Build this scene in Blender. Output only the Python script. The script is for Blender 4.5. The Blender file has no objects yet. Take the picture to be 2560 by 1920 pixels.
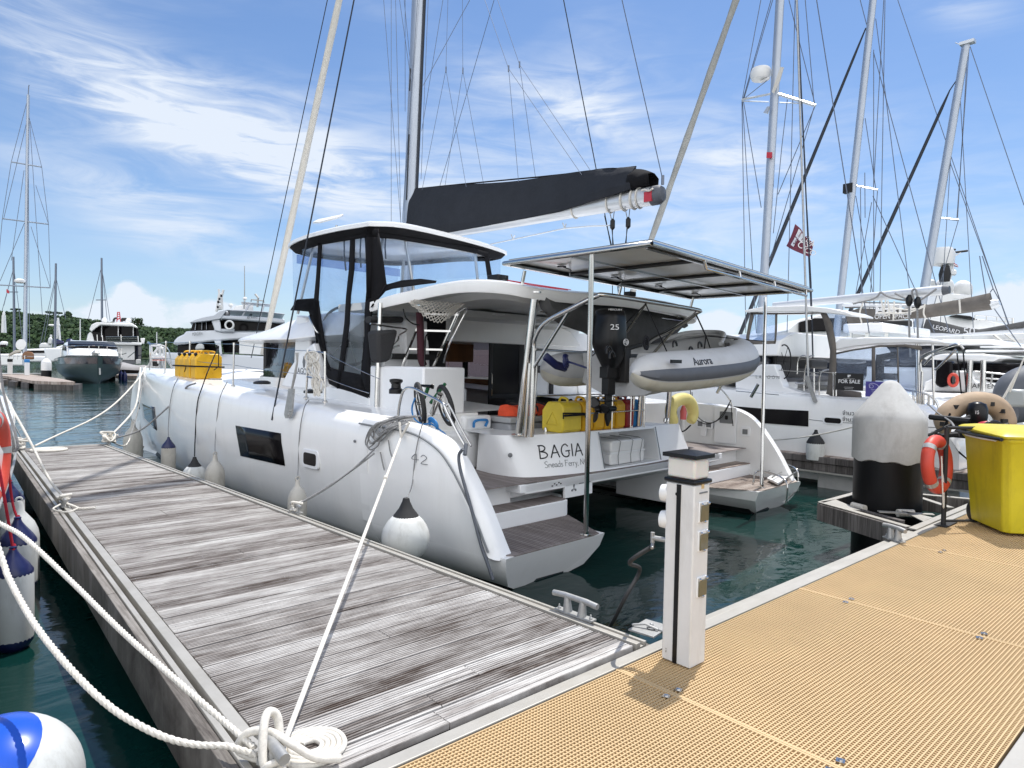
import bpy, bmesh, math, random
from mathutils import Vector, Matrix, noise as mn
random.seed(7)
R=math.radians; PI=math.pi
S=bpy.context.scene; COL=S.collection
# ---------------- camera ----------------
F=680.;HY=363.;ROLL=.0195;EZ=2.2
YAW=R(41.8);PIT=math.atan((384-HY)/F)
fw=Vector((math.sin(YAW)*math.cos(PIT),math.cos(YAW)*math.cos(PIT),-math.sin(PIT)))
rt0=Vector((math.cos(YAW),-math.sin(YAW),0)); up0=rt0.cross(fw)
rt=rt0*math.cos(ROLL)+up0*math.sin(ROLL); up=up0*math.cos(ROLL)-rt0*math.sin(ROLL)
cd=bpy.data.cameras.new('camera'); cam=bpy.data.objects.new('camera',cd); COL.objects.link(cam)
cam.matrix_world=Matrix(((rt.x,up.x,-fw.x,0),(rt.y,up.y,-fw.y,0),(rt.z,up.z,-fw.z,EZ),(0,0,0,1)))
cd.sensor_width=36; cd.lens=F*36/1024; cd.clip_start=.05; cd.clip_end=20000
S.camera=cam
EYE=Vector((0,0,EZ))
# ---------------- world ----------------
SUN_EL=R(67); SUN_AZ=math.atan2(.4,.12)   # azimuth from +Y towards +X
w=bpy.data.worlds.new("World"); S.world=w; w.use_nodes=True
nt=w.node_tree; nt.nodes.clear()
def N(nt,t,**k):
    n=nt.nodes.new(t)
    for a,b in k.items(): setattr(n,a,b)
    return n
def M_(nt,op,a,b=None,c=None,clamp=False):
    n=nt.nodes.new('ShaderNodeMath'); n.operation=op; n.use_clamp=clamp
    for i,x in enumerate((a,b,c)):
        if x is None: continue
        if isinstance(x,(int,float)): n.inputs[i].default_value=x
        else: nt.links.new(x,n.inputs[i])
    return n.outputs[0]
sky=N(nt,'ShaderNodeTexSky',sky_type='NISHITA'); sky.sun_disc=False
sky.sun_elevation=SUN_EL; sky.sun_rotation=SUN_AZ; sky.air_density=1.0; sky.dust_density=.6; sky.ozone_density=1.5
geo=N(nt,'ShaderNodeTexCoord'); sp=N(nt,'ShaderNodeSeparateXYZ'); nt.links.new(geo.outputs['Generated'],sp.inputs[0])
dx,dy,dz=sp.outputs
az=M_(nt,'MULTIPLY',M_(nt,'ARCTAN2',dx,dy),57.2958); el=M_(nt,'MULTIPLY',M_(nt,'ARCSINE',dz),57.2958)
cb=N(nt,'ShaderNodeCombineXYZ'); nt.links.new(az,cb.inputs[0]); nt.links.new(el,cb.inputs[1])
def vnoise(scale,detail,rough,rot,sc,dist=0,off=(0,0,0)):
    mp=N(nt,'ShaderNodeMapping'); mp.inputs['Rotation'].default_value=(0,0,R(rot)); mp.inputs['Scale'].default_value=sc; mp.inputs['Location'].default_value=off
    nt.links.new(cb.outputs[0],mp.inputs[0])
    n=N(nt,'ShaderNodeTexNoise'); n.inputs['Scale'].default_value=scale; n.inputs['Detail'].default_value=detail; n.inputs['Roughness'].default_value=rough; n.inputs['Distortion'].default_value=dist
    nt.links.new(mp.outputs[0],n.inputs['Vector']); return n.outputs['Fac']
streak=vnoise(.35,9,.62,24,(.28,1.5,1),1.2)
streak2=vnoise(.16,8,.6,14,(.3,1.5,1),.9,(13,4,0))
puff=vnoise(.55,10,.62,0,(1,1.6,1),.3,(3,9,0))
soft=vnoise(.06,5,.55,20,(.6,1.4,1),.6,(31,2,0))
def azel(px,py):
    d=(fw+rt*((px-512)/F)+up*((384-py)/F)).normalized()
    return math.degrees(math.atan2(d.x,d.y)),math.degrees(math.asin(d.z))
def blob(x0,y0,x1,y1,wpx,amp,pw=2.0):
    a0,e0=azel(x0,y0); a1,e1=azel(x1,y1); ca,ce=(a0+a1)/2,(e0+e1)/2
    L=math.hypot(a1-a0,e1-e0)/2; th=math.atan2(e1-e0,a1-a0); W=wpx/F*57.3
    u=M_(nt,'ADD',M_(nt,'MULTIPLY',M_(nt,'SUBTRACT',az,ca),math.cos(th)/L),M_(nt,'MULTIPLY',M_(nt,'SUBTRACT',el,ce),math.sin(th)/L))
    v=M_(nt,'ADD',M_(nt,'MULTIPLY',M_(nt,'SUBTRACT',az,ca),-math.sin(th)/W),M_(nt,'MULTIPLY',M_(nt,'SUBTRACT',el,ce),math.cos(th)/W))
    q=M_(nt,'ADD',M_(nt,'POWER',M_(nt,'ABSOLUTE',u),2),M_(nt,'POWER',M_(nt,'ABSOLUTE',v),2))
    return M_(nt,'MULTIPLY',M_(nt,'EXPONENT',M_(nt,'MULTIPLY',q,-1.0)),amp)
def addall(l):
    a=l[0]
    for b in l[1:]: a=M_(nt,'ADD',a,b)
    return a
m1=addall([blob(10,20,330,175,30,1.15),blob(60,70,420,215,34,1.0),blob(180,110,520,200,38,.75),blob(-40,140,240,215,13,.6),
   blob(60,195,290,262,24,.8),blob(470,60,680,150,16,.75),blob(440,120,660,240,60,.5),blob(690,140,830,210,40,.75),blob(560,90,640,110,40,.35),
   blob(920,-5,1010,15,14,.6),blob(620,180,760,300,50,.5),blob(860,150,1060,260,60,.35),blob(0,60,110,60,60,.2)])
m2=addall([blob(90,312,160,300,14,1.3),blob(180,306,250,312,10,1.0),blob(115,288,138,288,7,.9),blob(690,330,745,322,15,1.5),blob(960,320,1060,300,26,1.5),
   blob(590,330,680,330,10,.6),blob(40,320,300,325,14,.7),blob(-60,325,70,318,10,.6)])
def sstep(x,a,b):
    n=N(nt,'ShaderNodeMapRange'); n.interpolation_type='SMOOTHSTEP'
    nt.links.new(x,n.inputs[0]); n.inputs[1].default_value=a; n.inputs[2].default_value=b; return n.outputs[0]
fib=M_(nt,'ADD',M_(nt,'MULTIPLY',sstep(streak,.3,.72),.75),M_(nt,'MULTIPLY',sstep(streak2,.35,.75),.5))
c1=M_(nt,'MULTIPLY',m1,fib)
c2=sstep(M_(nt,'ADD',M_(nt,'MULTIPLY',m2,.55),M_(nt,'MULTIPLY',puff,.7)),.55,.95)
base=M_(nt,'MULTIPLY',M_(nt,'MULTIPLY',sstep(soft,.42,.8),fib),.42)
hz=M_(nt,'MULTIPLY',M_(nt,'EXPONENT',M_(nt,'MULTIPLY',M_(nt,'ABSOLUTE',el),-.15)),.48)
cloud=M_(nt,'ADD',M_(nt,'ADD',c1,c2),M_(nt,'ADD',base,hz),clamp=True)
cloud=M_(nt,'MULTIPLY',cloud,.93)
mx=N(nt,'ShaderNodeMix',data_type='RGBA'); nt.links.new(cloud,mx.inputs[0]); nt.links.new(sky.outputs[0],mx.inputs[6])
mx.inputs[7].default_value=(5.2,5.65,6.3,1)
tint=N(nt,'ShaderNodeMix',data_type='RGBA',blend_type='MULTIPLY'); tint.inputs[0].default_value=1; nt.links.new(sky.outputs[0],tint.inputs[6]); tint.inputs[7].default_value=(.62,.75,.90,1)
nt.links.new(tint.outputs[2],mx.inputs[6])
bg=N(nt,'ShaderNodeBackground'); bg.inputs[1].default_value=.125; out=N(nt,'ShaderNodeOutputWorld')
# unseen bright cloud bank behind the viewer, added to fill the shaded faces
bk=M_(nt,'ADD',M_(nt,'MULTIPLY',dx,-fw.x),M_(nt,'MULTIPLY',dy,-fw.y))
bk=M_(nt,'MULTIPLY',sstep(bk,.08,.55),M_(nt,'ADD',M_(nt,'MULTIPLY',sstep(puff,.3,.6),.45),.5))
mx2=N(nt,'ShaderNodeMix',data_type='RGBA'); nt.links.new(bk,mx2.inputs[0]); nt.links.new(mx.outputs[2],mx2.inputs[6]); mx2.inputs[7].default_value=(12.5,12.6,12.8,1)
nt.links.new(mx2.outputs[2],bg.inputs[0]); nt.links.new(bg.outputs[0],out.inputs[0])
w.cycles.sampling_method='MANUAL'; w.cycles.sample_map_resolution=1024
# ---------------- sun ----------------
sd=bpy.data.lights.new('sun','SUN'); sd.energy=3.7; sd.angle=R(.55); sd.color=(1,.965,.91)
so=bpy.data.objects.new('sun',sd); COL.objects.link(so)
sdir=Vector((math.sin(SUN_AZ)*math.cos(SUN_EL),math.cos(SUN_AZ)*math.cos(SUN_EL),math.sin(SUN_EL)))
so.rotation_euler=(-sdir).to_track_quat('-Z','Y').to_euler(); so.location=(0,0,50)
S.view_settings.view_transform='Standard'; S.view_settings.look='None'; S.view_settings.exposure=0.36; S.view_settings.gamma=1
# ---------------- pixel -> place helpers (real planes in the marina) ----------------
def ray(px,py): return fw+rt*((px-512)/F)+up*((384-py)/F)
def gz(px,py,z=.6):
    d=ray(px,py); return EYE+d*((z-EZ)/d.z)
def gy(px,py,y):
    d=ray(px,py); return EYE+d*(y/d.y)
def gx(px,py,x):
    d=ray(px,py); return EYE+d*(x/d.x)
def gd(px,py,depth):
    return EYE+ray(px,py)*depth
BA=R(3.0); BO=Vector((7.42,4.82,0))
BM=Matrix.Translation(BO)@Matrix.Rotation(BA,4,'Z'); BMI=BM.inverted()
def bl(p): return BMI@Vector(p)      # world -> main boat frame
def bw(p): return BM@Vector(p)
def _bp(px,py,ax,val):
    o=BMI@EYE; d=(BMI.to_3x3())@ray(px,py); return o+d*((val-o[ax])/d[ax])
def lx(px,py,x): return _bp(px,py,0,x)
def ly(px,py,y): return _bp(px,py,1,y)
def lz(px,py,z): return _bp(px,py,2,z)
# ---------------- mesh builder ----------------
class MB:
    def __init__(s): s.v=[]; s.f=[]; s.m=[]; s.k=0
    def mat(s,k): s.k=k; return s
    def add(s,vs,fs):
        b=len(s.v); s.v+= [Vector(p) for p in vs]
        for f in fs: s.f.append([b+i for i in f]); s.m.append(s.k)
        return s
    def box(s,c,d,rz=0,M=None):
        x,y,z=d[0]/2,d[1]/2,d[2]/2
        vs=[Vector((a*x,b*y,e*z)) for a in(-1,1) for b in(-1,1) for e in(-1,1)]
        if rz: Q=Matrix.Rotation(rz,3,'Z'); vs=[Q@v for v in vs]
        if M is not None: vs=[M@v for v in vs]
        c=Vector(c)
        return s.add([v+c for v in vs],[(0,1,3,2),(4,6,7,5),(0,4,5,1),(2,3,7,6),(0,2,6,4),(1,5,7,3)])
    def bb(s,a,b):  # box by two corners
        a=Vector(a);b=Vector(b); return s.box((a+b)/2,[abs(b[i]-a[i]) for i in range(3)])
    def hexa(s,b4,t4): # bottom quad, top quad
        return s.add(list(b4)+list(t4),[(3,2,1,0),(4,5,6,7),(0,1,5,4),(1,2,6,5),(2,3,7,6),(3,0,4,7)])
    def beam(s,a,b,w,h,upv=(0,0,1)):
        a=Vector(a);b=Vector(b);d=(b-a).normalized();sd=d.cross(Vector(upv)).normalized();u=sd.cross(d)
        q=lambda p:[p-sd*w/2-u*h/2,p+sd*w/2-u*h/2,p+sd*w/2+u*h/2,p-sd*w/2+u*h/2]
        return s.add(q(a)+q(b),[(3,2,1,0),(4,5,6,7),(0,1,5,4),(1,2,6,5),(2,3,7,6),(3,0,4,7)])
    def tube(s,pts,r,n=8,caps=True,rr=None,flat=None):
        pts=[Vector(p) for p in pts]; L=len(pts)
        if L<2: return s
        rings=[];prev=None
        for i,p in enumerate(pts):
            t=(pts[min(i+1,L-1)]-pts[max(i-1,0)])
            if t.length<1e-9: t=Vector((0,0,1))
            t.normalize()
            if prev is None:
                a=Vector((0,0,1)) if abs(t.z)<.9 else Vector((1,0,0))
                prev=(a-t*a.dot(t)).normalized()
            else:
                prev=prev-t*prev.dot(t)
                if prev.length<1e-6: prev=t.orthogonal()
                prev.normalize()
            bn=t.cross(prev); ri=rr[i] if rr else r
            fl=flat or 1
            rings.append([p+prev*ri*math.cos(2*PI*j/n)*fl+bn*ri*math.sin(2*PI*j/n) for j in range(n)])
        b=len(s.v)
        for g in rings: s.v+=g
        for i in range(L-1):
            for j in range(n):
                k=(j+1)%n; s.f.append([b+i*n+j,b+i*n+k,b+(i+1)*n+k,b+(i+1)*n+j]); s.m.append(s.k)
        if caps:
            s.f.append([b+j for j in range(n)][::-1]); s.m.append(s.k)
            s.f.append([b+(L-1)*n+j for j in range(n)]); s.m.append(s.k)
        return s
    def loft(s,rows,closed=False,caps=False):
        b=len(s.v); n=len(rows[0]); L=len(rows)
        for g in rows: s.v+=[Vector(p) for p in g]
        for i in range(L-1):
            for j in range(n if closed else n-1):
                k=(j+1)%n; s.f.append([b+i*n+j,b+i*n+k,b+(i+1)*n+k,b+(i+1)*n+j]); s.m.append(s.k)
        if caps:
            s.f.append([b+j for j in range(n)][::-1]); s.m.append(s.k)
            s.f.append([b+(L-1)*n+j for j in range(n)]); s.m.append(s.k)
        return s
    def lathe(s,prof,c=(0,0,0),n=24,axis=None,caps=True):
        # prof list of (r,z); axis: direction vector
        c=Vector(c); Q=Matrix.Identity(3)
        if axis is not None: Q=Vector((0,0,1)).rotation_difference(Vector(axis).normalized()).to_matrix()
        rows=[[c+Q@Vector((r*math.cos(2*PI*j/n),r*math.sin(2*PI*j/n),z)) for j in range(n)] for r,z in prof]
        return s.loft(rows,closed=True,caps=caps)
    def prism(s,poly,a,b,ax=0):
        # poly: 2D pts in the plane perpendicular to axis ax, extruded a..b
        def mk(p,t):
            if ax==0: return (t,p[0],p[1])
            if ax==1: return (p[0],t,p[1])
            return (p[0],p[1],t)
        n=len(poly); vs=[mk(p,a) for p in poly]+[mk(p,b) for p in poly]
        fs=[tuple(range(n))[::-1],tuple(range(n,2*n))]+[(i,(i+1)%n,n+(i+1)%n,n+i) for i in range(n)]
        return s.add(vs,fs)
    def slab(s,poly3,th,dirv=(0,0,-1)):
        n=len(poly3); d=Vector(dirv)*th; vs=[Vector(p) for p in poly3]; vs+= [p+d for p in vs]
        return s.add(vs,[tuple(range(n)),tuple(range(n,2*n))[::-1]]+[(i,n+i,n+(i+1)%n,(i+1)%n) for i in range(n)])
    def xform(s,M):
        s.v=[M@v for v in s.v]; return s
def frame_of(p):
    if p is None: return Matrix.Identity(4)
    m=Matrix.Translation(p.location)@p.rotation_euler.to_matrix().to_4x4()
    return (frame_of(p.parent)@m) if p.parent else m
def build(mb,name,mats,parent=None,world=False,bevel=0,smooth=35,label=None,subsurf=0,bseg=2):
    if not isinstance(mats,(list,tuple)): mats=[mats]
    me=bpy.data.meshes.new(name)
    vs=mb.v
    o=bpy.data.objects.new(name,me); COL.objects.link(o)
    if parent is not None:
        o.parent=parent
        if world:
            I=frame_of(parent).inverted(); vs=[I@v for v in vs]
    elif not world:
        pass
    if parent is None:
        # origin at base centre
        xs=[v.x for v in vs]; ys=[v.y for v in vs]; zs=[v.z for v in vs]
        c=Vector(((min(xs)+max(xs))/2,(min(ys)+max(ys))/2,min(zs))); vs=[v-c for v in vs]; o.location=c
    me.from_pydata([tuple(v) for v in vs],[],mb.f)
    for m in mats: me.materials.append(m)
    if len(mats)>1: me.polygons.foreach_set('material_index',mb.m)
    bm=bmesh.new(); bm.from_mesh(me); bmesh.ops.recalc_face_normals(bm,faces=bm.faces); bm.to_mesh(me); bm.free()
    if smooth:
        me.polygons.foreach_set('use_smooth',[True]*len(me.polygons)); me.set_sharp_from_angle(angle=R(smooth))
    me.update()
    if bevel:
        b=o.modifiers.new('bevel','BEVEL'); b.width=bevel; b.segments=bseg; b.limit_method='ANGLE'; b.angle_limit=R(40); b.harden_normals=False
    if subsurf:
        b=o.modifiers.new('sub','SUBSURF'); b.levels=subsurf; b.render_levels=subsurf
    if label: o['label']=label
    return o
def tag(o,label=None,cat=None,group=None,kind=None):
    if label: o['label']=label
    if cat: o['category']=cat
    if group: o['group']=group
    if kind: o['kind']=kind
    return o
def thing(name,label,cat,loc=(0,0,0),rz=0,group=None):
    o=bpy.data.objects.new(name,None); COL.objects.link(o); o.location=loc; o.rotation_euler=(0,0,rz); o.empty_display_size=.1
    return tag(o,label,cat,group)
def copy_tree(o,parent=None):
    c=o.copy(); COL.objects.link(c); c.parent=parent
    for ch in o.children: copy_tree(ch,c)
    return c
def cat_curve(pts,n=8):
    pts=[Vector(p) for p in pts]
    P=[pts[0]*2-pts[1]]+pts+[pts[-1]*2-pts[-2]]; o=[]
    for i in range(1,len(P)-2):
        a,b,c,d=P[i-1:i+3]
        for k in range(n):
            t=k/n; o.append(.5*((2*b)+(c-a)*t+(2*a-5*b+4*c-d)*t*t+(-a+3*b-3*c+d)*t**3))
    o.append(pts[-1]); return o
def arc_pts(c,r,a0,a1,n,ax1=(1,0,0),ax2=(0,1,0)):
    c=Vector(c);u=Vector(ax1);v=Vector(ax2)
    return [c+u*r*math.cos(a0+(a1-a0)*i/n)+v*r*math.sin(a0+(a1-a0)*i/n) for i in range(n+1)]
def sag(a,b,s,n=14):
    a=Vector(a);b=Vector(b)
    return [a.lerp(b,i/n)-Vector((0,0,s*4*(i/n)*(1-i/n))) for i in range(n+1)]
def resample(pts,step):
    o=[pts[0]];acc=0
    for i in range(1,len(pts)):
        a=pts[i-1];b=pts[i];L=(b-a).length
        if L<1e-9: continue
        t=step-acc
        while t<=L: o.append(a.lerp(b,t/L)); t+=step
        acc=(acc+L)%step if True else 0
    o.append(pts[-1]); return o
def strands(mb,pts,r,pitch=None,k=3,n=6,step=None):
    pts=[Vector(p) for p in pts]; pitch=pitch or r*7; step=step or pitch/8
    P=resample(pts,step); L=len(P); prev=None; fr=[]
    for i,p in enumerate(P):
        t=(P[min(i+1,L-1)]-P[max(i-1,0)]).normalized()
        if prev is None: prev=t.orthogonal().normalized()
        else: prev=(prev-t*prev.dot(t)).normalized()
        fr.append((prev,t.cross(prev)))
    for q in range(k):
        mb.tube([P[i]+(fr[i][0]*math.cos(2*PI*(i*step/pitch+q/k))+fr[i][1]*math.sin(2*PI*(i*step/pitch+q/k)))*r*.5 for i in range(L)],r*.56,n)
    return mb
# ---------------- materials ----------------
MATS={}
def pm(name,col,rough=.5,metal=0,spec=.5,coat=0,var=0,vscale=3,bump=0,bscale=40,bdist=.01,trans=0,emis=0,stretch=(1,1,1),dirt=0,dcol=(.25,.22,.18),dscale=1.2,dstretch=(1,1,.25),rvar=0,detail=6,tc='Object'):
    m=bpy.data.materials.new(name); m.use_nodes=True; t=m.node_tree; b=t.nodes['Principled BSDF']
    b.inputs['Base Color'].default_value=(*col,1); b.inputs['Roughness'].default_value=rough; b.inputs['Metallic'].default_value=metal
    b.inputs['Specular IOR Level'].default_value=spec; b.inputs['Coat Weight'].default_value=coat; b.inputs['Coat Roughness'].default_value=.06
    if trans: b.inputs['Transmission Weight'].default_value=trans
    tcn=N(t,'ShaderNodeTexCoord'); mp=N(t,'ShaderNodeMapping'); mp.inputs['Scale'].default_value=stretch; t.links.new(tcn.outputs[tc],mp.inputs[0])
    cur=None
    if var:
        n=N(t,'ShaderNodeTexNoise'); n.inputs['Scale'].default_value=vscale; n.inputs['Detail'].default_value=detail; n.inputs['Roughness'].default_value=.65; t.links.new(mp.outputs[0],n.inputs['Vector'])
        r=N(t,'ShaderNodeMapRange'); t.links.new(n.outputs['Fac'],r.inputs[0]); r.inputs[1].default_value=.3; r.inputs[2].default_value=.7; r.inputs[3].default_value=1-var; r.inputs[4].default_value=1+var*.5
        v=N(t,'ShaderNodeVectorMath',operation='SCALE'); v.inputs[0].default_value=col; t.links.new(r.outputs[0],v.inputs['Scale']); cur=v.outputs[0]
        if rvar:
            r2=N(t,'ShaderNodeMapRange'); t.links.new(n.outputs['Fac'],r2.inputs[0]); r2.inputs[1].default_value=.3; r2.inputs[2].default_value=.7; r2.inputs[3].default_value=rough-rvar; r2.inputs[4].default_value=rough+rvar; t.links.new(r2.outputs[0],b.inputs['Roughness'])
    if dirt:
        mp2=N(t,'ShaderNodeMapping'); mp2.inputs['Scale'].default_value=dstretch; t.links.new(tcn.outputs[tc],mp2.inputs[0])
        n=N(t,'ShaderNodeTexNoise'); n.inputs['Scale'].default_value=dscale; n.inputs['Detail'].default_value=9; n.inputs['Roughness'].default_value=.72; t.links.new(mp2.outputs[0],n.inputs['Vector'])
        r=N(t,'ShaderNodeMapRange'); t.links.new(n.outputs['Fac'],r.inputs[0]); r.inputs[1].default_value=.5; r.inputs[2].default_value=.78; r.inputs[3].default_value=0; r.inputs[4].default_value=dirt
        mx=N(t,'ShaderNodeMix',data_type='RGBA'); t.links.new(r.outputs[0],mx.inputs[0]); mx.inputs[7].default_value=(*dcol,1)
        if cur: t.links.new(cur,mx.inputs[6])
        else: mx.inputs[6].default_value=(*col,1)
        cur=mx.outputs[2]
    if cur: t.links.new(cur,b.inputs['Base Color'])
    if bump:
        n=N(t,'ShaderNodeTexNoise'); n.inputs['Scale'].default_value=bscale; n.inputs['Detail'].default_value=5; t.links.new(mp.outputs[0],n.inputs['Vector'])
        bp=N(t,'ShaderNodeBump'); bp.inputs['Strength'].default_value=bump; bp.inputs['Distance'].default_value=bdist; t.links.new(n.outputs['Fac'],bp.inputs['Height']); t.links.new(bp.outputs[0],b.inputs['Normal'])
    if emis: b.inputs['Emission Color'].default_value=(*col,1); b.inputs['Emission Strength'].default_value=emis
    MATS[name]=m; return m
gel=pm('gelcoat',(.88,.88,.87),.2,spec=.4,coat=.25,var=.03,vscale=1.5,dirt=.10,dcol=(.42,.40,.33),dscale=2.2,dstretch=(2.5,2.5,.35))
gel2=pm('gelcoat_deck',(.80,.80,.79),.42,var=.04,vscale=2,dirt=.12,dcol=(.5,.48,.42),dscale=3,bump=.15,bscale=350,bdist=.001)
gelw=pm('gelcoat_plain',(.84,.85,.86),.28,coat=.3,var=.04,vscale=1.2,dirt=.08,dcol=(.45,.44,.4),dscale=1.5)
nonskid=pm('nonskid',(.66,.67,.68),.6,var=.04,bump=.3,bscale=400,bdist=.001)
antif=pm('antifouling',(.012,.014,.018),.55,var=.2,vscale=4,dirt=.5,dcol=(.10,.12,.11),dscale=4,dstretch=(1,1,3))
steel=pm('stainless',(.62,.61,.59),.14,metal=1,var=.08,vscale=8)
alu=pm('aluminium',(.52,.53,.53),.42,metal=.85,var=.15,vscale=5,dirt=.4,dcol=(.28,.26,.22),dscale=5,dstretch=(1,1,1),bump=.1,bscale=60,bdist=.001)
galv=pm('cast_aluminium',(.42,.42,.41),.5,metal=.6,var=.2,vscale=20,bump=.3,bscale=90,bdist=.001)
dalu=pm('dock_rail',(.44,.42,.38),.5,metal=.35,var=.15,vscale=3,dirt=.5,dcol=(.30,.27,.21),dscale=4,dstretch=(.4,1,1),bump=.15,bscale=90,bdist=.001)
mast=pm('mast_alloy',(.42,.46,.52),.35,metal=.5,var=.06,vscale=2)
boomm=pm('boom_alloy',(.66,.68,.70),.3,metal=.35,var=.05,vscale=2)
wire=pm('rig_wire',(.16,.18,.22),.4,metal=.8)
wired=pm('dark_stay',(.02,.025,.035),.6)
canvas=pm('navy_canvas',(.024,.027,.034),.85,var=.18,vscale=2.5,bump=.35,bscale=2.2,bdist=.12,spec=.25)
canvas2=pm('black_canvas',(.010,.010,.012),.9,var=.2,vscale=5,bump=.25,bscale=9,bdist=.02,spec=.2)
taupe=pm('taupe_canvas',(.155,.14,.125),.9,var=.2,vscale=4,bump=.4,bscale=3,bdist=.1,spec=.2)
taupe2=pm('charcoal_canvas',(.09,.09,.09),.9,var=.2,vscale=4,bump=.4,bscale=3,bdist=.1,spec=.2)
blackp=pm('black_plastic',(.008,.008,.009),.3,spec=.3,var=.1,vscale=10)
blackm=pm('matt_black',(.02,.02,.021),.7,var=.15,vscale=8)
pilb=pm('pile_sleeve',(.006,.006,.007),.42,spec=.25,var=.3,vscale=6,stretch=(3,3,.6),bump=.2,bscale=20,bdist=.004)
concr=pm('pile_cap',(.50,.50,.49),.75,var=.12,vscale=5,dirt=.55,dcol=(.24,.22,.20),dscale=3,dstretch=(1.5,1.5,.5),bump=.35,bscale=40,bdist=.004)
glassd=pm('dark_glass',(.008,.007,.008),.12,spec=.12,var=.3,vscale=1.5)
glassb=pm('smoked_glass',(.03,.035,.05),.05,spec=.8,var=.25,vscale=2)
white=pm('white_paint',(.78,.78,.77),.4,var=.04,vscale=5)
pedw=pm('pedestal_white',(.72,.71,.69),.38,var=.05,vscale=6,dirt=.35,dcol=(.38,.34,.28),dscale=6,dstretch=(1.5,1.5,.4),bump=.05,bscale=30,bdist=.002)
yelp=pm('yellow_plastic',(.74,.42,.02),.42,var=.1,vscale=6,spec=.4,dirt=.2,dcol=(.4,.2,.03),dscale=8,bump=.06,bscale=30,bdist=.003)
yelb=pm('bin_yellow',(.62,.52,.02),.4,var=.1,vscale=4,dirt=.45,dcol=(.22,.16,.03),dscale=5,dstretch=(2,2,.3),bump=.08,bscale=25,bdist=.004)
redp=pm('red_plastic',(.32,.02,.02),.45,var=.12,vscale=8)
bluep=pm('blue_plastic',(.03,.22,.55),.45,var=.12,vscale=8)
orang=pm('lifering_orange',(.58,.06,.035),.5,var=.12,vscale=6,dirt=.3,dcol=(.35,.07,.04),dscale=4)
orfab=pm('orange_fabric',(.85,.10,.04),.85,var=.15,vscale=12,bump=.6,bscale=18,bdist=.03)
silv=pm('reflective_tape',(.45,.45,.44),.35,metal=.4,var=.15,vscale=20)
yelf=pm('pale_yellow_vinyl',(.72,.62,.22),.6,var=.1,vscale=6,bump=.2,bscale=12,bdist=.01)
ropew=pm('white_rope',(.70,.67,.61),.85,var=.18,vscale=60,dirt=.3,dcol=(.40,.35,.27),dscale=9,dstretch=(1,1,1),bump=.5,bscale=220,bdist=.002,spec=.2)
ropeg=pm('grey_rope',(.28,.28,.28),.85,var=.35,vscale=60,bump=.5,bscale=200,bdist=.002,spec=.2)
roped=pm('black_rope',(.015,.015,.018),.85,spec=.2)
roper=pm('red_rope',(.33,.02,.035),.85,var=.2,vscale=40,spec=.2)
rubw=pm('fender_white',(.60,.61,.59),.42,var=.07,vscale=5,dirt=.65,dcol=(.28,.27,.23),dscale=5,dstretch=(1.5,1.5,.5),bump=.06,bscale=60,bdist=.003)
rubc=pm('fender_cream',(.53,.51,.46),.6,var=.12,vscale=8,dirt=.6,dcol=(.25,.22,.17),dscale=6,dstretch=(1.5,1.5,.6),bump=.2,bscale=50,bdist=.004)
navyr=pm('fender_navy',(.010,.015,.075),.3,var=.1,vscale=8)
bluer=pm('fender_blue',(.01,.08,.50),.28,var=.1,vscale=4)
hyp=pm('hypalon_grey',(.50,.51,.52),.55,var=.05,vscale=6,dirt=.25,dcol=(.30,.27,.22),dscale=4,dstretch=(1,1,1),bump=.08,bscale=20,bdist=.006)
hypd=pm('rubbing_strake',(.10,.11,.13),.6,var=.1,vscale=9)
hypc=pm('cream_hypalon',(.62,.60,.52),.55,var=.08,vscale=5,dirt=.55,dcol=(.40,.32,.17),dscale=3,dstretch=(1,1,1))
tan=pm('tan_hypalon',(.42,.31,.21),.7,var=.15,vscale=5,bump=.2,bscale=8,bdist=.02)
brown=pm('salon_wood',(.22,.10,.04),.35,var=.25,vscale=2,stretch=(4,4,.4))
ceil=pm('ceiling',(.60,.61,.60),.5,var=.03)
floorm=pm('salon_floor',(.08,.045,.025),.5,var=.2)
frp=pm('grating_frp',(.57,.405,.215),.62,var=.10,vscale=1.2,dirt=.22,dcol=(.38,.26,.13),dscale=3,dstretch=(1,1,1),bump=.2,bscale=180,bdist=.001)
under=pm('under_dock',(.10,.065,.035),.85,var=.3,vscale=3)
solp=pm('solar_backsheet',(.60,.60,.57),.32,coat=.3,var=.05,vscale=2)
solc=pm('solar_cells',(.012,.013,.03),.15,coat=.5)
purple=pm('purple_board',(.075,.065,.30),.4)
maroon=pm('maroon_flag',(.17,.035,.06),.8,var=.2,vscale=6)
lensm=pm('socket_lid',(.13,.12,.07),.12,coat=.6,var=.15,vscale=30)
inkb=pm('black_lettering',(.012,.012,.014),.5)
inkg=pm('grey_lettering',(.17,.18,.19),.5)
inkw=pm('white_lettering',(.75,.75,.75),.5)
redl=pm('red_sticker',(.50,.03,.05),.45)
green=pm('green_paint',(.01,.12,.04),.35)
meshm=pm('mesh_fabric',(.03,.03,.032),.8,var=.3,vscale=60)
navyh=pm('dark_hull',(.025,.03,.045),.15,coat=.5,var=.1,vscale=.6)
greyh=pm('grey_green_hull',(.06,.09,.095),.4,coat=.1,var=.1,vscale=.5)
beigeh=pm('putty_hull',(.50,.48,.45),.3,coat=.3,var=.05,vscale=.5)
# frosted lamp globe
lampm=pm('frosted_lamp',(.74,.71,.66),.3,var=.05,vscale=6); lampm.node_tree.nodes['Principled BSDF'].inputs['Subsurface Weight'].default_value=.3
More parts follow.
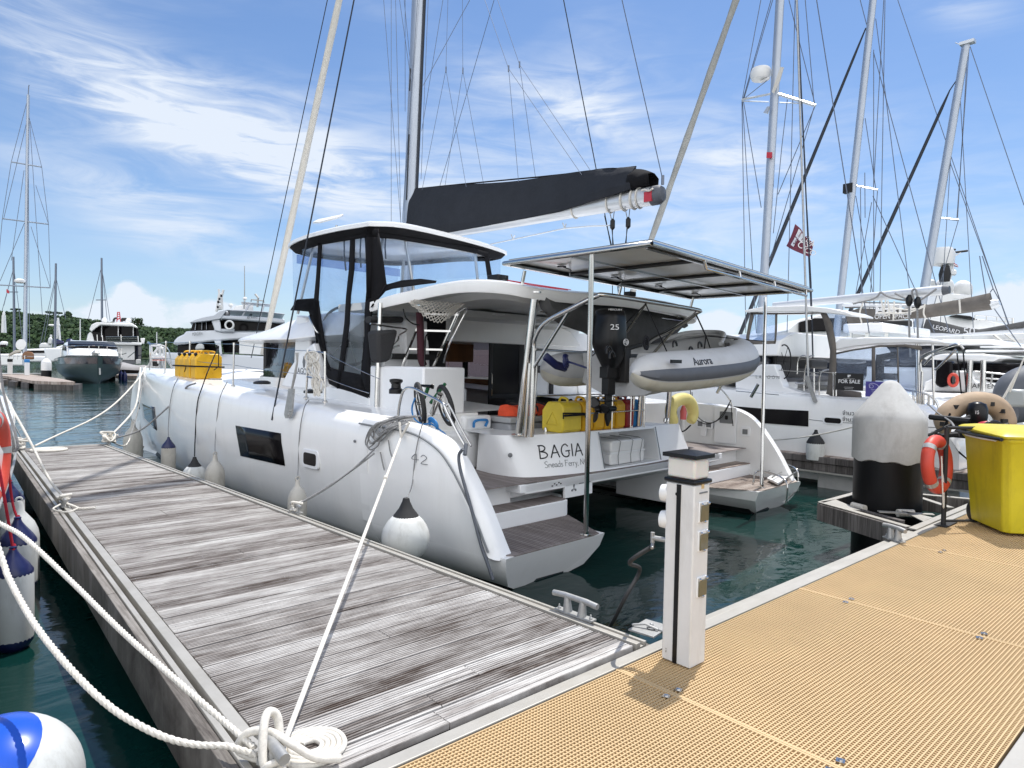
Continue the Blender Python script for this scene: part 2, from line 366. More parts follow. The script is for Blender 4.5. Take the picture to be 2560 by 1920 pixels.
# clear vinyl / tinted
def clearmat(name,tintc,mixf,rough=.08,milky=.1):
    m=bpy.data.materials.new(name); m.use_nodes=True; t=m.node_tree; t.nodes.clear()
    o=N(t,'ShaderNodeOutputMaterial'); tr=N(t,'ShaderNodeBsdfTransparent'); tr.inputs[0].default_value=(*tintc,1)
    gl=N(t,'ShaderNodeBsdfGlossy'); gl.inputs[0].default_value=(.9,.93,1,1); gl.inputs['Roughness'].default_value=rough
    df=N(t,'ShaderNodeBsdfDiffuse'); df.inputs[0].default_value=(.55,.6,.68,1)
    tc=N(t,'ShaderNodeTexCoord'); n=N(t,'ShaderNodeTexNoise'); n.inputs['Scale'].default_value=1.8; n.inputs['Detail'].default_value=4; n.inputs['Distortion'].default_value=1; t.links.new(tc.outputs['Object'],n.inputs['Vector'])
    bp=N(t,'ShaderNodeBump'); bp.inputs['Strength'].default_value=.14; bp.inputs['Distance'].default_value=.06; t.links.new(n.outputs['Fac'],bp.inputs['Height']); t.links.new(bp.outputs[0],gl.inputs['Normal'])
    fr=N(t,'ShaderNodeFresnel'); fr.inputs[0].default_value=1.45; t.links.new(bp.outputs[0],fr.inputs['Normal'])
    s=M_(t,'ADD',M_(t,'MULTIPLY',fr.outputs[0],1.0),mixf,clamp=True)
    m1=N(t,'ShaderNodeMixShader'); t.links.new(s,m1.inputs[0]); t.links.new(tr.outputs[0],m1.inputs[1]); t.links.new(gl.outputs[0],m1.inputs[2])
    r=N(t,'ShaderNodeMapRange'); t.links.new(n.outputs['Fac'],r.inputs[0]); r.inputs[1].default_value=.35; r.inputs[2].default_value=.75; r.inputs[3].default_value=milky*.4; r.inputs[4].default_value=milky*1.6
    m2=N(t,'ShaderNodeMixShader'); t.links.new(r.outputs[0],m2.inputs[0]); t.links.new(m1.outputs[0],m2.inputs[1]); t.links.new(df.outputs[0],m2.inputs[2]); t.links.new(m2.outputs[0],o.inputs[0])
    return m
vinyl=clearmat('clear_vinyl',(.82,.88,.96),.015,milky=.07)
vinylb=clearmat('blue_tint_vinyl',(.40,.50,.72),.03,milky=.16)
tint=clearmat('tinted_glass',(.16,.12,.14),.05,.03,milky=.02)
tint2=clearmat('salon_glass',(.62,.56,.62),.03,.03,milky=.02)
# weathered wood decking: boards run along X (object space)
def wood(name,c0,c1,c2,sx=.9,plank=.14,dark=.75,dirty=.5,ax=1):
    m=bpy.data.materials.new(name); m.use_nodes=True; t=m.node_tree; b=t.nodes['Principled BSDF']; b.inputs['Roughness'].default_value=.8; b.inputs['Specular IOR Level'].default_value=.25
    g=N(t,'ShaderNodeNewGeometry'); sp=N(t,'ShaderNodeSeparateXYZ'); t.links.new(g.outputs['Position'],sp.inputs[0])
    along,across=(sp.outputs[0],sp.outputs[1]) if ax==1 else (sp.outputs[1],sp.outputs[0])
    idx=M_(t,'FLOOR',M_(t,'DIVIDE',across,plank))
    wn=N(t,'ShaderNodeTexWhiteNoise',noise_dimensions='1D'); t.links.new(idx,wn.inputs['W'])
    cv=N(t,'ShaderNodeCombineXYZ'); t.links.new(M_(t,'ADD',M_(t,'MULTIPLY',along,sx),M_(t,'MULTIPLY',wn.outputs[0],37)),cv.inputs[0]); t.links.new(M_(t,'MULTIPLY',across,22),cv.inputs[1]); t.links.new(sp.outputs[2],cv.inputs[2])
    n=N(t,'ShaderNodeTexNoise'); n.inputs['Scale'].default_value=2.2; n.inputs['Detail'].default_value=10; n.inputs['Roughness'].default_value=.72; n.inputs['Distortion'].default_value=.6; t.links.new(cv.outputs[0],n.inputs['Vector'])
    cv2=N(t,'ShaderNodeCombineXYZ'); t.links.new(M_(t,'MULTIPLY',along,1.1),cv2.inputs[0]); t.links.new(M_(t,'MULTIPLY',across,3.5),cv2.inputs[1])
    n2=N(t,'ShaderNodeTexNoise'); n2.inputs['Scale'].default_value=1.3; n2.inputs['Detail'].default_value=8; n2.inputs['Roughness'].default_value=.7; t.links.new(cv2.outputs[0],n2.inputs['Vector'])
    fac=M_(t,'ADD',M_(t,'MULTIPLY',n.outputs['Fac'],.5),M_(t,'MULTIPLY',n2.outputs['Fac'],.5))
    fac=M_(t,'ADD',fac,M_(t,'MULTIPLY',M_(t,'SUBTRACT',wn.outputs[0],.5),.13))
    cr=N(t,'ShaderNodeValToRGB'); e=cr.color_ramp.elements; e[0].position=.36; e[0].color=(*c0,1); e[1].position=.64; e[1].color=(*c2,1); k=cr.color_ramp.elements.new(.5); k.color=(*c1,1)
    t.links.new(fac,cr.inputs[0]); t.links.new(cr.outputs[0],b.inputs['Base Color'])
    bp=N(t,'ShaderNodeBump'); bp.inputs['Strength'].default_value=.5; bp.inputs['Distance'].default_value=.004; t.links.new(n.outputs['Fac'],bp.inputs['Height']); t.links.new(bp.outputs[0],b.inputs['Normal'])
    return m
deckw=wood('weathered_decking',(.075,.055,.045),(.34,.318,.30),(.62,.605,.58))
fasc=wood('weathered_fascia',(.06,.05,.045),(.17,.155,.14),(.30,.28,.26),plank=.5,ax=0)
fascx=wood('weathered_bearer',(.035,.03,.028),(.10,.09,.085),(.22,.20,.19),plank=.4)
deckl=wood('pale_decking',(.14,.10,.08),(.36,.30,.26),(.52,.46,.41))
teak=wood('teak_grey_brown',(.16,.135,.125),(.22,.19,.18),(.29,.26,.25),plank=.045,ax=0,sx=2)  # grey-brown teak for port platform, port tread and cockpit sole
# water
wm=bpy.data.materials.new('water'); wm.use_nodes=True; t=wm.node_tree; b=t.nodes['Principled BSDF']
b.inputs['Base Color'].default_value=(.004,.028,.022,1); b.inputs['Roughness'].default_value=.015; b.inputs['IOR'].default_value=1.333; b.inputs['Specular IOR Level'].default_value=.5
tc=N(t,'ShaderNodeTexCoord')
def wn_(scale,st,detail,dist,rot=0):
    mp=N(t,'ShaderNodeMapping'); mp.inputs['Scale'].default_value=st; mp.inputs['Rotation'].default_value=(0,0,R(rot)); t.links.new(tc.outputs['Object'],mp.inputs[0])
    n=N(t,'ShaderNodeTexNoise'); n.inputs['Scale'].default_value=scale; n.inputs['Detail'].default_value=detail; n.inputs['Roughness'].default_value=.5; n.inputs['Distortion'].default_value=dist; t.links.new(mp.outputs[0],n.inputs['Vector']); return n.outputs['Fac']
a1=wn_(1.5,(1,1.8,1),3,.6,20); a2=wn_(.35,(1,2.2,1),2,.3,-10); a3=wn_(6,(1,1.4,1),2,.8,50)
h=M_(t,'ADD',M_(t,'MULTIPLY',a1,.5),M_(t,'ADD',M_(t,'MULTIPLY',a2,1.3),M_(t,'MULTIPLY',a3,.055)))
bp=N(t,'ShaderNodeBump'); bp.inputs['Strength'].default_value=1; bp.inputs['Distance'].default_value=.028; t.links.new(h,bp.inputs['Height']); t.links.new(bp.outputs[0],b.inputs['Normal'])
fr=wn_(.25,(1,1,1),4,.5,0); cr=N(t,'ShaderNodeValToRGB'); e=cr.color_ramp.elements; e[0].position=.35; e[0].color=(.0028,.018,.016,1); e[1].position=.7; e[1].color=(.005,.038,.033,1); t.links.new(fr,cr.inputs[0]); t.links.new(cr.outputs[0],b.inputs['Base Color'])
water_m=wm
# ---------------- water, hills ----------------
mb=MB(); mb.add([(-600,-400,0),(6000,-400,0),(6000,6000,0),(-600,6000,0)],[(0,1,2,3)])
tag(build(mb,'water',water_m,world=True,smooth=0),kind='structure')
# hills: ridge following the far shore
def ridge_z(px):
    pts=[(-260,305),(-100,308),(0,312),(40,314),(68,317),(100,321),(143,326),(190,329),(230,333),(260,338),(290,345),(330,351),(420,358)]
    for i in range(len(pts)-1):
        if pts[i][0]<=px<=pts[i+1][0]:
            u=(px-pts[i][0])/(pts[i+1][0]-pts[i][0]); return pts[i][1]*(1-u)+pts[i+1][1]*u
    return 330
def hdir(px):
    d=ray(px,360); d.z=0; return d
hillm=pm('hill_ground',(.035,.06,.02),.9,var=.3,vscale=.05)
mb=MB(); rows=[]
for j in range(9):
    row=[]
    for px in range(-260,421,8):
        D=620+j*40; d=hdir(px); top=gd(px,ridge_z(px)+3,940)
        k=math.sin(min(1,j/7)*PI/2)**1.2; zz=top.z*k*(.96+.07*mn.noise(Vector((px*.03,j*.9,0))))
        p=d*D; row.append(Vector((p.x,p.y,zz-.6 if j else -1)))
    rows.append(row)
mb.loft(rows); hill=tag(build(mb,'hill',hillm,world=True,smooth=60),kind='structure')
# dense forest on the hill: leaf clumps
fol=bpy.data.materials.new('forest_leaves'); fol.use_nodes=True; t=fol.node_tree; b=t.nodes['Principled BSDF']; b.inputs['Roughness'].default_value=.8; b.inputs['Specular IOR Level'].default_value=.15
oi=N(t,'ShaderNodeNewGeometry'); cr=N(t,'ShaderNodeValToRGB'); e=cr.color_ramp.elements; e[0].color=(.014,.030,.018,1); e[1].color=(.050,.085,.034,1); t.links.new(oi.outputs['Random Per Island'],cr.inputs[0]); t.links.new(cr.outputs[0],b.inputs['Base Color'])  # greens darkened and dulled so the colour carries the distance haze
def clump(mb,c,r,n,leaf,sq=.7):
    for i in range(n):
        d=Vector((random.gauss(0,1),random.gauss(0,1),random.gauss(0,1))).normalized()
        p=Vector(c)+Vector((d.x*r,d.y*r,d.z*r*sq))*random.uniform(.55,1.05)
        a=d.orthogonal().normalized()*leaf*random.uniform(.6,1.3); q=d.cross(a).normalized()*leaf*random.uniform(.6,1.3)
        dd=d*leaf*.5
        mb.add([p-a,p-q-dd,p+a,p+q-dd],[(0,1,2,3)])
mb=MB()
for i in range(3400):
    px=random.uniform(-250,400); j=random.uniform(.2,7.2); 
    j0=int(j); u=j-j0; ix=(px+260)/8; i0=int(ix); ui=ix-i0
    a=rows[j0][i0].lerp(rows[j0][min(i0+1,len(rows[0])-1)],ui); c=rows[j0+1][i0].lerp(rows[j0+1][min(i0+1,len(rows[0])-1)],ui)
    p=a.lerp(c,u); r=random.uniform(4,7.5)
    clump(mb,p+Vector((0,0,1)),r,15,2.1,.55)
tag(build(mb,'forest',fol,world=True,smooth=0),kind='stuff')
trunkm=pm('bark',(.09,.07,.05),.9,var=.2)
def ridge_tree(px,py,hgt,rad,umb,lab):
    base=gd(px,py,900); t=thing('tree',lab,'tree',base-Vector((0,0,hgt)),group='trees standing above the ridge line')
    b=MB(); b.tube([(0,0,0),(.3,0,hgt*.5),(0,.2,hgt*.9)],1,6,rr=[1.3,.9,.5]); 
    for k in range(4): a=k*1.6; b.tube([(0,0,hgt*.6),(math.cos(a)*rad*.6,math.sin(a)*rad*.6,hgt*.9)],.4,5)
    build(b,'trunk',trunkm,t,smooth=60)
    c=MB()
    if umb:
        for k in range(9): clump(c,(random.uniform(-rad,rad)*.8,random.uniform(-rad,rad)*.5,hgt*.95+random.uniform(-1,1)),rad*.35,26,1.2,.35)
    else:
        for k in range(8): clump(c,(random.uniform(-rad,rad)*.5,random.uniform(-rad,rad)*.5,hgt*random.uniform(.6,1)),rad*.55,30,1.3,.8)
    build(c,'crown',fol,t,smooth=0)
ridge_tree(54,312,22,10,True,'flat-topped umbrella tree on the ridge beside the second thin mast')
ridge_tree(16,309,20,6,True,'small umbrella-shaped tree on the ridge left of the tall grey mast')
ridge_tree(68.6,313,18,6.5,False,'round dark tree standing above the middle of the ridge')
ridge_tree(137.5,319,26,11,False,'broad dark tree on the ridge just right of the white radar dome')
# ---------------- main dock (X direction) ----------------
DZ=.6
dock=thing('dock_walkway','wide floating walkway of tan plastic grating with grey metal edge','walkway',(5,1.4,0))
def wbuild(mb,*a,**k): return build(mb,*a,world=True,**k)
mb=MB()
# grating panels: bars along X (proud) and cross bars (2.5 mm lower)
x0,x1=-1.2,13.2
pit=.0195
def panel(ya,yb):
    n=int((yb-ya)/pit); 
    for i in range(n+1):
        y=ya+i*(yb-ya)/n; mb.box(((x0+x1)/2,y,DZ-.012),(x1-x0,(.0062),.024))
    x=x0; k=0
    while x<min(x1,9.5):
        mb.box((x,(ya+yb)/2,DZ-.0155),(.0072,yb-ya,.022)); x+=pit
    return
panel(.70,2.235)
panel(-.95,.575)
for x in (-1.27,.74,2.79,4.86,6.86,8.9,10.9,12.9):
    for ya,yb in ((.69,2.245),(-.95,.58)): mb.bb((x-.013,ya,DZ-.03),(x-.002,yb,DZ+.0012)); mb.bb((x+.002,ya,DZ-.03),(x+.013,yb,DZ+.0012))
mb.mat(1)
for x in (2.79,4.86,6.86,8.9,.74):
    for y in (1.9,1.12,.35):
        for s in (-1,1):
            mb.box((x+s*.05,y,DZ+.004),(.034,.034,.004),rz=.3); mb.lathe([(.009,0),(.009,.006),(.004,.009)],(x+s*.05,y,DZ+.005),8)
wbuild(mb,'grating',[frp,steel],dock,smooth=0)
mb=MB(); mb.bb((-1.5,.59,DZ-.12),(13.5,.684,DZ+.006)); mb.bb((-1.5,2.25,DZ-.10),(13.5,2.325,DZ+.004)); mb.bb((3.5,2.345,DZ-.055),(13.5,2.40,DZ-.012)); mb.bb((-1.5,2.326,DZ-.2),(13.5,2.344,DZ-.03)); mb.bb((-1.5,2.346,DZ-.12),(3.4,2.360,DZ-.02))
wbuild(mb,'edge_rail',dalu,dock,bevel=.004)
mb=MB(); mb.bb((-1.5,-1,.12),(13.5,2.3,DZ-.16)); 
for x in range(-1,14): mb.bb((x-.04,-.95,DZ-.16),(x+.04,2.24,DZ-.03))
wbuild(mb,'frame',under,dock,smooth=0)
# ---------------- finger pier (Y direction) ----------------
fin=thing('finger_pier','weathered grey wooden finger pier with grooved boards beside the white catamaran','pier',(2,8,0))
y0,y1=2.372,13.95
def fxl(y): return .985+(y-2.7)*.0338
def fxr(y): return 3.185-(y-2.4)*.0435
mb=MB(); PW=.139; y=y0; k=0
while y<y1:
    xa,xb=fxl(y)+.12,fxr(y)-.10
    cuts=[xa,xb]
    if k in(0,1,2,7): cuts=[xa,xa+(xb-xa)*[.35,.38,.55,.62,0,0,0,.5][k],xb]
    if k>9 and random.random()<.12: cuts=[xa,xa+(xb-xa)*random.uniform(.3,.7),xb]
    dzp=random.uniform(-.0035,.0035)+(0.006 if k==1 else 0)
    for c0,c1 in zip(cuts,cuts[1:]):
        g=7; r_=(PW-.009)/g; w2=PW-.009
        a=random.uniform(-.0008,.0008)*2
        prof=[(0,-.03)]
        flat=(k in(0,))
        for q in range(g):
            e=.0 if flat and q not in(2,5) else .011
            prof+= [(q*r_+.0022,-e if q else -.001),(q*r_+.0045,0.0),((q+1)*r_-.0045,0.0),((q+1)*r_-.0022,-e if q<g-1 else -.001)]
        prof+= [(w2,-.03)]
        n=len(prof); vs=[]
        for xx in (c0+.003,c1-.003):
            vs+=[(xx,y+p[0]+a*(xx-c0),DZ+p[1]+dzp+(.004*(xx-c0)/(c1-c0)*random.choice((0,1)) if k<3 else 0)) for p in prof]
        mb.add(vs,[tuple(range(n)),tuple(range(n,2*n))[::-1]]+[(i,n+i,n+(i+1)%n,(i+1)%n) for i in range(n)])
    y+=PW; k+=1
mb.mat(1); y=y0; k=0
while y<y1:
    for xx in (fxl(y)+.15,(fxl(y)+fxr(y))/2,fxr(y)-.13,fxl(y)*.65+fxr(y)*.35):
        if y<9:
            for yy in (.04,.10): mb.lathe([(.0035,0),(.003,.0015)],(xx+random.uniform(-.01,.01),y+yy,DZ+.0),6)
    y+=PW
wbuild(mb,'decking',[deckw,galv],fin,smooth=0)
# left side rails and fascia
mb=MB()
def rail(off0,off1,z0,z1,fx,s=1,ya=2.37,yb=y1):
    mb.hexa([(fx(ya)+off0,ya,z0),(fx(ya)+off1,ya,z0),(fx(yb)+off1,yb,z0),(fx(yb)+off0,yb,z0)],[(fx(ya)+off0,ya,z1),(fx(ya)+off1,ya,z1),(fx(yb)+off1,yb,z1),(fx(yb)+off0,yb,z1)])
rail(.055,.112,DZ-.1,DZ+.006,fxl); rail(.0,.03,DZ-.05,DZ-.006,fxl); rail(.03,.055,DZ-.1,DZ-.05,fxl)
rail(-.075,-.035,DZ-.08,DZ+.008,fxr); rail(-.034,-.002,DZ-.08,DZ-.018,fxr); rail(-.001,.02,DZ-.08,DZ+.004,fxr)
mb.bb((fxl(y1)-.02,y1,DZ-.08),(fxr(y1)+.02,y1+.045,DZ+.004))
wbuild(mb,'edge_rail',dalu,fin,bevel=.003)
mb=MB(); ys=[2.35,5.2,8.3,11.2,14]
for a,b_ in zip(ys,ys[1:]):
    mb.hexa([(fxl(a)-.055,a+.01,.27),(fxl(a)-.002,a+.01,.27),(fxl(b_)-.002,b_,.27),(fxl(b_)-.055,b_,.27)],[(fxl(a)-.055,a+.01,DZ-.02),(fxl(a)-.002,a+.01,DZ-.02),(fxl(b_)-.002,b_,DZ-.02),(fxl(b_)-.055,b_,DZ-.02)])
    mb.hexa([(fxr(a)+.022,a+.01,.30),(fxr(a)+.06,a+.01,.30),(fxr(b_)+.06,b_,.30),(fxr(b_)+.022,b_,.30)],[(fxr(a)+.022,a+.01,DZ-.03),(fxr(a)+.06,a+.01,DZ-.03),(fxr(b_)+.06,b_,DZ-.03),(fxr(b_)+.022,b_,DZ-.03)])
wbuild(mb,'fascia',fasc,fin,bevel=.004)
for a in (3.2,5.6,8.2,10.8,12.9): mb=MB(); mb.bb((fxl(a)+.1,a-.6,-.15),(fxr(a)-.1,a+.6,.3)); wbuild(mb,'float',blackm,fin,bevel=.03)
mb=MB()
mb.hexa([(fxl(2.5)+.1,2.45,.3),(fxr(2.5)-.1,2.45,.3),(fxr(y1)-.1,y1,.3),(fxl(y1)+.1,y1,.3)],[(fxl(2.5)+.1,2.45,DZ-.045),(fxr(2.5)-.1,2.45,DZ-.045),(fxr(y1)-.1,y1,DZ-.045),(fxl(y1)+.1,y1,DZ-.045)])
wbuild(mb,'subframe',blackm,fin)
mb=MB(); mb.box((3.37,2.47,DZ+.004),(.22,.17,.012),rz=.15); mb.box((3.50,2.36,DZ+.014),(.26,.12,.01),rz=.05)
for p in ((3.36,2.45),(3.47,2.37)): mb.lathe([(.03,0),(.03,.004),(.013,.006),(.013,.022),(.007,.03)],(*p,DZ+.016),8)
mb.tube([(3.30,2.55,DZ+.02),(3.34,2.48,DZ+.035),(3.36,2.40,DZ+.02)],.008,6)
wbuild(mb,'hinge_plate',galv,fin,bevel=.002)
# ---------------- second finger pier (behind) ----------------
f2=thing('finger_pier','sunlit brown timber finger pier between the two catamarans behind the pile','pier',(13.4,6,0))
mb=MB(); y=2.7
while y<14:
    for a,b_ in ((12.56,13.5),(13.505,14.44)): mb.bb((a,y,DZ-.03),(b_,y+PW-.008,DZ+random.uniform(-.003,.003)))
    y+=PW
wbuild(mb,'decking',deckl,f2,smooth=0)
mb=MB(); mb.bb((12.47,2.6,DZ-.12),(12.545,14,DZ-.01)); mb.bb((14.46,2.6,DZ-.12),(14.53,14,DZ-.01)); mb.bb((12.5,2.6,DZ-.27),(12.56,14,DZ-.13))
wbuild(mb,'fascia',fascx,f2,bevel=.004)
mb=MB(); mb.bb((12.46,2.6,DZ-.30),(12.49,14,DZ-.272))
wbuild(mb,'edge_rail',dalu,f2)
for a in (5,8,11,13.5): mb=MB(); mb.bb((12.7,a-.6,-.1),(14.3,a+.6,.28)); wbuild(mb,'float',concr,f2,bevel=.02)
# ================= main catamaran (own frame: x starboard, y forward from stern) =================
CT=thing('catamaran','large white catamaran moored stern-to between the two fingers, navy sail cover and solar roof','catamaran',BO,BA)
def cb(mb,name,mats,parent=None,**k): return build(mb,name,mats,parent or CT,**k)
def lerpt(tab,y):
    if y<=tab[0][0]: return tab[0][1]
    for (a,va),(b,vb) in zip(tab,tab[1:]):
        if y<=b: 
            u=(y-a)/(b-a); return va+(vb-va)*u
    return tab[-1][1]
SH=[(0,1.50),(1.85,1.545),(3.6,1.61),(5.5,1.68),(8.3,1.80),(10,1.86),(13.9,1.93)]     # sheer height
XO=[(0,3.37),(1,3.43),(3,3.46),(6.5,3.45),(8.3,3.38),(9.5,3.26),(10.5,3.14),(11.5,2.98),(12.5,2.80),(13.3,2.66),(13.9,2.59)]
XI=[(0,1.82),(2,1.75),(6,1.75),(9,1.85),(11,2.08),(12.8,2.38),(13.9,2.585)]
def hull(side):
    mb=MB(); rows=[]
    ys=[2.1+ (13.9-2.1)*(i/38) for i in range(39)]
    for y in ys:
        zs=lerpt(SH,y); xo=lerpt(XO,y); xi=lerpt(XI,y); w=xo-xi; cx=(xo+xi)/2
        fwd=max(0,(y-9)/4.9)
        b=.16*(1-fwd*.5)
        rk=.8*max(0,(y-11.2)/2.7)
        o_=lambda v:xo-min(v,w*.46)
        P=[(o_(b*1.25),zs,0),(o_(b*.55),zs-.035,0),(o_(b*.12),zs-.11,0),(xo,zs-.22,0),(xo+.005,zs-.55,.3),(o_(.015+.05*fwd),.9,.6),(o_(.045+.06*fwd),.5,.8),(o_(.13+.12*w*fwd),.2,1),(o_(.22+.2*w*fwd),.06,1),(cx+w*.12,-.2,1),(cx,-.45,1),(cx-w*.12,-.2,1),(xi+min(.2,w*.44),.06,1),(xi+min(.1,w*.4),.4,.8),(xi,.9,.5),(xi,zs-.12,0),(xi+min(.05,w*.3),zs,0)]
        rows.append([(side*p[0] if p[0]>xi-.2 else side*xi,y-rk*(1-min(1,(zs-p[1])/.7) if p[1]>1.0 else .0+.6*max(0,(.9-p[1])/.9)),p[1]) for p in P])
    mb.loft(rows,closed=True,caps=True)
    # aft body under platform
    rows=[]
    for i in range(12):
        y=2.1*i/11; xo=lerpt(XO,y); xi=lerpt(XI,y); cx=(xo+xi)/2; w=xo-xi; st=1-i/11
        k=.10+.0*st
        P=[(xo-.16,.395,0),(xo-.07,.39,0),(xo-.066,.35,0),(xo-.13,.2,.05),(xo-.22,.07,.12),(cx+w*.12,-.2+.1*st,.3),(cx-w*.12,-.2+.1*st,.3),(xi+.2,.07,.12),(xi+.02,.25,.05),(xi,.395,0)]
        rows.append([(side*p[0],y+p[2]*st,p[1]) for p in P])
    mb.loft(rows,closed=True,caps=True)
    # lower antifoul
    hb=cb(mb,'hull',[gel],bevel=.012)
    am=MB(); rows=[]
    for i in range(30):
        y=.22+13.0*i/29; xo=lerpt(XO,y); xi=lerpt(XI,y); cx=(xo+xi)/2; w=max(.02,xo-xi); f=max(0,(y-9)/4.9)
        rows.append([(side*(xo-.222-.2*w*f),y-.48*max(0,(y-11.2)/2.7),.085),(side*(cx+w*.15),y,-.24),(side*(cx-w*.15),y,-.24),(side*(xi+.182),y,.085)])
    am.loft(rows,closed=True,caps=True)
    cb(am,'boot_top',antif,hb)
    return hb
HP=hull(-1); HS=hull(1)
# bulwark arch at the stern (outer panel, curving down to the platform)
ARC=[(2.25,1.565),(1.85,1.555),(1.5,1.55),(1.25,1.53),(1.02,1.475),(.82,1.385),(.66,1.25),(.53,1.10),(.40,.93),(.29,.77),(.2,.62),(.12,.49),(.06,.40)]
for side in (-1,1):
    mb=MB(); rows=[]
    C=cat_curve([(0,a,b) for a,b in ARC],4)
    for p in C:
        y,z=p.y,p.z; xo=lerpt(XO,y); t=min(1,max(0,(2.2-y)/1.2)); th=.17+.05*t
        zb=.36; m=(z+zb)/2
        rows.append([(side*(xo-.13*.35-.14*(1-t*.5)*1.0),y,z),(side*(xo-.05),y+.005,z-.03),(side*xo,y+.03,max(zb+.02,z-.13)),(side*(xo-.012),y+.03,max(zb+.01,min(.9,z-.2))),(side*(xo-.045),y+.03,max(zb+.005,min(.5,z-.25))),(side*(xo-.066),y+.03,zb),(side*(xo-th),y+.03,zb),(side*(xo-th),y+.02,m),(side*(xo-th),y,z-.02)])
    mb.loft(rows,closed=True,caps=True)
    bk=cb(mb,'bulwark',gel,bevel=.008,smooth=50)
    g=MB(); g.tube([(side*(lerpt(XO,p.y)+.002),p.y+.02,p.z-.085) for p in C if p.z>.5],.011,6); cb(g,'rubbing_line',inkg,bk)
    # platform, steps
    xi,xo=1.80,3.05
    mb=MB(); mb.prism([(side*a,b) for a,b in ((3.27,.10),(3.30,.32),(3.3,1.05),(1.44,1.05),(1.49,.80),(1.90,.015),(2.0,0.0),(3.19,.0))],.392,.405,ax=2)
    pl=cb(mb,'swim_platform',teak if side<0 else deckl)
    mb=MB(); gxx=1.55
    while gxx<3.12:
        ya=.03 if gxx>1.95 else max(.03,.8-(gxx-1.49)*1.9)
        mb.bb((side*gxx-.002,ya,.4052),(side*gxx+.002,1.04,.4066)); gxx+=.045
    cb(mb,'caulking',inkb,pl,smooth=0)
    mb=MB(); mb.prism([(side*a,b) for a,b in ((3.2,1.02),(1.47,1.02),(1.50,.80),(1.56,.78),(3.2,.80))],.40,.592,ax=2)
    mb.bb((side*1.35,1.02,.1),(side*3.2,2.2,.60)); st=cb(mb,'step',gelw,bevel=.012)
    mb=MB(); mb.prism([(side*a,b) for a,b in ((3.18,1.06),(1.50,1.06),(1.52,.82),(1.58,.795),(3.18,.795))],.592,.604,ax=2); cb(mb,'tread',teak if side<0 else deckl,st)
# bridge deck, cockpit floor
mb=MB(); mb.prism([(.83,.84),(.83,.73),(1.5,.50),(9.5,.62),(10.2,.84)],-2.2,2.2,ax=0); mb.bb((-3.2,1.06,.60),(-2.2,2.3,.84)); mb.bb((2.2,1.06,.60),(3.2,2.3,.84))
mb.prism([(.83,.84),(.83,.745),(1.1,.74),(1.1,.84)],-2.28,2.28,ax=0)
cb(mb,'bridge_deck',gelw,bevel=.01)
mb=MB(); mb.bb((-3.15,.86,.842),(-2.0,4.1,.853)); mb.bb((2.0,.86,.842),(3.15,4.1,.853)); mb.bb((-1.98,.84,.842),(1.98,4.1,.852)); cb(mb,'cockpit_sole',teak)
# aft bench back that carries the name: profile loft between bottom and top curves
def xs_bench(n=24):
    pts_b=cat_curve([(-1.98,1.9,.855),(-2.04,1.5,.855),(-1.95,1.15,.855),(-1.6,.99,.855),(-.84,.87,.855),(0,.85,.855),(.84,.9,.855),(1.6,1.08,.855),(1.98,1.25,.855),(2.1,1.6,.855),(2.05,1.9,.855)],6)
    pts_t=cat_curve([(-1.90,1.95,1.335),(-2.08,1.62,1.335),(-2.05,1.36,1.34),(-1.6,1.12,1.345),(-.84,.99,1.35),(0,.97,1.35),(.84,1.02,1.345),(1.45,1.14,1.32),(1.72,1.32,1.28),(1.85,1.6,1.25),(1.85,1.95,1.24)],6)
    return pts_b,pts_t
pb,pt=xs_bench()
mb=MB(); N0=len(pb)
# leave niche for the life raft: x between -.62..+.42 -> build as two lofts and a recess
def seg(i0,i1):
    rows=[]
    for k in range(6):
        u=k/5; rows.append([pb[i].lerp(pt[i],u) for i in range(i0,i1+1)])
    mb.loft(rows)
iL=min(range(N0),key=lambda i:abs(pb[i].x+.68)); iR=min(range(N0),key=lambda i:abs(pb[i].x-.52))
seg(0,iL); seg(iR,N0-1)
for a,b_ in ((0.0,.045),(.93,1.0)):
    mb.loft([[pb[i].lerp(pt[i],a) for i in range(iL,iR+1)],[pb[i].lerp(pt[i],b_) for i in range(iL,iR+1)]])
# niche walls
def nb(i,u,dy): p=pb[i].lerp(pt[i],u); return Vector((p.x,p.y+dy,p.z))
for i in (iL,iR): mb.add([nb(i,.045,0),nb(i,.93,0),nb(i,.93,.62),nb(i,.045,.62)],[(0,1,2,3)])
mb.add([nb(iL,.045,0),nb(iR,.045,0),nb(iR,.045,.62),nb(iL,.045,.62)],[(0,1,2,3)])
mb.add([nb(iL,.93,0),nb(iR,.93,0),nb(iR,.93,.62),nb(iL,.93,.62)],[(0,1,2,3)])
mb.add([nb(iL,.045,.62),nb(iL,.93,.62),nb(iR,.93,.62),nb(iR,.045,.62)],[(0,1,2,3)])
mb.add([p for p in pt]+[Vector((p.x*.97,2.05,1.33 if p.x<1.2 else 1.26)) for p in pt],[(i,i+1,N0+i+1,N0+i) for i in range(N0-1)])
mb.add([p for p in pt]+[Vector((0,1.9,1.3))],[]) 
BE=cb(mb,'stern_bench',gelw,bevel=.0)
mb=MB(); mb.tube([pb[iL].lerp(pt[iL],.045)+Vector((-.02,-.012,0)),pb[iL].lerp(pt[iL],.97)+Vector((-.02,-.012,0))],.006,6); mb.tube([pb[iR].lerp(pt[iR],.045)+Vector((.02,-.012,0)),pb[iR].lerp(pt[iR],.97)+Vector((.02,-.012,0))],.006,6); cb(mb,'niche_trim',inkg,BE)
mb=MB(); mb.lathe([(.028,0),(.028,.006),(.012,.01)],(-2.045,1.24,1.115),12,axis=(-.6,-1,-.1)); cb(mb,'shower_port',inkg,BE)
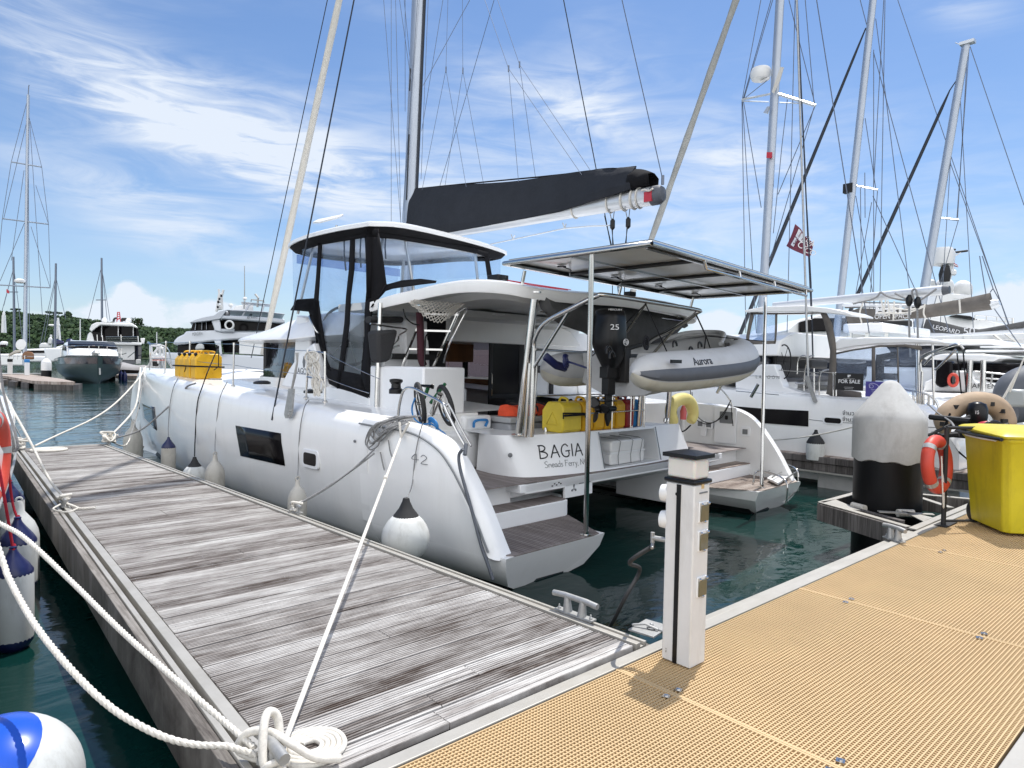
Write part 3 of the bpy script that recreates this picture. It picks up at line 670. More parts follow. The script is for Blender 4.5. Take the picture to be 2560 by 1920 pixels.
# cleats on bench top
mb=MB()
for x in (-1.35,1.35): 
    for dx in (-.04,.04): mb.lathe([(.022,0),(.022,.05),(.016,.06)],(x+dx,1.28,1.345),10)
cb(mb,'deck_fill_caps',steel,BE)
# deck edge tops (side decks)
mb=MB()
for side in (-1,1):
    rows=[]
    for i in range(22):
        y=2.1+9.2*i/21; zs=lerpt(SH,y); xo=lerpt(XO,y)
        rows.append([(side*(xo-.22),y,zs-.05),(side*(xo-.24),y,zs-.012),(side*(xo-.34),y,zs-.01),(side*1.0,y,zs+.02)])
    mb.loft(rows)
mb.bb((-2.3,9.9,1.5),(2.3,10.1,1.83))
cb(mb,'side_deck',gel2)
mb=MB(); mb.bb((-1.75,7.9,1.2),(1.75,11.2,1.80)); cb(mb,'foredeck',gel2,bevel=.03)
mb=MB(); mb.tube([(-2.6,12.9,1.84),(2.6,12.9,1.84)],.07,10); cb(mb,'crossbeam',alu)
# cockpit lockers / step boxes port and starboard
mb=MB(); mb.prism([(2.0,.855),(2.0,1.30),(2.05,1.34),(2.95,1.36),(2.95,.855)],-2.55,-1.55,ax=0); mb.bb((-2.72,2.25,.855),(-2.3,2.9,1.46)); cb(mb,'cockpit_locker',gelw,bevel=.02)
mb=MB(); mb.bb((-3.2,2.1,.855),(-2.6,3.4,1.50)); mb.bb((3.2,2.1,.855),(2.55,4.2,1.50)); mb.bb((1.3,2.9,.855),(2.6,4.1,1.3)); cb(mb,'cockpit_coaming',gelw,bevel=.02)
# helm seat base
mb=MB(); mb.bb((-2.62,2.18,.86),(-1.95,3.35,2.13)); cb(mb,'helm_seat_base',gelw,bevel=.025)
# windows in hull side
from mathutils.bvhtree import BVHTree
_bv=BVHTree.FromPolygons([v.co[:] for v in HP.data.vertices],[list(f.vertices) for f in HP.data.polygons])
def sx(y,z):
    h=_bv.ray_cast(Vector((-6,y,z)),Vector((1,0,0)))
    return h[0].x if h[0] is not None else -lerpt(XO,y)
def on_hull(px,py):   # point on port topside following the hull shape
    x=-3.45
    for _ in range(6):
        p=lx(px,py,x); x=-(lerpt(XO,p.y)+.006)
    return lx(px,py,x)
def hullpane(name,quad,mat,parent,frame=None,off=.006):
    ps=[on_hull(*q) for q in quad]; ps=[p+Vector((-off,0,0)) for p in ps]
    n=4; g=[[ps[0].lerp(ps[1],j/n).lerp(ps[3].lerp(ps[2],j/n),i/n) for j in range(n+1)] for i in range(n+1)]
    for r_ in g:
        for p in r_: p.x=sx(p.y,p.z)-off
    m=MB(); m.loft(g); o=cb(m,name,mat,parent,smooth=60); md=o.modifiers.new('s','SOLIDIFY'); md.thickness=.01; md.offset=0; return o
hw=hullpane('hull_window',((236,425.5),(280.8,433.3),(283,466),(239,456)),glassd,HP)
def hullq(cs):
    a,b_,c_,d_=cs; m=MB(); n=6; g=[]
    for i in range(n+1):
        row=[]
        for k in range(n+1):
            y=(a[0]*(1-k/n)+b_[0]*k/n)*(1-i/n)+(d_[0]*(1-k/n)+c_[0]*k/n)*i/n; z=(a[1]*(1-k/n)+b_[1]*k/n)*(1-i/n)+(d_[1]*(1-k/n)+c_[1]*k/n)*i/n
            row.append((sx(y,z)-.007,y,z))
        g.append(row)
    m.loft(g); o=cb(m,'hull_window',glassb,HP,smooth=60); md=o.modifiers.new('s','SOLIDIFY'); md.thickness=.008; md.offset=0
hullq(((12.3,1.15),(10.2,1.18),(10.15,.72),(12.1,.80))); hullq(((13.15,1.12),(12.75,1.13),(12.7,.97),(13.1,.98)))
m=MB(); c=on_hull(310.6,459)
def rrect(cx,cz,w_,h_,r_,n=5):
    o=[]
    for (sx,sz,a0) in ((1,1,0),(-1,1,PI/2),(-1,-1,PI),(1,-1,3*PI/2)):
        for i in range(n+1): a=a0+PI/2*i/n; o.append((cx+sx*(w_/2-r_)+r_*math.cos(a),cz+sz*(h_/2-r_)+r_*math.sin(a)))
    return o
m.prism(rrect(c.y,c.z,.40,.235,.05),c.x-.012,c.x+.02,ax=0); pf=cb(m,'portlight_frame',gelw,HP,bevel=.006)
m=MB(); m.prism(rrect(c.y,c.z,.31,.15,.04),c.x-.018,c.x,ax=0); cb(m,'portlight_glass',glassd,pf)
m=MB(); m.lathe([(.018,0),(.016,.012)],on_hull(355.3,441.2)+Vector((-.005,0,0)),8,axis=(-1,0,0)); cb(m,'skin_fitting',inkg,HP)
# ---- mirrored inner fittings on the starboard bulwark ----
mb=MB(); 
def sfit(px,py,w_,h_,th=.012,rr_=.02):
    p=lx(px,py,3.19); mb.prism(rrect(p.y,p.z,w_,h_,rr_),3.19-th,3.2,ax=0)
for px,py,w_,h_ in ((700.5,423.5,.16,.15),(709,424.5,.15,.15),(703.5,431.6,.11,.16),(725.3,425.2,.40,.62),(745.4,431.5,.17,.16)): sfit(px,py,w_,h_)
cb(mb,'locker_lids',gelw,bevel=.004)
mb=MB()
for px,py in ((700.5,423.7),(709,424.8),(745.4,431.7)): sfit(px,py,.09,.085,.016,.004)
sfit(726.5,417.5,.24,.2,.016,.02)
cb(mb,'vent_grilles',inkg)
mb=MB(); sfit(727,417.5,.05,.07,.025,.01); cb(mb,'shower_tap',blackp)
# ---- salon: deck house ----
mb=MB()  # lower cabin sides
def ring(y0,y1,hx0,hx1,z): return [(-hx0,y0,z),(-hx0,y0+.1,z),(-hx1,y1-.9,z),(-hx1+.35,y1-.2,z),(-hx1+.9,y1,z),(hx1-.9,y1,z),(hx1-.35,y1-.2,z),(hx1,y1-.9,z),(hx0,y0+.1,z),(hx0,y0,z)]
mb.loft([ring(4.05,8.1,2.6,2.45,1.62),ring(4.05,8.05,2.55,2.40,1.88)],closed=False)
cb(mb,'cabin_side',gelw)
mb=MB(); mb.loft([ring(5.2,8.02,2.46,2.36,1.88),ring(5.2,7.85,2.40,2.28,2.55)]); cb(mb,'cabin_glass',tint,smooth=60)
mb=MB()
for x,y in ((-2.30,6.1),(2.3,6.1),(-1.4,7.93),(1.4,7.93),(0,7.93),(-2.3,7.1),(2.3,7.1)): mb.bb((x-.04,y-.05,1.86),(x+.04,y+.05,2.56))
cb(mb,'window_post',blackm)
# roof (hood) sections along y
rows=[]
for y,hx,zt,ze in ((4.0,2.55,2.88,2.56),(4.8,2.62,2.96,2.54),(5.5,2.66,2.94,2.50),(6.2,2.66,2.87,2.50),(6.9,2.64,2.76,2.50),(7.6,2.58,2.66,2.50),(8.1,2.4,2.60,2.50),(8.45,2.0,2.55,2.49)):
    rows.append([(-hx+.25,y,ze-.03),(-hx,y,ze),(-hx+.03,y,ze+.05),(-hx+.30,y,zt-.06),(-hx+.55,y,zt),(0,y,zt+.08),(hx-.55,y,zt),(hx-.30,y,zt-.06),(hx-.03,y,ze+.05),(hx,y,ze),(hx-.25,y,ze-.03)])
mb=MB(); mb.loft(rows,closed=True,caps=True); CR=cb(mb,'coachroof',gel,bevel=.015,smooth=32)
mb=MB(); mb.tube(cat_curve([(-2.62,4.95,2.86),(-2.68,4.88,2.82),(-2.70,4.72,2.68),(-2.68,4.66,2.60),(-2.60,4.66,2.58)],4),.014,8); cb(mb,'grab_handle',steel,CR)
# coaming wing with builder's lettering
mb=MB(); q=[(z2) for z2 in ()]
def zz2(x,y): return ((320+x/3.456)/2.5,(720+y/3.456)/2.5)
poly=[lx(*zz2(*p),-2.68) for p in ((1322,848),(1345,790),(1390,700),(1480,570),(1600,475),(1625,560),(1650,700),(1660,880))]
mb.prism([(p.y,p.z) for p in poly],-2.68,-2.45,ax=0); CO=cb(mb,'helm_coaming',gelw,bevel=.02)
# helm pod: floor, console and bulkheads
mb=MB(); mb.bb((-2.62,3.35,1.0),(-.9,5.5,1.80)); cb(mb,'helm_floor',gelw,bevel=.02)
mb=MB(); mb.prism([(5.35,1.8),(5.30,2.60),(5.43,2.86),(5.75,2.90),(5.85,1.8)],-2.45,-.95,ax=0); HC=cb(mb,'helm_console',gelw,bevel=.03)
mb=MB(); mb.bb((-2.30,5.26,2.40),(-1.15,5.32,2.48)); mb.box((-1.35,5.33,2.74),(.34,.03,.2)); mb.box((-1.9,5.33,2.74),(.42,.03,.22)); cb(mb,'instrument_panel',blackp,HC)
mb=MB(); mb.bb((-2.4,3.36,1.4),(-1.62,3.48,2.72)); 
mb.prism([(3.42,1.8),(3.42,2.72),(3.30,2.78),(3.2,1.4)],-2.1,-1.68,ax=0); cb(mb,'helm_bulkhead',gelw,bevel=.03)
# aft salon bulkhead with sliding door
BY=4.08
mb=MB(); mb.bb((-1.65,BY,2.80),(2.6,BY+.1,3.05)); mb.bb((1.06,BY,.85),(2.9,BY+.1,2.80)); mb.bb((-1.65,BY,.85),(-.80,BY+.1,2.8)); AB=cb(mb,'aft_bulkhead',gelw)
mb=MB()
for a,b_ in (((-.80,BY-.02,2.74),(1.06,BY+.05,2.80)),((-.80,BY-.02,.86),(-.74,BY+.05,2.74)),((.99,BY-.02,.86),(1.06,BY+.05,2.74)),((-.80,BY-.02,.855),(1.06,BY+.06,.93)),((.19,BY-.05,.93),(.27,BY-.02,2.74)),((.90,BY-.05,.93),(.97,BY-.02,2.74)),((.27,BY-.05,2.66),(.90,BY-.02,2.74)),((.27,BY-.05,1.55),(.90,BY-.02,1.66)),((.27,BY-.05,.93),(.90,BY-.02,1.0))): mb.bb(a,b_)
DR=cb(mb,'sliding_door',blackm,AB,bevel=.004)
mb=MB(); mb.bb((.27,BY-.04,1.0),(.90,BY-.03,2.66)); cb(mb,'door_glass',glassd,DR)
mb=MB(); mb.tube([(.23,BY-.055,2.02),(.23,BY-.075,2.0),(.23,BY-.075,1.84),(.23,BY-.055,1.82)],.008,6); mb.tube([(.23,BY-.055,1.76),(.23,BY-.075,1.74),(.23,BY-.075,1.64),(.23,BY-.055,1.62)],.008,6); cb(mb,'handle',steel,DR)
# interior
mb=MB(); mb.bb((-2.2,4.2,.80),(2.2,7.0,.95)); mb.bb((-2.2,4.2,.9),(-2.18,7,1.84)); mb.bb((2.18,4.2,.9),(2.2,7,1.84)); mb.bb((-1.3,7.6,.9),(1.3,7.62,1.80)); cb(mb,'salon_lining',brown)
mb=MB(); mb.bb((-.35,5.9,1.0),(.55,6.4,1.72)); mb.bb((-.5,6.6,.95),(1.6,7.2,1.55)); mb.bb((-.2,4.7,2.20),(.42,5.1,2.74)); mb.bb((-2.1,5.4,.95),(-.9,6.8,1.70)); cb(mb,'galley_units',brown,bevel=.01)
mb=MB(); mb.bb((-.42,5.85,1.72),(.6,6.45,1.76)); mb.bb((-2.12,5.35,1.70),(-.85,6.85,1.74)); cb(mb,'worktop',floorm)
mb=MB(); mb.tube(cat_curve([(-.05,7.7,2.5),(0,7.7,2.1),(.02,7.7,1.9),(-.06,7.7,1.6)],6),.1,10,rr=None); cb(mb,'curtain',brown)
mb=MB(); mb.bb((-1.1,3.55,.86),(.1,4.0,1.15)); mb.bb((-.1,2.35,.86),(1.7,3.0,1.28)); mb.bb((.2,3.6,.86),(2.4,4.05,1.6)); cb(mb,'cockpit_seating',blackm,bevel=.04)
mb=MB(); mb.bb((1.09,BY-.02,2.03),(1.9,BY-.005,2.16)); mb.bb((1.75,BY-.03,1.4),(1.85,BY-.01,1.95)); cb(mb,'bulkhead_trim',blackm)
# ---- cockpit hardtop ----
def zr(x,y):  # crown
    return 3.12+.02*(y-1)*1.0-.012*x*x*.9
def px3(px,py,x): return lx(px,py,x)
# outline (rim): aft edge, port edge from pixel measurements, starboard mirrored
zq=lambda x,y:((700+x/3.456)/2.5,(520+y/3.456)/2.5)
port=[(-2.62,3.35,2.99),(-2.58,3.0,3.05),(-2.50,2.6,3.10),(-2.44,2.2,3.15),(-2.38,1.8,3.175),(-2.30,1.45,3.165),(-2.18,1.15,3.13),(-2.02,.98,3.09)]
aft=[(-1.5,.84,3.07),(-.8,.74,3.085),(0,.72,3.09),(.8,.78,3.085),(1.5,.95,3.07),(2.0,1.2,3.06),(2.35,1.5,3.05),(2.52,1.9,3.07)]
star=[(2.62,2.4,3.07),(2.66,3.0,3.05),(2.66,3.6,3.02)]
outl=cat_curve([Vector(p) for p in port+aft+star],3)
mb=MB(); cx_=Vector((0,3.4,0))
top=[];
rows=[[p+Vector((0,0,-.15)) for p in outl],[p+Vector((0,0,-.12))+(p-Vector((0,3.2,p.z))).normalized()*.015 for p in outl],[p+Vector((0,0,-.02))+(p-Vector((0,3.2,p.z))).normalized()*.01 for p in outl],
      [p.lerp(Vector((0,3.2,p.z+.06)),.03)+Vector((0,0,.01)) for p in outl],[p.lerp(Vector((0,3.6,3.34)),.35) for p in outl],[p.lerp(Vector((0,3.9,3.42)),.75) for p in outl],[Vector((p.x*.05,4.1,3.42)) for p in outl]]
mb.loft(rows)
HT=cb(mb,'cockpit_hardtop',gel,smooth=50)
mb=MB(); rows=[[p+Vector((0,0,-.15)) for p in outl],[p.lerp(Vector((0,3.2,p.z)),.06)+Vector((0,0,-.115)) for p in outl],[p.lerp(Vector((0,3.2,p.z)),.10)+Vector((0,0,-.04)) for p in outl],[p.lerp(Vector((0,3.2,3.1)),.30)+Vector((0,0,-.03)) for p in outl],[p.lerp(Vector((0,3.2,3.1)),.32)+Vector((0,0,-.12)) for p in outl],[p.lerp(Vector((0,3.6,3.0)),.75) for p in outl],[Vector((p.x*.05,4.1,2.98)) for p in outl]]
mb.loft(rows); cb(mb,'headliner',ceil,HT,smooth=30)
mb=MB(); mb.bb((-2.6,3.3,2.88),(2.6,4.2,2.98)); cb(mb,'ceiling_panel',ceil,HT)
for x,y in ((-.6,3.0),(.3,3.1),(1.1,3.0),(.5,2.3)): m=MB(); m.lathe([(.09,0),(.10,-.01),(.07,-.018)],(x,y,2.93),20); cb(m,'ceiling_light',white,HT)
# hardtop posts
def tubething(name,pts,r,mat=steel,parent=None,n=10):
    m=MB(); m.tube(pts,r,n); return cb(m,name,mat,parent,smooth=60)
tubething('hardtop_post',[(-1.93,1.22,1.34),(-1.93,1.0,3.02)],.045)
tubething('hardtop_post',[(1.72,1.5,1.28),(1.72,1.4,3.0)],.04)
tubething('side_post',[(-2.66,3.12,1.55),(-2.62,3.12,2.95)],.03)
tubething('side_post',[(2.66,3.12,1.55),(2.62,3.12,2.95)],.03)
m=MB(); m.lathe([(.09,0),(.09,.012),(.045,.02)],(-1.93,1.22,1.345),14); m.lathe([(.08,0),(.08,-.02)],(-1.93,1.0,3.03),14); cb(m,'post_flange',steel)
# rolled cockpit canvas hanging below aft edge
mb=MB(); rows=[]
for i in range(25):
    u=i/24; x=-1.85+3.9*u; dr=.10+.42*math.sin(PI*min(1,u*1.04))**.8+.03*math.sin(u*25); y=.92+.55*u*u
    if u>.93: dr*=1.1
    rows.append([(x,y,2.98),(x+.02,y-.07,2.95-dr*.35),(x+.03,y-.09,2.93-dr*.75),(x+.02,y-.03,2.92-dr),(x,y+.06,2.93-dr*.9),(x,y+.1,2.95-dr*.3)])
mb.loft(rows,closed=True,caps=True); cb(mb,'rolled_awning',taupe2,HT,smooth=60)
# things stowed under hardtop: rods
mb=MB()
for k in range(7): 
    y=1.15+k*.12; mb.tube([(-1.1+.1*k,y,2.93),(1.7,y+.05,2.90)],.007,5)
mb.tube([(-1.9,.95,2.80),(-.2,.80,2.76)],.006,5)
cb(mb,'fishing_rods',steel)
# ---- bimini over helm ----
bo=[(-2.70,3.30,4.03),(-2.74,4.2,4.05),(-2.72,5.2,4.04),(-2.50,5.85,4.01),(-1.6,6.05,4.03),(-.6,5.95,4.05),(-.25,5.5,4.06),(-.05,4.4,4.05),(.02,3.55,4.0),(-.25,3.38,4.02),(-1.2,3.28,4.06),(-2.2,3.22,4.07)]
oc=cat_curve([Vector(p) for p in bo]+[Vector(bo[0])],4)[:-1]
cen=Vector((-1.35,4.6,0))
mb=MB(); mb.loft([[p+Vector((0,0,-.07)) for p in oc],[p+(p-cen).normalized()*Vector((.02,.02,0)).length*0+Vector((0,0,-.02)) for p in oc],[p.lerp(Vector((cen.x,cen.y,p.z)),.05)+Vector((0,0,.015)) for p in oc],[p.lerp(Vector((cen.x,cen.y,4.17)),.4)+Vector((0,0,.05)) for p in oc],[Vector((cen.x,cen.y,4.2)).lerp(p,.02) for p in oc]],closed=True)
mb.loft([[p+Vector((0,0,-.07)) for p in oc],[p.lerp(Vector((cen.x,cen.y,p.z)),.12)+Vector((0,0,-.07)) for p in oc],[p.lerp(Vector((cen.x,cen.y,p.z)),.2)+Vector((0,0,.0)) for p in oc],[Vector((cen.x,cen.y,4.05)).lerp(p,.02) for p in oc]],closed=True)
BI=cb(mb,'helm_bimini',gel,smooth=40)
mb=MB(); rows=[[p+(p-cen).normalized()*.0+Vector((0,0,-.05)) for p in oc],[p.lerp(Vector((cen.x,cen.y,p.z)),.02)+Vector((0,0,-.16)) for p in oc]]
rows=[[Vector((p.x,p.y,p.z-.045)) for p in oc],[p.lerp(Vector((cen.x,cen.y,p.z)),.05)+Vector((0,0,-.13)) for p in oc],[p.lerp(Vector((cen.x,cen.y,p.z)),.12)+Vector((0,0,-.16)) for p in oc]]
mb.loft(rows,closed=True); cb(mb,'bimini_skirt',canvas2,BI)
# enclosure panels (port side x~-2.6, aft side y~3.35, forward)
def P3(px,py,x): return lx(*zq(px,py),x)
def quadpanel(name,pts,mat,th=.012,parent=BI,wob=.012,n=10):
    a,b_,c,d=[Vector(p) for p in pts]
    rows=[]
    nn=(b_-a).cross(d-a).normalized()
    for i in range(n+1):
        row=[]
        for j in range(n+1):
            p=a.lerp(b_,j/n).lerp(d.lerp(c,j/n),i/n); row.append(p+nn*wob*mn.noise(p*3.1))
        rows.append(row)
    m=MB(); m.loft(rows); o=cb(m,name,mat,parent,smooth=60)
    if th: md=o.modifiers.new('s','SOLIDIFY'); md.thickness=th; md.offset=0
    return o
X=-2.6
def side(px,py,x=None): return P3(px,py,X if x is None else x)
# clear panes between seams
quadpanel('clear_panel',(side(195,355),side(330,345),side(290,780),side(150,790)),vinyl,0)
quadpanel('clear_panel',(side(365,315),side(605,285),side(570,800),side(335,830)),vinyl,0)
quadpanel('clear_panel',(side(645,265),side(735,250),side(740,800),side(605,810)),vinyl,0)
quadpanel('clear_panel',(side(338,830),side(570,800),side(520,1395),side(405,1385)),vinyl,0)
quadpanel('clear_panel',(side(605,810),side(738,800),side(700,1440),side(540,1410)),vinyl,0)
def strip(name,pts_l,pts_r,x=X-.012,mat=canvas2):
    a=[side(*p,x) for p in pts_l]; b=[side(*p,x) for p in pts_r]
    m=MB(); m.loft([a,b]); o=cb(m,name,mat,BI,smooth=60); md=o.modifiers.new('s','SOLIDIFY'); md.thickness=.02; md.offset=0; return o
strip('canvas_seam',((335,300),(315,600),(290,860),(320,1100),(385,1330),(420,1400)),((362,300),(345,560),(330,800),(350,1100),(410,1330),(450,1410)))
strip('canvas_seam',((610,270),(600,520),(575,760),(560,1000),(510,1390),(495,1560)),((645,262),(640,520),(610,760),(598,1000),(548,1390),(520,1560)))
strip('corner_canvas',((735,215),(748,500),(750,720),(735,900),(735,1100),(700,1450),(690,1560)),((850,215),(885,420),(915,650),(800,860),(775,1060),(780,1450),(775,1640)))
strip('lower_canvas',((380,1360),(500,1400),(600,1420),(700,1440)),((430,1520),(500,1555),(620,1590),(770,1645)))
strip('lower_canvas',((150,790),(290,780),(335,800),(335,900)),((95,885),(250,890),(300,1050),(320,1180)))
strip('top_canvas',((110,305),(400,260),(740,180),(850,180)),((195,350),(400,310),(740,255),(850,250)))
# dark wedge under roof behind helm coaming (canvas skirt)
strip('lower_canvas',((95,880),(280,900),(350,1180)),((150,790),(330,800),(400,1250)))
# aft panel: from corner along aft edge to starboard (y~3.35)
def aftp(px,py,y=3.36): return ly(*zq(px,py),y)
quadpanel('clear_panel',(aftp(850,255),aftp(1700,400),aftp(1730,600),aftp(905,640)),vinyl,0)
m=MB(); a=[aftp(*p) for p in ((745,180),(1000,210),(1300,270),(1600,330),(1800,385))]; b_=[aftp(*p) for p in ((745,250),(1000,270),(1300,320),(1600,375),(1790,415))]
m.loft([a,b_]); o=cb(m,'top_canvas',canvas2,BI); md=o.modifiers.new('s','SOLIDIFY'); md.thickness=.02
m=MB(); a=[aftp(*p) for p in ((745,180),(745,500),(745,800))]; b_=[aftp(*p) for p in ((848,215),(885,440),(915,660))]
m.loft([a,b_]); o=cb(m,'corner_canvas',canvas2,BI); md=o.modifiers.new('s','SOLIDIFY'); md.thickness=.02
m=MB(); a=[aftp(*p,3.3) for p in ((780,860),(850,730),(920,660),(1050,625),(1200,612),(1340,630))]; b_=[aftp(*p,3.3) for p in ((830,800),(900,720),(960,700),(1060,685),(1200,665),(1330,650))]
m.loft([a,b_]); o=cb(m,'bottom_canvas',canvas2,BI); md=o.modifiers.new('s','SOLIDIFY'); md.thickness=.04
m=MB(); m.loft([[aftp(1765,415),aftp(1790,600),aftp(1785,600)],[aftp(1800,390),aftp(1835,600),aftp(1830,605)]]); o=cb(m,'corner_canvas',canvas2,BI)
quadpanel('clear_panel',((-.15,3.45,3.9),(-.35,5.8,3.92),(-.35,5.9,3.2),(-.15,3.45,3.25)),vinyl,0)
quadpanel('clear_panel',((-.4,5.85,3.95),(-2.5,5.8,3.95),(-2.5,5.75,3.0),(-.5,5.85,3.0)),vinyl,0)
quadpanel('tinted_band',((-.42,5.8,3.86),(-2.45,5.75,3.86),(-2.45,5.75,3.72),(-.42,5.8,3.72)),vinylb,0)
# bimini frame tubes and wiper-like straps
for pts in (([(-2.45,3.5,2.9),(-2.3,3.55,3.95)]),([(-.45,3.6,3.2),(-.62,3.55,3.95)]),([(-2.55,5.5,2.9),(-2.4,5.3,3.95)]),([(-.6,5.5,2.9),(-.7,5.3,3.95)]),([(-1.9,3.35,3.1),(-2.05,3.4,3.95)])): tubething('frame_tube',pts,.022,alu,BI)
for (a,b_) in (((555,262),(570,540)),((700,240),(700,515)),((915,240),(915,440))):
    p=[side(*a,X+.05) if a[0]<800 else aftp(*a,3.42), side(*b_,X+.05) if a[0]<800 else aftp(*b_,3.42)]
    m=MB(); m.tube([p[0],p[0].lerp(p[1],.5)+Vector((0,.02,0)),p[1]],.012,5); cb(m,'roll_strap',canvas2,BI)
# flat white satellite panel on a pole
mb=MB(); p0=Vector((-1.25,6.6,4.30)); mb.tube([p0,p0+Vector((0,0,.32))],.022,8); SA=cb(mb,'antenna_pole',alu)
mb=MB(); a=[lx(*zq(*q),-1.25)+Vector((0,0,0)) for q in ((245,80),(535,48),(548,92),(400,128),(262,118))]; c=sum(a,Vector())/5
q=[p+Vector(((p.z-c.z)*1.8,0,.0)) for p in a]; mb.slab(q,.03,dirv=(.3,0,-1)); cb(mb,'satellite_panel',white,SA,bevel=.008)
# wheel
def wheel(c,r,ax,rim=.016,sp=6,mat=blackp,parent=None,name='steering_wheel'):
    c=Vector(c);ax=Vector(ax).normalized();u=ax.orthogonal().normalized();v=ax.cross(u); m=MB()
    m.tube(arc_pts(c,r,0,2*PI,36,u,v),rim,8,caps=False)
    o=cb(m,name,mat,parent,smooth=60)
    m=MB()
    for k in range(sp): a=k*2*PI/sp; m.tube([c,c+(u*math.cos(a)+v*math.sin(a))*r],.008,5)
    m.lathe([(.05,-.02),(.05,.02)],c,12,axis=ax); cb(m,'spokes',steel,o); return o
wheel(lx(348,336,-2.0),.46,(.05,-1,.15),rim=.022,parent=HC)
# helm seat and mesh bag
mb=MB(); mb.tube([ly(*zq(760,965),3.25),ly(*zq(1040,965),3.25)],.075,12,flat=.6); mb.bb((-2.3,3.25,2.22),(-1.6,3.6,2.30)); cb(mb,'helm_seat',blackm)
mb=MB(); a=ly(*zq(785,1060),3.1); b_=ly(*zq(975,1050),3.1); mb.hexa([a+Vector((.05,-.12,-.42)),b_+Vector((-.1,-.12,-.42)),b_+Vector((-.1,.1,-.42)),a+Vector((.05,.1,-.42))],[a+Vector((0,-.15,0)),b_+Vector((0,-.15,0)),b_+Vector((0,.12,0)),a+Vector((0,.12,0))]); cb(mb,'mesh_bag',meshm,bevel=.05)
mb=MB()
for q in (((780,1000),(980,1030),(1095,1050),(1030,1100),(1020,1140),(960,1220),(960,1290),(890,1310)),((900,1300),(940,1290),(960,1220),(1030,1190))):
    mb.tube(cat_curve([ly(*zq(*p),3.05) for p in q],4),.012,6)
cb(mb,'seat_frame',steel)
# boarding ladder to roof
mb=MB()
Lb,Lt=ly(433,368,2.95),ly(458,312,2.6); L2=Lb+Vector((-.34,.25,.0)); T2=Lt+Vector((-.34,.3,0))
mb.tube([Lb+Vector((.25,-.1,-1.2)),Lb,Lt],.022,8); mb.tube([L2+Vector((.2,0,-1.2)),L2,T2],.022,8)
for u in (.0,.33,.66,.95): mb.beam(Lb.lerp(Lt,u)+Vector((.02,0,0)),L2.lerp(T2,u),.10,.025)
mb.tube(cat_curve([Lb.lerp(Lt,.1)+Vector((0,-.18,0)),Lb.lerp(Lt,.3)+Vector((-.05,-.22,.05)),Lb.lerp(Lt,.6)+Vector((0,-.2,.1)),Lt+Vector((.05,-.12,.05)),Lt],4),.014,8)
cb(mb,'roof_ladder',steel)
# folded white net hanging below the hardtop
mb=MB(); 
A_=ly(*zq(1160,790),2.5); B_=ly(*zq(1600,830),2.3); C_=ly(*zq(1400,965),2.4)
gridp=[]
for i in range(15):
    u=i/14; row=[]
    for j in range(6):
        v=j/5; dep=.03+.30*math.sin(PI*u)*(.5+.5*u); row.append(A_.lerp(B_,u)+Vector((0,.12*v,-dep*v+.02*mn.noise(Vector((u*9,v*4,1))))))
    gridp.append(row)
for i in range(14):
    for j in range(5):
        mb.tube([gridp[i][j],gridp[i+1][j+1]],.006,4,caps=False); mb.tube([gridp[i][j+1],gridp[i+1][j]],.006,4,caps=False)
cb(mb,'net',ropew)
# ---------------- rig of the main catamaran ----------------
def mpt(z,x=0): return Vector((x,6.12-.045*(z-4.8),z))
mb=MB(); 
for i in range(1): pass
rows=[]
for z in (2.95,5,8,11,14,17,18.2):
    c=mpt(z); rows.append([c+Vector((.095*math.cos(a),.155*math.sin(a),0)) for a in [2*PI*k/16 for k in range(16)]])
mb.loft(rows,closed=True,caps=True); MA=cb(mb,'mast',mast,smooth=60)
mb=MB(); mb.tube([mpt(4.9)+Vector((.02,-.17,0)),mpt(18)+Vector((.02,-.17,0))],.028,6); cb(mb,'sail_track',wired,MA)
mb=MB(); mb.tube([mpt(5.2)+Vector((-.10,-.02,0)),mpt(6.4)+Vector((-.10,-.02,0))],.012,6); mb.tube([mpt(7.2)+Vector((-.10,.02,0)),mpt(7.6)+Vector((-.10,.02,0))],.012,6); cb(mb,'halyard_exit',wired,MA)
def stay(name,base,px,py,r=.005,mat=wire,x=0,parent=None):
    base=Vector(base); e=BMI@EYE; d=BMI.to_3x3()@ray(px,py); n=(base-e).cross(d)
    f=lambda z:(mpt(z,x)-e).dot(n)
    z0,z1=4.,24.; a,b_=f(z0),f(z1); z=z0-(a)*(z1-z0)/(b_-a) if abs(b_-a)>1e-9 else 17
    z=min(max(z,8),22)
    m=MB(); m.tube([base,mpt(z,x)],r,6); return cb(m,name,mat,parent,smooth=60)
stay('shroud',(-3.47,4.42,1.36),354,0,.0125,wired)
stay('shroud',lx(641,402,3.3),563.6,0,.0095,wired)
# turnbuckle and chainplate on port side
mb=MB(); a=lx(288,419,-3.52); b_=lx(290.5,398,-3.53); 
rows=[]
mb.tube([lx(*zz2(1460,560),-3.50),lx(*zz2(1462,640),-3.50),lx(*zz2(1440,760),-3.50),lx(*zz2(1415,880),-3.50)],.014,8,rr=[.022,.012,.02,.014])
q=[lx(*zz2(*p),-3.50) for p in ((1398,870),(1440,870),(1425,1080),(1405,1125),(1370,1125),(1360,1090))]
mb.prism([(p.y,p.z) for p in q],-3.52,-3.495,ax=0)
for p in ((1395,1060),(1385,1095),(1410,1060),(1425,905)): mb.lathe([(.016,0),(.012,.01)],lx(*zz2(*p),-3.52),8,axis=(-1,0,0))
cb(mb,'chainplate',galv)
FS=(0,12.5,1.95)
mb=MB(); P=[Vector((0,12.3,2.3)).lerp(Vector((0,6.05,15.6)),i/30) for i in range(31)]; mb.tube(P,.07,8,rr=[.055+.03*min(1,i/4)*(1-i/45)+.004*math.sin(i*2.1) for i in range(31)]); cb(mb,'furled_genoa',ropew,smooth=60)
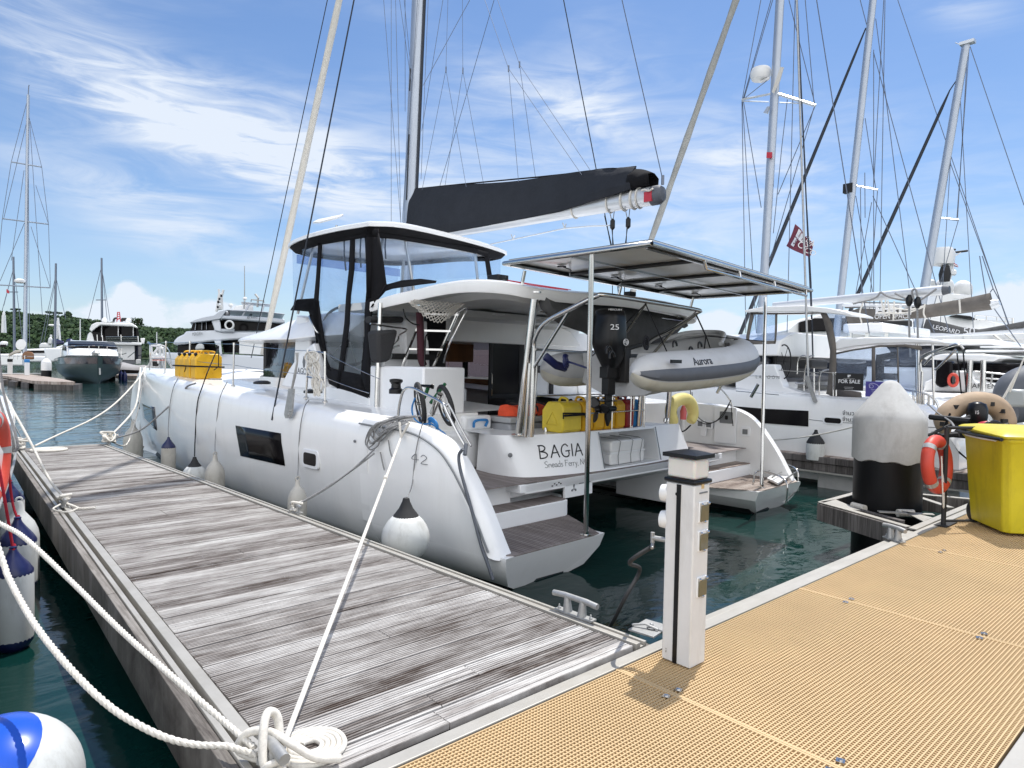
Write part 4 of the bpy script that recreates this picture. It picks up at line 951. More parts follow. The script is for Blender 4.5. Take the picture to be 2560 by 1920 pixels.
mb=MB(); mb.tube([(0,12.95,2.2),(0,6.0,16.9)],.011,6); cb(mb,'forestay',wired)
def z8(x,y): return ((640+x/2.011)/2.5,(y/2.011)/2.5)
def z7(x,y): return ((960+x/2.765)/2.5,(380+y/2.765)/2.5)
mb=MB()
def wirepx(pts,x=0,r=.0045,up=None):
    P=[lx(*p,x) for p in pts]
    if up is not None: P.append(Vector(up))
    mb.tube(P,r,5)
for a,b_,x in (((642,0),(728,1120),-.4),((680,0),(680,1118),-.5),((702,0),(728,1118),-.3),((722,0),(783,430),-.15),((745,0),(785,410),.1),((750,0),(750,560),-.1),((783,430),(735,1118),-.1)):
    pa,pb_=lx(*z8(*a),x),lx(*z8(*b_),x); mb.tube([pb_,pa,pa+(pa-pb_)*.8],.005,5)
pa=lx(*z8(940,0),.3); pb_=lx(*z8(833,660),.3); mb.tube([pb_,pa,pa+(pa-pb_)],.005,5)
pa=lx(*z8(866,0),.05); pb_=lx(*z8(830,900),.05); mb.tube([pb_,pa,pa+(pa-pb_)],.005,5)
cb(mb,'halyards',wire,MA)
mb=MB()
for s,(T1,J,f1,f2) in zip((-.12,.12),(((965,0),(955,350),(835,955),(1057,940)),((1038,0),(1040,355),(948,950),(1145,930)))):
    j=lx(*z8(*J),s); t=lx(*z8(*T1),s); mb.tube([lx(*z8(*f1),s),j],.004,5); mb.tube([lx(*z8(*f2),s),j],.004,5); mb.tube([j,t,t+(t-j)*2.4],.004,5); mb.lathe([(.012,-.05),(.012,.05)],j,6)
for s,(T1,J,f1,f2) in zip((-.12,.12),(((1150,0),(1270,345),(1320,915),(1637,878)),((1215,0),(1325,325),(1407,905),(1690,870)))):
    j=lx(*z8(*J),s); t=lx(*z8(*T1),s); mb.tube([lx(*z8(*f1),s),j],.004,5); mb.tube([lx(*z8(*f2),s),j],.004,5); mb.tube([j,t,t+(t-j)*1.5],.004,5); mb.lathe([(.012,-.05),(.012,.05)],j,6)
wirepx((z8(920,950),z8(1197,0)),0,.005); wirepx((z8(840,430),z8(1075,0)),0,.005)
cb(mb,'lazy_jacks',wire,MA)
mb=MB(); j=lx(*z8(2045,905),0); t=lx(*z8(1840,0),0); mb.tube([j,t,t+(t-j)*1.2],.0065,5); mb.lathe([(.02,-.06),(.02,.06)],j,8); cb(mb,'topping_lift',wire,MA)
# boom + cover
b0,b1=Vector((0,.62,4.44)),Vector((0,6.0,4.52))
mb=MB(); rows=[]
for i in range(9):
    c=b0.lerp(b1,i/8); rows.append([c+Vector((.095*math.cos(a),0,.125*math.sin(a))) for a in [2*PI*k/20 for k in range(20)]])
mb.loft(rows,closed=True,caps=True); BO_=cb(mb,'boom',boomm,smooth=60)
mb=MB(); mb.lathe([(.0,-.08),(.085,-.06),(.118,0),(.118,.11)],b0,16,axis=(0,1,0)); 
mb.v=[Vector((v.x*.85,v.y,b0.z+(v.z-b0.z)*1.1)) for v in mb.v]; cb(mb,'boom_end_cap',hypd,BO_)
mb=MB()
c=lx(*z7(1826,308),-.09); mb.prism([(c.y-.06,c.z-.065),(c.y+.06,c.z-.065),(c.y+.06,c.z+.065),(c.y-.06,c.z+.065)],-.102,-.07,ax=0); SK=cb(mb,'sticker',redl,BO_)
mb=MB()
for (y,r_,th) in ((2.05,.128,.012),(1.42,.13,.012),(1.18,.13,.016),(1.02,.13,.016),(.93,.132,.012)):
    c=b0.lerp(b1,(y-.62)/5.38); mb.tube([c+Vector((.10*math.cos(a)*1.06,0,r_*1.03*math.sin(a))) for a in [2*PI*k/20 for k in range(21)]],th,5)
cb(mb,'reef_ties',ropew,BO_)
mb=MB()
pts=[lx(*z7(*p),0) for p in ((735,638),(890,605),(1250,528),(1420,513),(1560,508))]; mb.tube(pts,.011,6)
for p,q in (((880,570),(890,605)),((905,575),(890,605)),((1235,490),(1250,528)),((1258,495),(1250,528))): mb.tube([lx(*z7(*p),0),lx(*z7(*q),0)],.010,5)
cb(mb,'boom_strut',boomm,BO_)
mb=MB()
for s,(y_,tp) in enumerate(((1.37,1.25),(1.10,1.0))):
    bx=0; blk=lx(*z7(*((1580,500),(1688,490))[s]),0); topc=b0.lerp(b1,(blk.y+.02-.62)/5.38); bot=lx(*z7(*((1572,640),(1655,638))[s]),0)
    mb.mat(0); mb.tube([topc-Vector((-.06,0,.1)),blk],.006,5); mb.tube([topc-Vector((.06,0,.1)),blk],.006,5)
    mb.mat(1); mb.lathe([(.01,-.08),(.035,-.05),(.035,.05),(.01,.08)],blk,10)
    e=Vector((bot.x+.05,bot.y+(.1 if s else -.0),3.2)); mb.mat(1); mb.tube([blk,e],.006,5); mb.tube([blk+Vector((0,.02,0)),e+Vector((0,-.1,0))],.006,5)
p=lx(*z7(1525,440),0); mb.tube([p,lx(*z7(1573,650),0)],.008,5)
cb(mb,'mainsheet',[ropeg,blackp],BO_)
# navy sail cover
mb=MB(); rows=[]
nS=44
for i in range(nS+1):
    u=i/nS; y=6.02-(6.02-1.0)*u; 
    zt=5.40+(4.86-5.40)*u+.025*math.sin(u*9); c=b0.lerp(b1,(y-.62)/5.38)
    zb=c.z+.0-.07*(1-u)**.5 + (.10*max(0,(u-.75)/.25)) ; w_=.17+.03*math.sin(u*7)-.05*u
    if y>5.6: zb=c.z-.2
    lean=.02*math.sin(u*5)
    row=[]
    prof=[(-.112,zb),(-w_,zb+.10),(-w_*.92,zb+.35*(zt-zb)),(-w_*.6,zb+.75*(zt-zb)),(-.02,zt),(.02,zt),(w_*.6,zb+.75*(zt-zb)),(w_*.92,zb+.35*(zt-zb)),(w_,zb+.10),(.112,zb)]
    sub=[]
    for (a,b2),(c1,d1) in zip(prof,prof[1:]):
        for k in range(4): sub.append((a+(c1-a)*k/4,b2+(d1-b2)*k/4))
    sub.append(prof[-1])
    for (x,z) in sub:
        amp=.012+.045*max(0,(u-.8)/.2)
        nz=mn.noise(Vector((x*4,y*1.3,z*2.5)))*amp+mn.noise(Vector((x*9,y*6,z*3)))*amp*.5
        row.append((x+nz*(1 if x>0 else -1)+lean,y,z))
    rows.append(row)
mb.loft(rows,caps=True); SC=cb(mb,'sail_cover',canvas,smooth=60); md=SC.modifiers.new('s','SOLIDIFY'); md.thickness=.01
mb=MB(); mb.tube([Vector((0,6.02,5.41)),Vector((0,4.5,5.25)),Vector((0,2.8,5.06)),Vector((0,1.0,4.875))],.012,6); cb(mb,'zip_seam',canvas2,SC)
mb=MB(); rows=[]
for i in range(9):
    u=i/8; y=1.05-.33*u; rows.append([(-.10,y,4.56-.0*u),(-.15,y-.02*math.sin(u*8),4.66),(-.13,y,4.74-.04*u+.02*math.sin(u*9)),(-.03,y,4.84-.10*u*u),(.03,y,4.84-.10*u*u),(.13,y,4.74-.05*u),(.12,y,4.56)])
mb.loft(rows); o=cb(mb,'cover_flap',canvas2,SC,smooth=60); md=o.modifiers.new('s','SOLIDIFY'); md.thickness=.008
mb=MB(); mb.tube(cat_curve([lx(*z7(*p),-.12) for p in ((1780,265),(1800,262),(1830,268),(1858,252))],4),.014,6); cb(mb,'lashing',ropew,SC)
# ---------------- solar roof ----------------
ZS=3.30
cor=[lz(504,263.5,ZS),lz(651,243.5,ZS),lz(811.5,290.5,ZS),lz(690,298,ZS)]
def sp_(u,v,z=0): # u along port->starboard, v aft(0)->fwd(1)
    a=cor[1].lerp(cor[2],u); b_=cor[0].lerp(cor[3],u); return a.lerp(b_,v)+Vector((0,0,z))
mb=MB(); mb.tube([sp_(0,0),sp_(1,0),sp_(1,1),sp_(0,1),sp_(0,0),sp_(.1,0)],.026,8,caps=False); SF=cb(mb,'solar_frame',steel,smooth=60)
for k in range(4):
    u0,u1=.012+k*.247,.012+k*.247+.235
    mb=MB(); mb.slab([sp_(u0,.012,.045),sp_(u1,.012,.045),sp_(u1,.988,.045),sp_(u0,.988,.045)],.03); PN=cb(mb,'solar_panel',solp,SF)
    mb=MB(); mb.slab([sp_(u0,.012,.05),sp_(u1,.012,.05),sp_(u1,.988,.05),sp_(u0,.988,.05)],.004); cb(mb,'solar_cells',solc,PN)
    mb=MB()
    for a,b_ in ((sp_(u0,.02,.0),sp_(u0,.98,.0)),(sp_(u1,.02,0),sp_(u1,.98,0)),(sp_(u0,.03,0),sp_(u1,.03,0)),(sp_(u0,.97,0),sp_(u1,.97,0))): mb.beam(a+Vector((0,0,.005)),b_+Vector((0,0,.005)),.07,.03)
    cb(mb,'panel_rim',blackm,PN)
    mb=MB(); c=sp_((u0+u1)/2,.80,-.0); mb.box(c,(.06,.08,.015),rz=.07); mb.tube(cat_curve([c,c+Vector((.1,-.05,-.03)),c+Vector((.2,.05,-.05)),sp_(u1,.95,-.02)],5),.006,5); cb(mb,'junction_box',blackp,PN)
mb=MB()
for v in (.04,.96): mb.beam(sp_(0.01,v,-.02),sp_(.99,v,-.02),.03,.03)
mb.beam(sp_(.01,.5,-.015),sp_(.99,.5,-.015),.02,.02)
cb(mb,'cross_rail',steel,SF)
# grab rail hanging below aft edge
q=[lz(684,256,3.28),lz(684,270,3.18),lz(718,277,3.17),lz(760,288,3.165),lz(795,297,3.16),lz(797.5,284,3.28)]
base=[sp_(.24,0,-.01),sp_(.245,-.01,-.10),sp_(.45,-.01,-.10),sp_(.7,-.01,-.10),sp_(.94,-.01,-.10),sp_(.945,0,-.01)]
mb=MB(); mb.tube(base,.017,8); mb.tube([sp_(.44,0,-.01),sp_(.44,-.01,-.10)],.014,8); mb.tube([sp_(.68,0,-.01),sp_(.68,-.01,-.10)],.014,8); cb(mb,'hanging_rail',steel,SF,smooth=60)
tubething('solar_post',[(-2.08,.05,.40),(-2.40,-.20,3.30)],.027,parent=SF)
tubething('solar_post',[(2.17,.12,.40),(2.45,.28,3.28)],.026,parent=SF)
for x in (-1.9,0,1.9): tubething('roof_strut',[(x,1.25,3.1),(x,1.2,3.29)],.022,parent=SF)
for c in ((-2.08,.05,.405),(2.17,.12,.405)):
    m=MB(); m.lathe([(.06,0),(.06,.008),(.032,.014),(.032,.05)],c,14); cb(m,'post_foot',steel,SF)
# ---------------- davit gantry ----------------
mb=MB()
L=[(-1.98,.98,1.35),(-1.98,.95,2.3),(-2.0,.92,2.48),(-2.02,.75,2.66),(-2.0,.4,2.80),(-1.95,.1,2.92),(-1.85,.02,2.94),(-1.0,.02,2.93),(0,.02,2.91),(.06,.06,2.88),(.09,.2,2.80),(.14,.5,2.66),(.18,.78,2.56),(.2,.92,2.42),(.2,.95,2.2),(.2,1.0,1.36)]
mb.tube(cat_curve(L,5),.026,10); 
mb.tube([(-1.98,.95,2.15),(-1.99,.42,2.79)],.020,8); mb.tube([(.2,.95,2.2),(.12,.4,2.70)],.018,8)
mb.tube([(-1.1,.02,2.93),(-.5,.95,2.35)],.013,6)
mb.tube([(-1.98,.93,2.36),(.2,.95,2.33)],.016,8)
DV=cb(mb,'davit_gantry',steel,smooth=60)
for dx in (-.06,.05): tubething('davit_leg',[(-1.93+dx,1.05,1.34),(-1.93+dx,1.0,2.2)],.022,parent=DV)
for dx in (-.1,.12): tubething('davit_leg',[(.22+dx,1.05,1.34),(.22+dx,1.0,2.3)],.020,parent=DV)
mb=MB(); mb.tube([ly(545,356,.75),ly(556,365,.7),ly(566,368,.7)],.03,6,flat=1.6); c=ly(566,361,.55); 
for k in range(9): a=k*.7; mb.tube(arc_pts(c+Vector((.02*math.sin(a*2),0,.02*math.cos(a))),.055,a,a+5,10,(.8,.3,.2*math.sin(a)),(0,.2,1)),.010,5)
mb.tube([c,ly(590,369,.2)],.012,6); cb(mb,'davit_tackle',navyr,DV)
mb=MB()
for (x,y,z,e) in ((-1.15,.02,2.92,(-.85,-.1,2.36)),(-1.1,.02,2.92,(-1.35,.6,2.30))): mb.tube([(x,y,z),e],.007,5)
c1=ly(706,336,.0); mb.tube([(.08,.08,2.86),c1],.010,5); mb.tube([c1,ly(702,368,-.35)],.008,5); mb.tube([c1,ly(715,362,.3)],.008,5); mb.tube([c1,(1.0,-.4,2.55)],.006,5)
cb(mb,'davit_falls',roped,DV)
# ---------------- lifelines, pushpit, rod holder ----------------
SP=[]
for (bx,by,tx,ty,x) in ((165,374,166,342,-3.0),(189,378,190,342,-3.05),(233,386,234,344,-3.15),(306,398,308,351,-3.2),(325,402,325,353,-3.2)):
    b_=lx(bx,by,x); t_=lx(tx,ty,x); SP.append((b_,t_)); m=MB(); m.tube([b_-Vector((0,0,.03)),t_],.015,8); m.lathe([(.035,-.0),(.035,.02),(.02,.03)],b_-Vector((0,0,.01)),10); m.lathe([(.02,-.02),(.02,.02)],t_,8); cb(m,'stanchion',steel,smooth=50)
mb=MB(); mb.tube([SP[3][1],SP[4][1]],.013,8); mb.tube([SP[3][0].lerp(SP[3][1],.45),SP[4][0].lerp(SP[4][1],.45)],.013,8); cb(mb,'gate_rail',steel)
mb=MB()
pul=Vector((-2.75,11.9,2.45)); 
tops=[pul]+[t for b_,t in SP]; 
for a,b_ in zip(tops,tops[1:]): mb.tube(sag(a,b_,.012),.0045,5)
mids=[Vector((-2.75,11.9,2.15))]+[b_.lerp(t,.5) for b_,t in SP]
for a,b_ in zip(mids,mids[1:]): mb.tube(sag(a,b_,.012),.0045,5)
e=lx(*zq(865,1480),-2.9); mb.tube(sag(tops[-1],e,.01),.0045,5); mb.tube(sag(mids[-1],lx(*zq(770,1600),-2.95),.01),.0045,5)
cb(mb,'lifelines',steel)
mb=MB()
for side in (-1,1):
    mb.tube(cat_curve([(side*2.75,11.9,1.85),(side*2.75,11.9,2.45),(side*2.6,12.5,2.48),(side*2.2,12.5,2.4),(side*2.1,12.5,1.9)],5),.015,8)
    for y in (10.2,8.6,6.6,4.6): 
        if side>0: mb.tube([(3.05,y,1.7),(3.05,y,2.4)],.014,8)
mb.tube([(3.05,10.2,2.4),(3.05,4.6,2.3)],.005,5); cb(mb,'pulpit',steel,smooth=60)
mb=MB(); P=[lx(*q,-3.15) for q in ((398,417),(400,402),(404,390),(412,388),(425,394),(442,403),(447,412),(456,430),(465,446),(466,452))]
mb.tube(cat_curve(P,4),.0155,10); mb.tube([lx(432,416,-3.15),lx(434,400,-3.15)],.012,8)
P2=[p+Vector((.10,.02,-.01)) for p in P[5:9]]; mb.tube(cat_curve(P2,4),.012,8)
cb(mb,'stern_rail',steel,smooth=60)
mb=MB(); a=lx(432,414,-3.1); b_=lx(440,394,-3.1); mb.tube([a,b_],.030,14); RH=cb(mb,'rod_holder',steel,smooth=50)
mb=MB(); mb.tube([b_-(b_-a)*.03,b_+(b_-a)*.03],.032,14); cb(mb,'rod_holder_rim',blackp,RH)
mb=MB(); P=cat_curve([lx(*q,-3.40) for q in ((463,449),(459,455),(460,468),(466,490),(473,515),(481,545),(488,565),(493,580))],5); mb.tube(P,.016,8); mb.tube([lx(466,444,-3.3),lx(465,455,-3.35)],.02,8); cb(mb,'stern_strap',hypd,smooth=60)
# starboard stern rail
mb=MB(); P=[lx(*q,3.2) for q in ((688,390),(700,386),(712,384),(722,390),(731,402),(735,415),(734,424))]; mb.tube(cat_curve(P,4),.014,8)
for q,r_ in (((717,393),(722,385)),((751-0,397),(756,390))): 
    a=lx(*q,3.2); mb.tube([a,a+Vector((0,-.12,.22))],.028,10)
cb(mb,'starboard_rail',steel,smooth=60)
mb=MB()
for pts in (((692,392),(693,412),(697,420),(706,424),(716,421),(724,412),(731,400)),((690,388),(692,404),(699,418),(710,423),(722,417),(730,404),(732,417),(733,426))): mb.tube(cat_curve([lx(*q,3.12) for q in pts],4),.008,5)
cb(mb,'hanging_hose',blackm)
# swim ladder folded on starboard platform
mb=MB()
L0=[lz(753,484,.42),lz(760,470,.62),lz(778,466,.62),lz(793,481,.42)]
def gzl(px,py,z): return lz(px,py,z)
for (a,b_,c,d_) in (((753,483),(758,471),(785,480),(783,494)),((776,467),(782,464),(797,470),(797,484))):
    pts=[lz(*a,.43),lz(*b_,.55),lz(*c,.55),Vector((0,0,0))]; pts[3]=pts[2]+Vector((.0,-.03,-.34))
    mb.tube(cat_curve(pts,4),.014,8)
a0,a1=lz(762,474,.52),lz(780,466,.52); b0_,b1_=lz(783,481,.52),lz(797,471,.52)
for u in (0,.5,1): mb.tube([a0.lerp(b0_,u),a1.lerp(b1_,u)],.012,8)
mb.tube([b0_+Vector((0,-.03,-.3)),b1_+Vector((0,-.03,-.3))],.012,8)
cb(mb,'swim_ladder',steel,smooth=60)
m=MB(); m.slab([lz(767,478,.47),lz(778,483,.47),lz(789,476,.47),lz(778,471,.47)],.03); cb(m,'ladder_tread',white)
# deck hardware
for (px,py) in ((262,384),(313,393)):
    c=lx(px,py,-2.95); m=MB(); m.lathe([(.13,0),(.13,.03),(.09,.05),(.05,.055)],c,18); cb(m,'deck_hatch_vent',blackp)
c=lx(388,382,-2.7); 
wb=lx(396,392,-2.9); m=MB(); m.lathe([(.085,0),(.085,.05),(.06,.07),(.055,.12),(.08,.14),(.08,.17),(.04,.18)],wb-Vector((0,0,.02)),18); cb(m,'winch',blackp,bevel=.003)
m=MB(); m.beam(lz(258,372,1.80) if 0 else Vector((-2.9,8.1,1.80)),Vector((-2.7,8.1,1.80)),.1,.03); cb(m,'mooring_cleat',galv)
mb=MB()
# clutch lines red on hardtop
for k in range(3): mb.tube([(-1.9+.02*k,1.6,3.22),(-1.6,1.35+.06*k,3.17),(-1.0,1.25+.05*k,3.15)],.005,5)
cb(mb,'control_lines',roper)
m=MB(); m.bb((-2.0,1.55,3.17),(-1.82,1.75,3.27)); m.bb((-.05,1.0,3.14),(.08,1.12,3.2)); cb(m,'line_clutch',blackp,bevel=.01)
# umbrella-like maroon rolled canvas at helm bulkhead, black ladder pads
mb=MB(); P=[ly(*zq(*p),2.85) for p in ((1205,900),(1210,1000),(1215,1150),(1220,1300),(1240,1360))]; mb.tube(cat_curve(P,3),.05,8,rr=None); cb(mb,'furled_umbrella',pm('maroon_canvas',(.05,.012,.02),.9,bump=.3,bscale=15,bdist=.02),smooth=60)
mb=MB(); P=[ly(*zq(*p),2.8) for p in ((1065,870),(1090,950),(1150,1000),(1200,1010))]; mb.tube(cat_curve(P,4),.01,5); P=[ly(*zq(*p),2.8) for p in ((1250,1380),(1255,1150),(1265,1100),(1290,1090))]; mb.tube(cat_curve(P,4),.012,6); cb(mb,'cable',blackp)
mb=MB(); a=ly(*zq(1265,1100),3.3); b_=ly(*zq(1420,1380),3.3); mb.bb((a.x,3.28,b_.z-.1),(b_.x,3.36,a.z+.35)); mb.bb((a.x+.02,3.24,a.z+.1),(a.x+.25,3.30,a.z+.3)); cb(mb,'black_locker_door',blackp)
# small hanging lamp by door
m=MB(); c=ly(534,335,3.9); m.lathe([(.035,-.11),(.05,-.09),(.05,-.02),(.04,0)],c,10); m.tube([c,c+Vector((-.02,0,.35))],.004,4); cb(m,'hanging_lamp',pm('lamp_green',(.25,.35,.2),.3))
m=MB(); m.bb((1.25,3.9,2.82),(1.75,4.06,2.98)); cb(m,'vent_panel',ceil)
# rail cage for jerry cans on the bench
mb=MB(); jx0,jx1=-1.42,.32; yf=.985
for z in (1.36,1.58,1.79):
    if z>1.4: mb.tube([(jx0+.45,yf,z),(jx1,yf,z),(jx1,1.42,z)],.0095,6)
for x in (jx0+.47,-.42,-.0,jx1): mb.tube([(x,yf,1.34),(x,yf,1.79)],.0095,6)
mb.tube([(jx1,1.42,1.34),(jx1,1.42,1.79)],.0095,6); mb.tube([(jx0,1.42,1.79),(jx1,1.42,1.79)],.0095,6); cb(mb,'can_rack',steel,smooth=60)
# ---- lettering ----
FONT={'B':[[(0,0),(.05,1)],[(-.04,.98),(.28,.97),(.44,.8),(.32,.6),(.05,.52)],[(.05,.52),(.40,.44),(.54,.24),(.36,.04),(-.03,.0)]],
'A':[[(0,0),(.38,1)],[(.38,1),(.66,0)],[(.14,.36),(.60,.40)]],'G':[[(.62,.82),(.42,1),(.15,.82),(.04,.45),(.15,.1),(.42,0),(.62,.15),(.64,.45)],[(.38,.45),(.74,.48)]],
'I':[[(.05,0),(.1,1)]],'S':[[(.5,.88),(.3,1),(.1,.85),(.12,.62),(.4,.42),(.42,.15),(.22,0),(0,.1)]],'n':[[(0,0),(.02,.55)],[(.02,.4),(.2,.55),(.34,.45),(.36,0)]],
'e':[[(.03,.3),(.36,.34),(.32,.5),(.18,.56),(.04,.4),(.04,.15),(.18,0),(.36,.1)]],'a':[[(.34,.5),(.18,.56),(.03,.4),(.04,.12),(.16,0),(.3,.12),(.34,.5)],[(.34,.5),(.38,0)]],
'd':[[(.34,.5),(.18,.56),(.03,.4),(.04,.12),(.16,0),(.3,.12)],[(.38,1),(.36,0)]],'s':[[(.3,.5),(.16,.56),(.05,.46),(.1,.34),(.26,.24),(.28,.08),(.14,0),(0,.06)]],
'F':[[(.05,0),(.08,1)],[(.0,1),(.55,.96)],[(.08,.55),(.4,.56)]],'r':[[(0,0),(.03,.55)],[(.02,.38),(.12,.53),(.26,.52)]],'y':[[(0,.55),(.18,.06)],[(.38,.55),(.12,-.3),(0,-.3)]],
',':[[(.05,.05),(.0,-.15)]],'N':[[(.0,0),(.06,1)],[(.06,1),(.5,.02)],[(.5,.02),(.56,1)]],'C':[[(.55,.85),(.36,1),(.12,.82),(.03,.45),(.14,.1),(.36,0),(.58,.12)]],
'4':[[(.42,0),(.40,1),(.0,.38),(.62,.36)]],'2':[[(.05,.8),(.25,1),(.5,.85),(.5,.6),(.05,.02),(.62,0)]],' ':[]}
WID={'B':.78,'A':.82,'G':.86,'I':.26,'S':.6,'n':.48,'e':.47,'a':.5,'d':.5,'s':.4,'F':.6,'r':.33,'y':.46,',':.22,'N':.74,'C':.68,'4':.78,'2':.7,' ':.3}
def stroke_text(name,txt,place,h,r,mat,parent,sp=1.0,world=False):
    m=MB(); x=0
    for ch in txt:
        for st in FONT[ch]:
            pts=cat_curve([Vector((x+a*h*sp,b_*h,0)) for a,b_ in st],4) if len(st)>2 else [Vector((x+a*h*sp,b_*h,0)) for a,b_ in st]
            m.tube([place(p.x,p.y) for p in pts],r,6)
        x+=WID[ch]*h*sp
    return build(m,name,mat,parent,smooth=60)
def bench_pt(x,zz):
    # x local, z height on the bench face
    u=(zz-.855)/.49
    i=min(range(12,N0-14),key=lambda i:abs((pb[i].lerp(pt[i],u).x)-x)); a=pb[i].lerp(pt[i],u); j=i+1 if x>a.x else max(0,i-1); b_=pb[j].lerp(pt[j],u)
    t_=(x-a.x)/(b_.x-a.x) if abs(b_.x-a.x)>1e-6 else 0; p=a.lerp(b_,max(0,min(1,t_))); return Vector((x,p.y-.004,zz))
stroke_text('boat_name','BAGIA',lambda x,y:bench_pt(-1.70+x,1.065+y),.152,.0078,inkb,BE,1.24)
stroke_text('home_port','Sneads Ferry, NC',lambda x,y:bench_pt(-1.66+x,.955+y),.072,.003,inkg,BE,1.26)
p42=Vector((0,1.29,1.245))
stroke_text('hull_number','42',lambda x,y:Vector((-(lerpt(XO,p42.y-x)+.002),p42.y-x,p42.z-.09+y)),.09,.0034,inkg,HP,2.1)
def text(name,body,M,size,mat,parent=None,world=False,ext=.001,font=None,align='LEFT',bold=0,sx=1,fit=0):
    cu=bpy.data.curves.new(name,'FONT'); cu.body=body; cu.size=size; cu.extrude=ext; cu.align_x=align; cu.offset=bold
    ob=bpy.data.objects.new('tmp',cu); COL.objects.link(ob)
    me=bpy.data.meshes.new_from_object(ob); bpy.data.objects.remove(ob)
    if fit and me.vertices: sx=fit/max(v.co.x for v in me.vertices)
    m=MB(); m.v=[M@Vector((v.co.x*sx,v.co.y,v.co.z)) for v in me.vertices]; m.f=[list(p.vertices) for p in me.polygons]; m.m=[0]*len(m.f)
    bpy.data.meshes.remove(me)
    if not m.v: return None
    return build(m,name,mat,parent,world=world,smooth=0)
def basis(o,xd,yd):
    x=Vector(xd).normalized(); y=Vector(yd); y=(y-x*y.dot(x)).normalized(); z=x.cross(y); o=Vector(o)
    return Matrix(((x.x,y.x,z.x,o.x),(x.y,y.y,z.y,o.y),(x.z,y.z,z.z,o.z),(0,0,0,1)))
o=lx(*zz2(1445,735),-2.682); text('builder_lettering','LAGOON',basis(o,(0,-1,-.04),(0,0,1)),.13,inkg,CO,ext=.002,bold=.001)
c=lx(*zz2(1519,640),-2.685); m=MB(); m.prism([(c.y,c.z-.09),(c.y+.035,c.z),(c.y,c.z+.09),(c.y-.012,c.z)],-2.69,-2.68,ax=0); m.prism([(c.y-.02,c.z-.08),(c.y-.02,c.z+.07),(c.y-.045,c.z)],-2.69,-2.68,ax=0); cb(m,'builder_emblem',inkg,CO)
m=MB(); a=Vector((-1.75,.828,.775)); 
for k,(dx,dz) in enumerate(((0,0),(.04,.022),(.075,.004),(.115,.028),(.15,.012))): m.box(a+Vector((dx,0,dz)),(.02,.006,.014))
cb(m,'step_decal',inkb)
m=MB(); c=Vector((-1.36,.826,.70)); 
for k in range(3): an=PI/2+k*2*PI/3; m.prism([(c.x,c.z),(c.x+.045*math.cos(an-.35),c.z+.045*math.sin(an-.35)),(c.x+.055*math.cos(an),c.z+.055*math.sin(an)),(c.x+.04*math.cos(an+.4),c.z+.04*math.sin(an+.4))],.822,.828,ax=1)
for k in range(2): m.box((c.x+.14+.13*k,.826,c.z+.05),(.09,.004,.012))
m2=MB(); m2.bb((-1.52,.83,.60),(-1.0,.86,.80)); cb(m2,'engine_warning_plate',gelw); cb(m,'propeller_symbol',inkg)
# ================= separate things on and around the catamaran =================
GANTRY=DV
def W(p): return BM@Vector(p)
def bthing(name,label,cat,loc,group=None,rz=0):
    p=W(loc); return thing(name,label,cat,p,BA+rz,group)
def pb2(mb,name,mat,parent,**k):   # mesh given in boat coordinates
    mb.v=[BM@v for v in mb.v]; return build(mb,name,mat,parent,world=True,**k)
# ---- inflatable dinghy in the davits (lies athwartships, bow to starboard) ----
DG=bthing('inflatable_dinghy','pale grey inflatable dinghy with dark strake hanging in the davits of the white catamaran','dinghy',(0,.2,1.9))
near=[(-2.10,-.50,2.13,.0),(-2.02,-.50,2.13,.09),(-1.92,-.50,2.13,.155),(-1.72,-.50,2.135,.20),(-1.4,-.51,2.145,.215),(-.6,-.52,2.18,.22),(.2,-.50,2.23,.22),(.8,-.40,2.30,.215),(1.25,-.18,2.38,.205),(1.50,.12,2.44,.20),(1.58,.30,2.46,.20)]
def tubeset(pts,ysign=1):
    P=cat_curve([Vector(p[:3]) for p in pts],6); rr=[]
    n=len(pts)-1
    for i in range(len(P)):
        u=i/6; k=min(int(u),n-1); f=u-k; rr.append(max(.004,pts[k][3]*(1-f)+pts[k+1][3]*f))
    return P,rr
near=[(x if x<-1.4 else -1.4+(x+1.4)*.80,y,z,r_) for x,y,z,r_ in near]
nP,nR=tubeset(near)
far=[(x,.82-(y+.50)*0.95 if x<1.3 else .60-(y+.18)*.9,z+.01,r_) for x,y,z,r_ in near]
far=[(-1.78+ (x+2.10)*.92,1.02+(-.50-y)*.86,z,r_) for x,y,z,r_ in near[:-1]]+[near[-1]]
fP,fR=tubeset(far)
mb=MB(); mb.tube(nP,.2,20,rr=nR); mb.tube(fP,.2,20,rr=fR); TB=pb2(mb,'tubes',hyp,DG,smooth=60)
def strake(P,Rr,sgn,a0=-24,a1=8,off=.012):
    rows=[]
    for i,p in enumerate(P):
        t=(P[min(i+1,len(P)-1)]-P[max(i-1,0)]).normalized(); outw=t.cross(Vector((0,0,1))).normalized()*sgn; upv=outw.cross(t)*sgn
        if upv.z<0: upv=-upv
        if Rr[i]<.06: continue
        rows.append([p+outw*math.cos(R(a))*(Rr[i]+ (off if a0<a<a1 else 0))+upv*math.sin(R(a))*(Rr[i]+(off if a0<a<a1 else 0)) for a in (a0-3,a0,a0+7,a1-9,a1,a1+3)])
    return rows
mb=MB(); mb.loft(strake(nP,nR,1)); mb.loft(strake(fP,fR,-1)); 
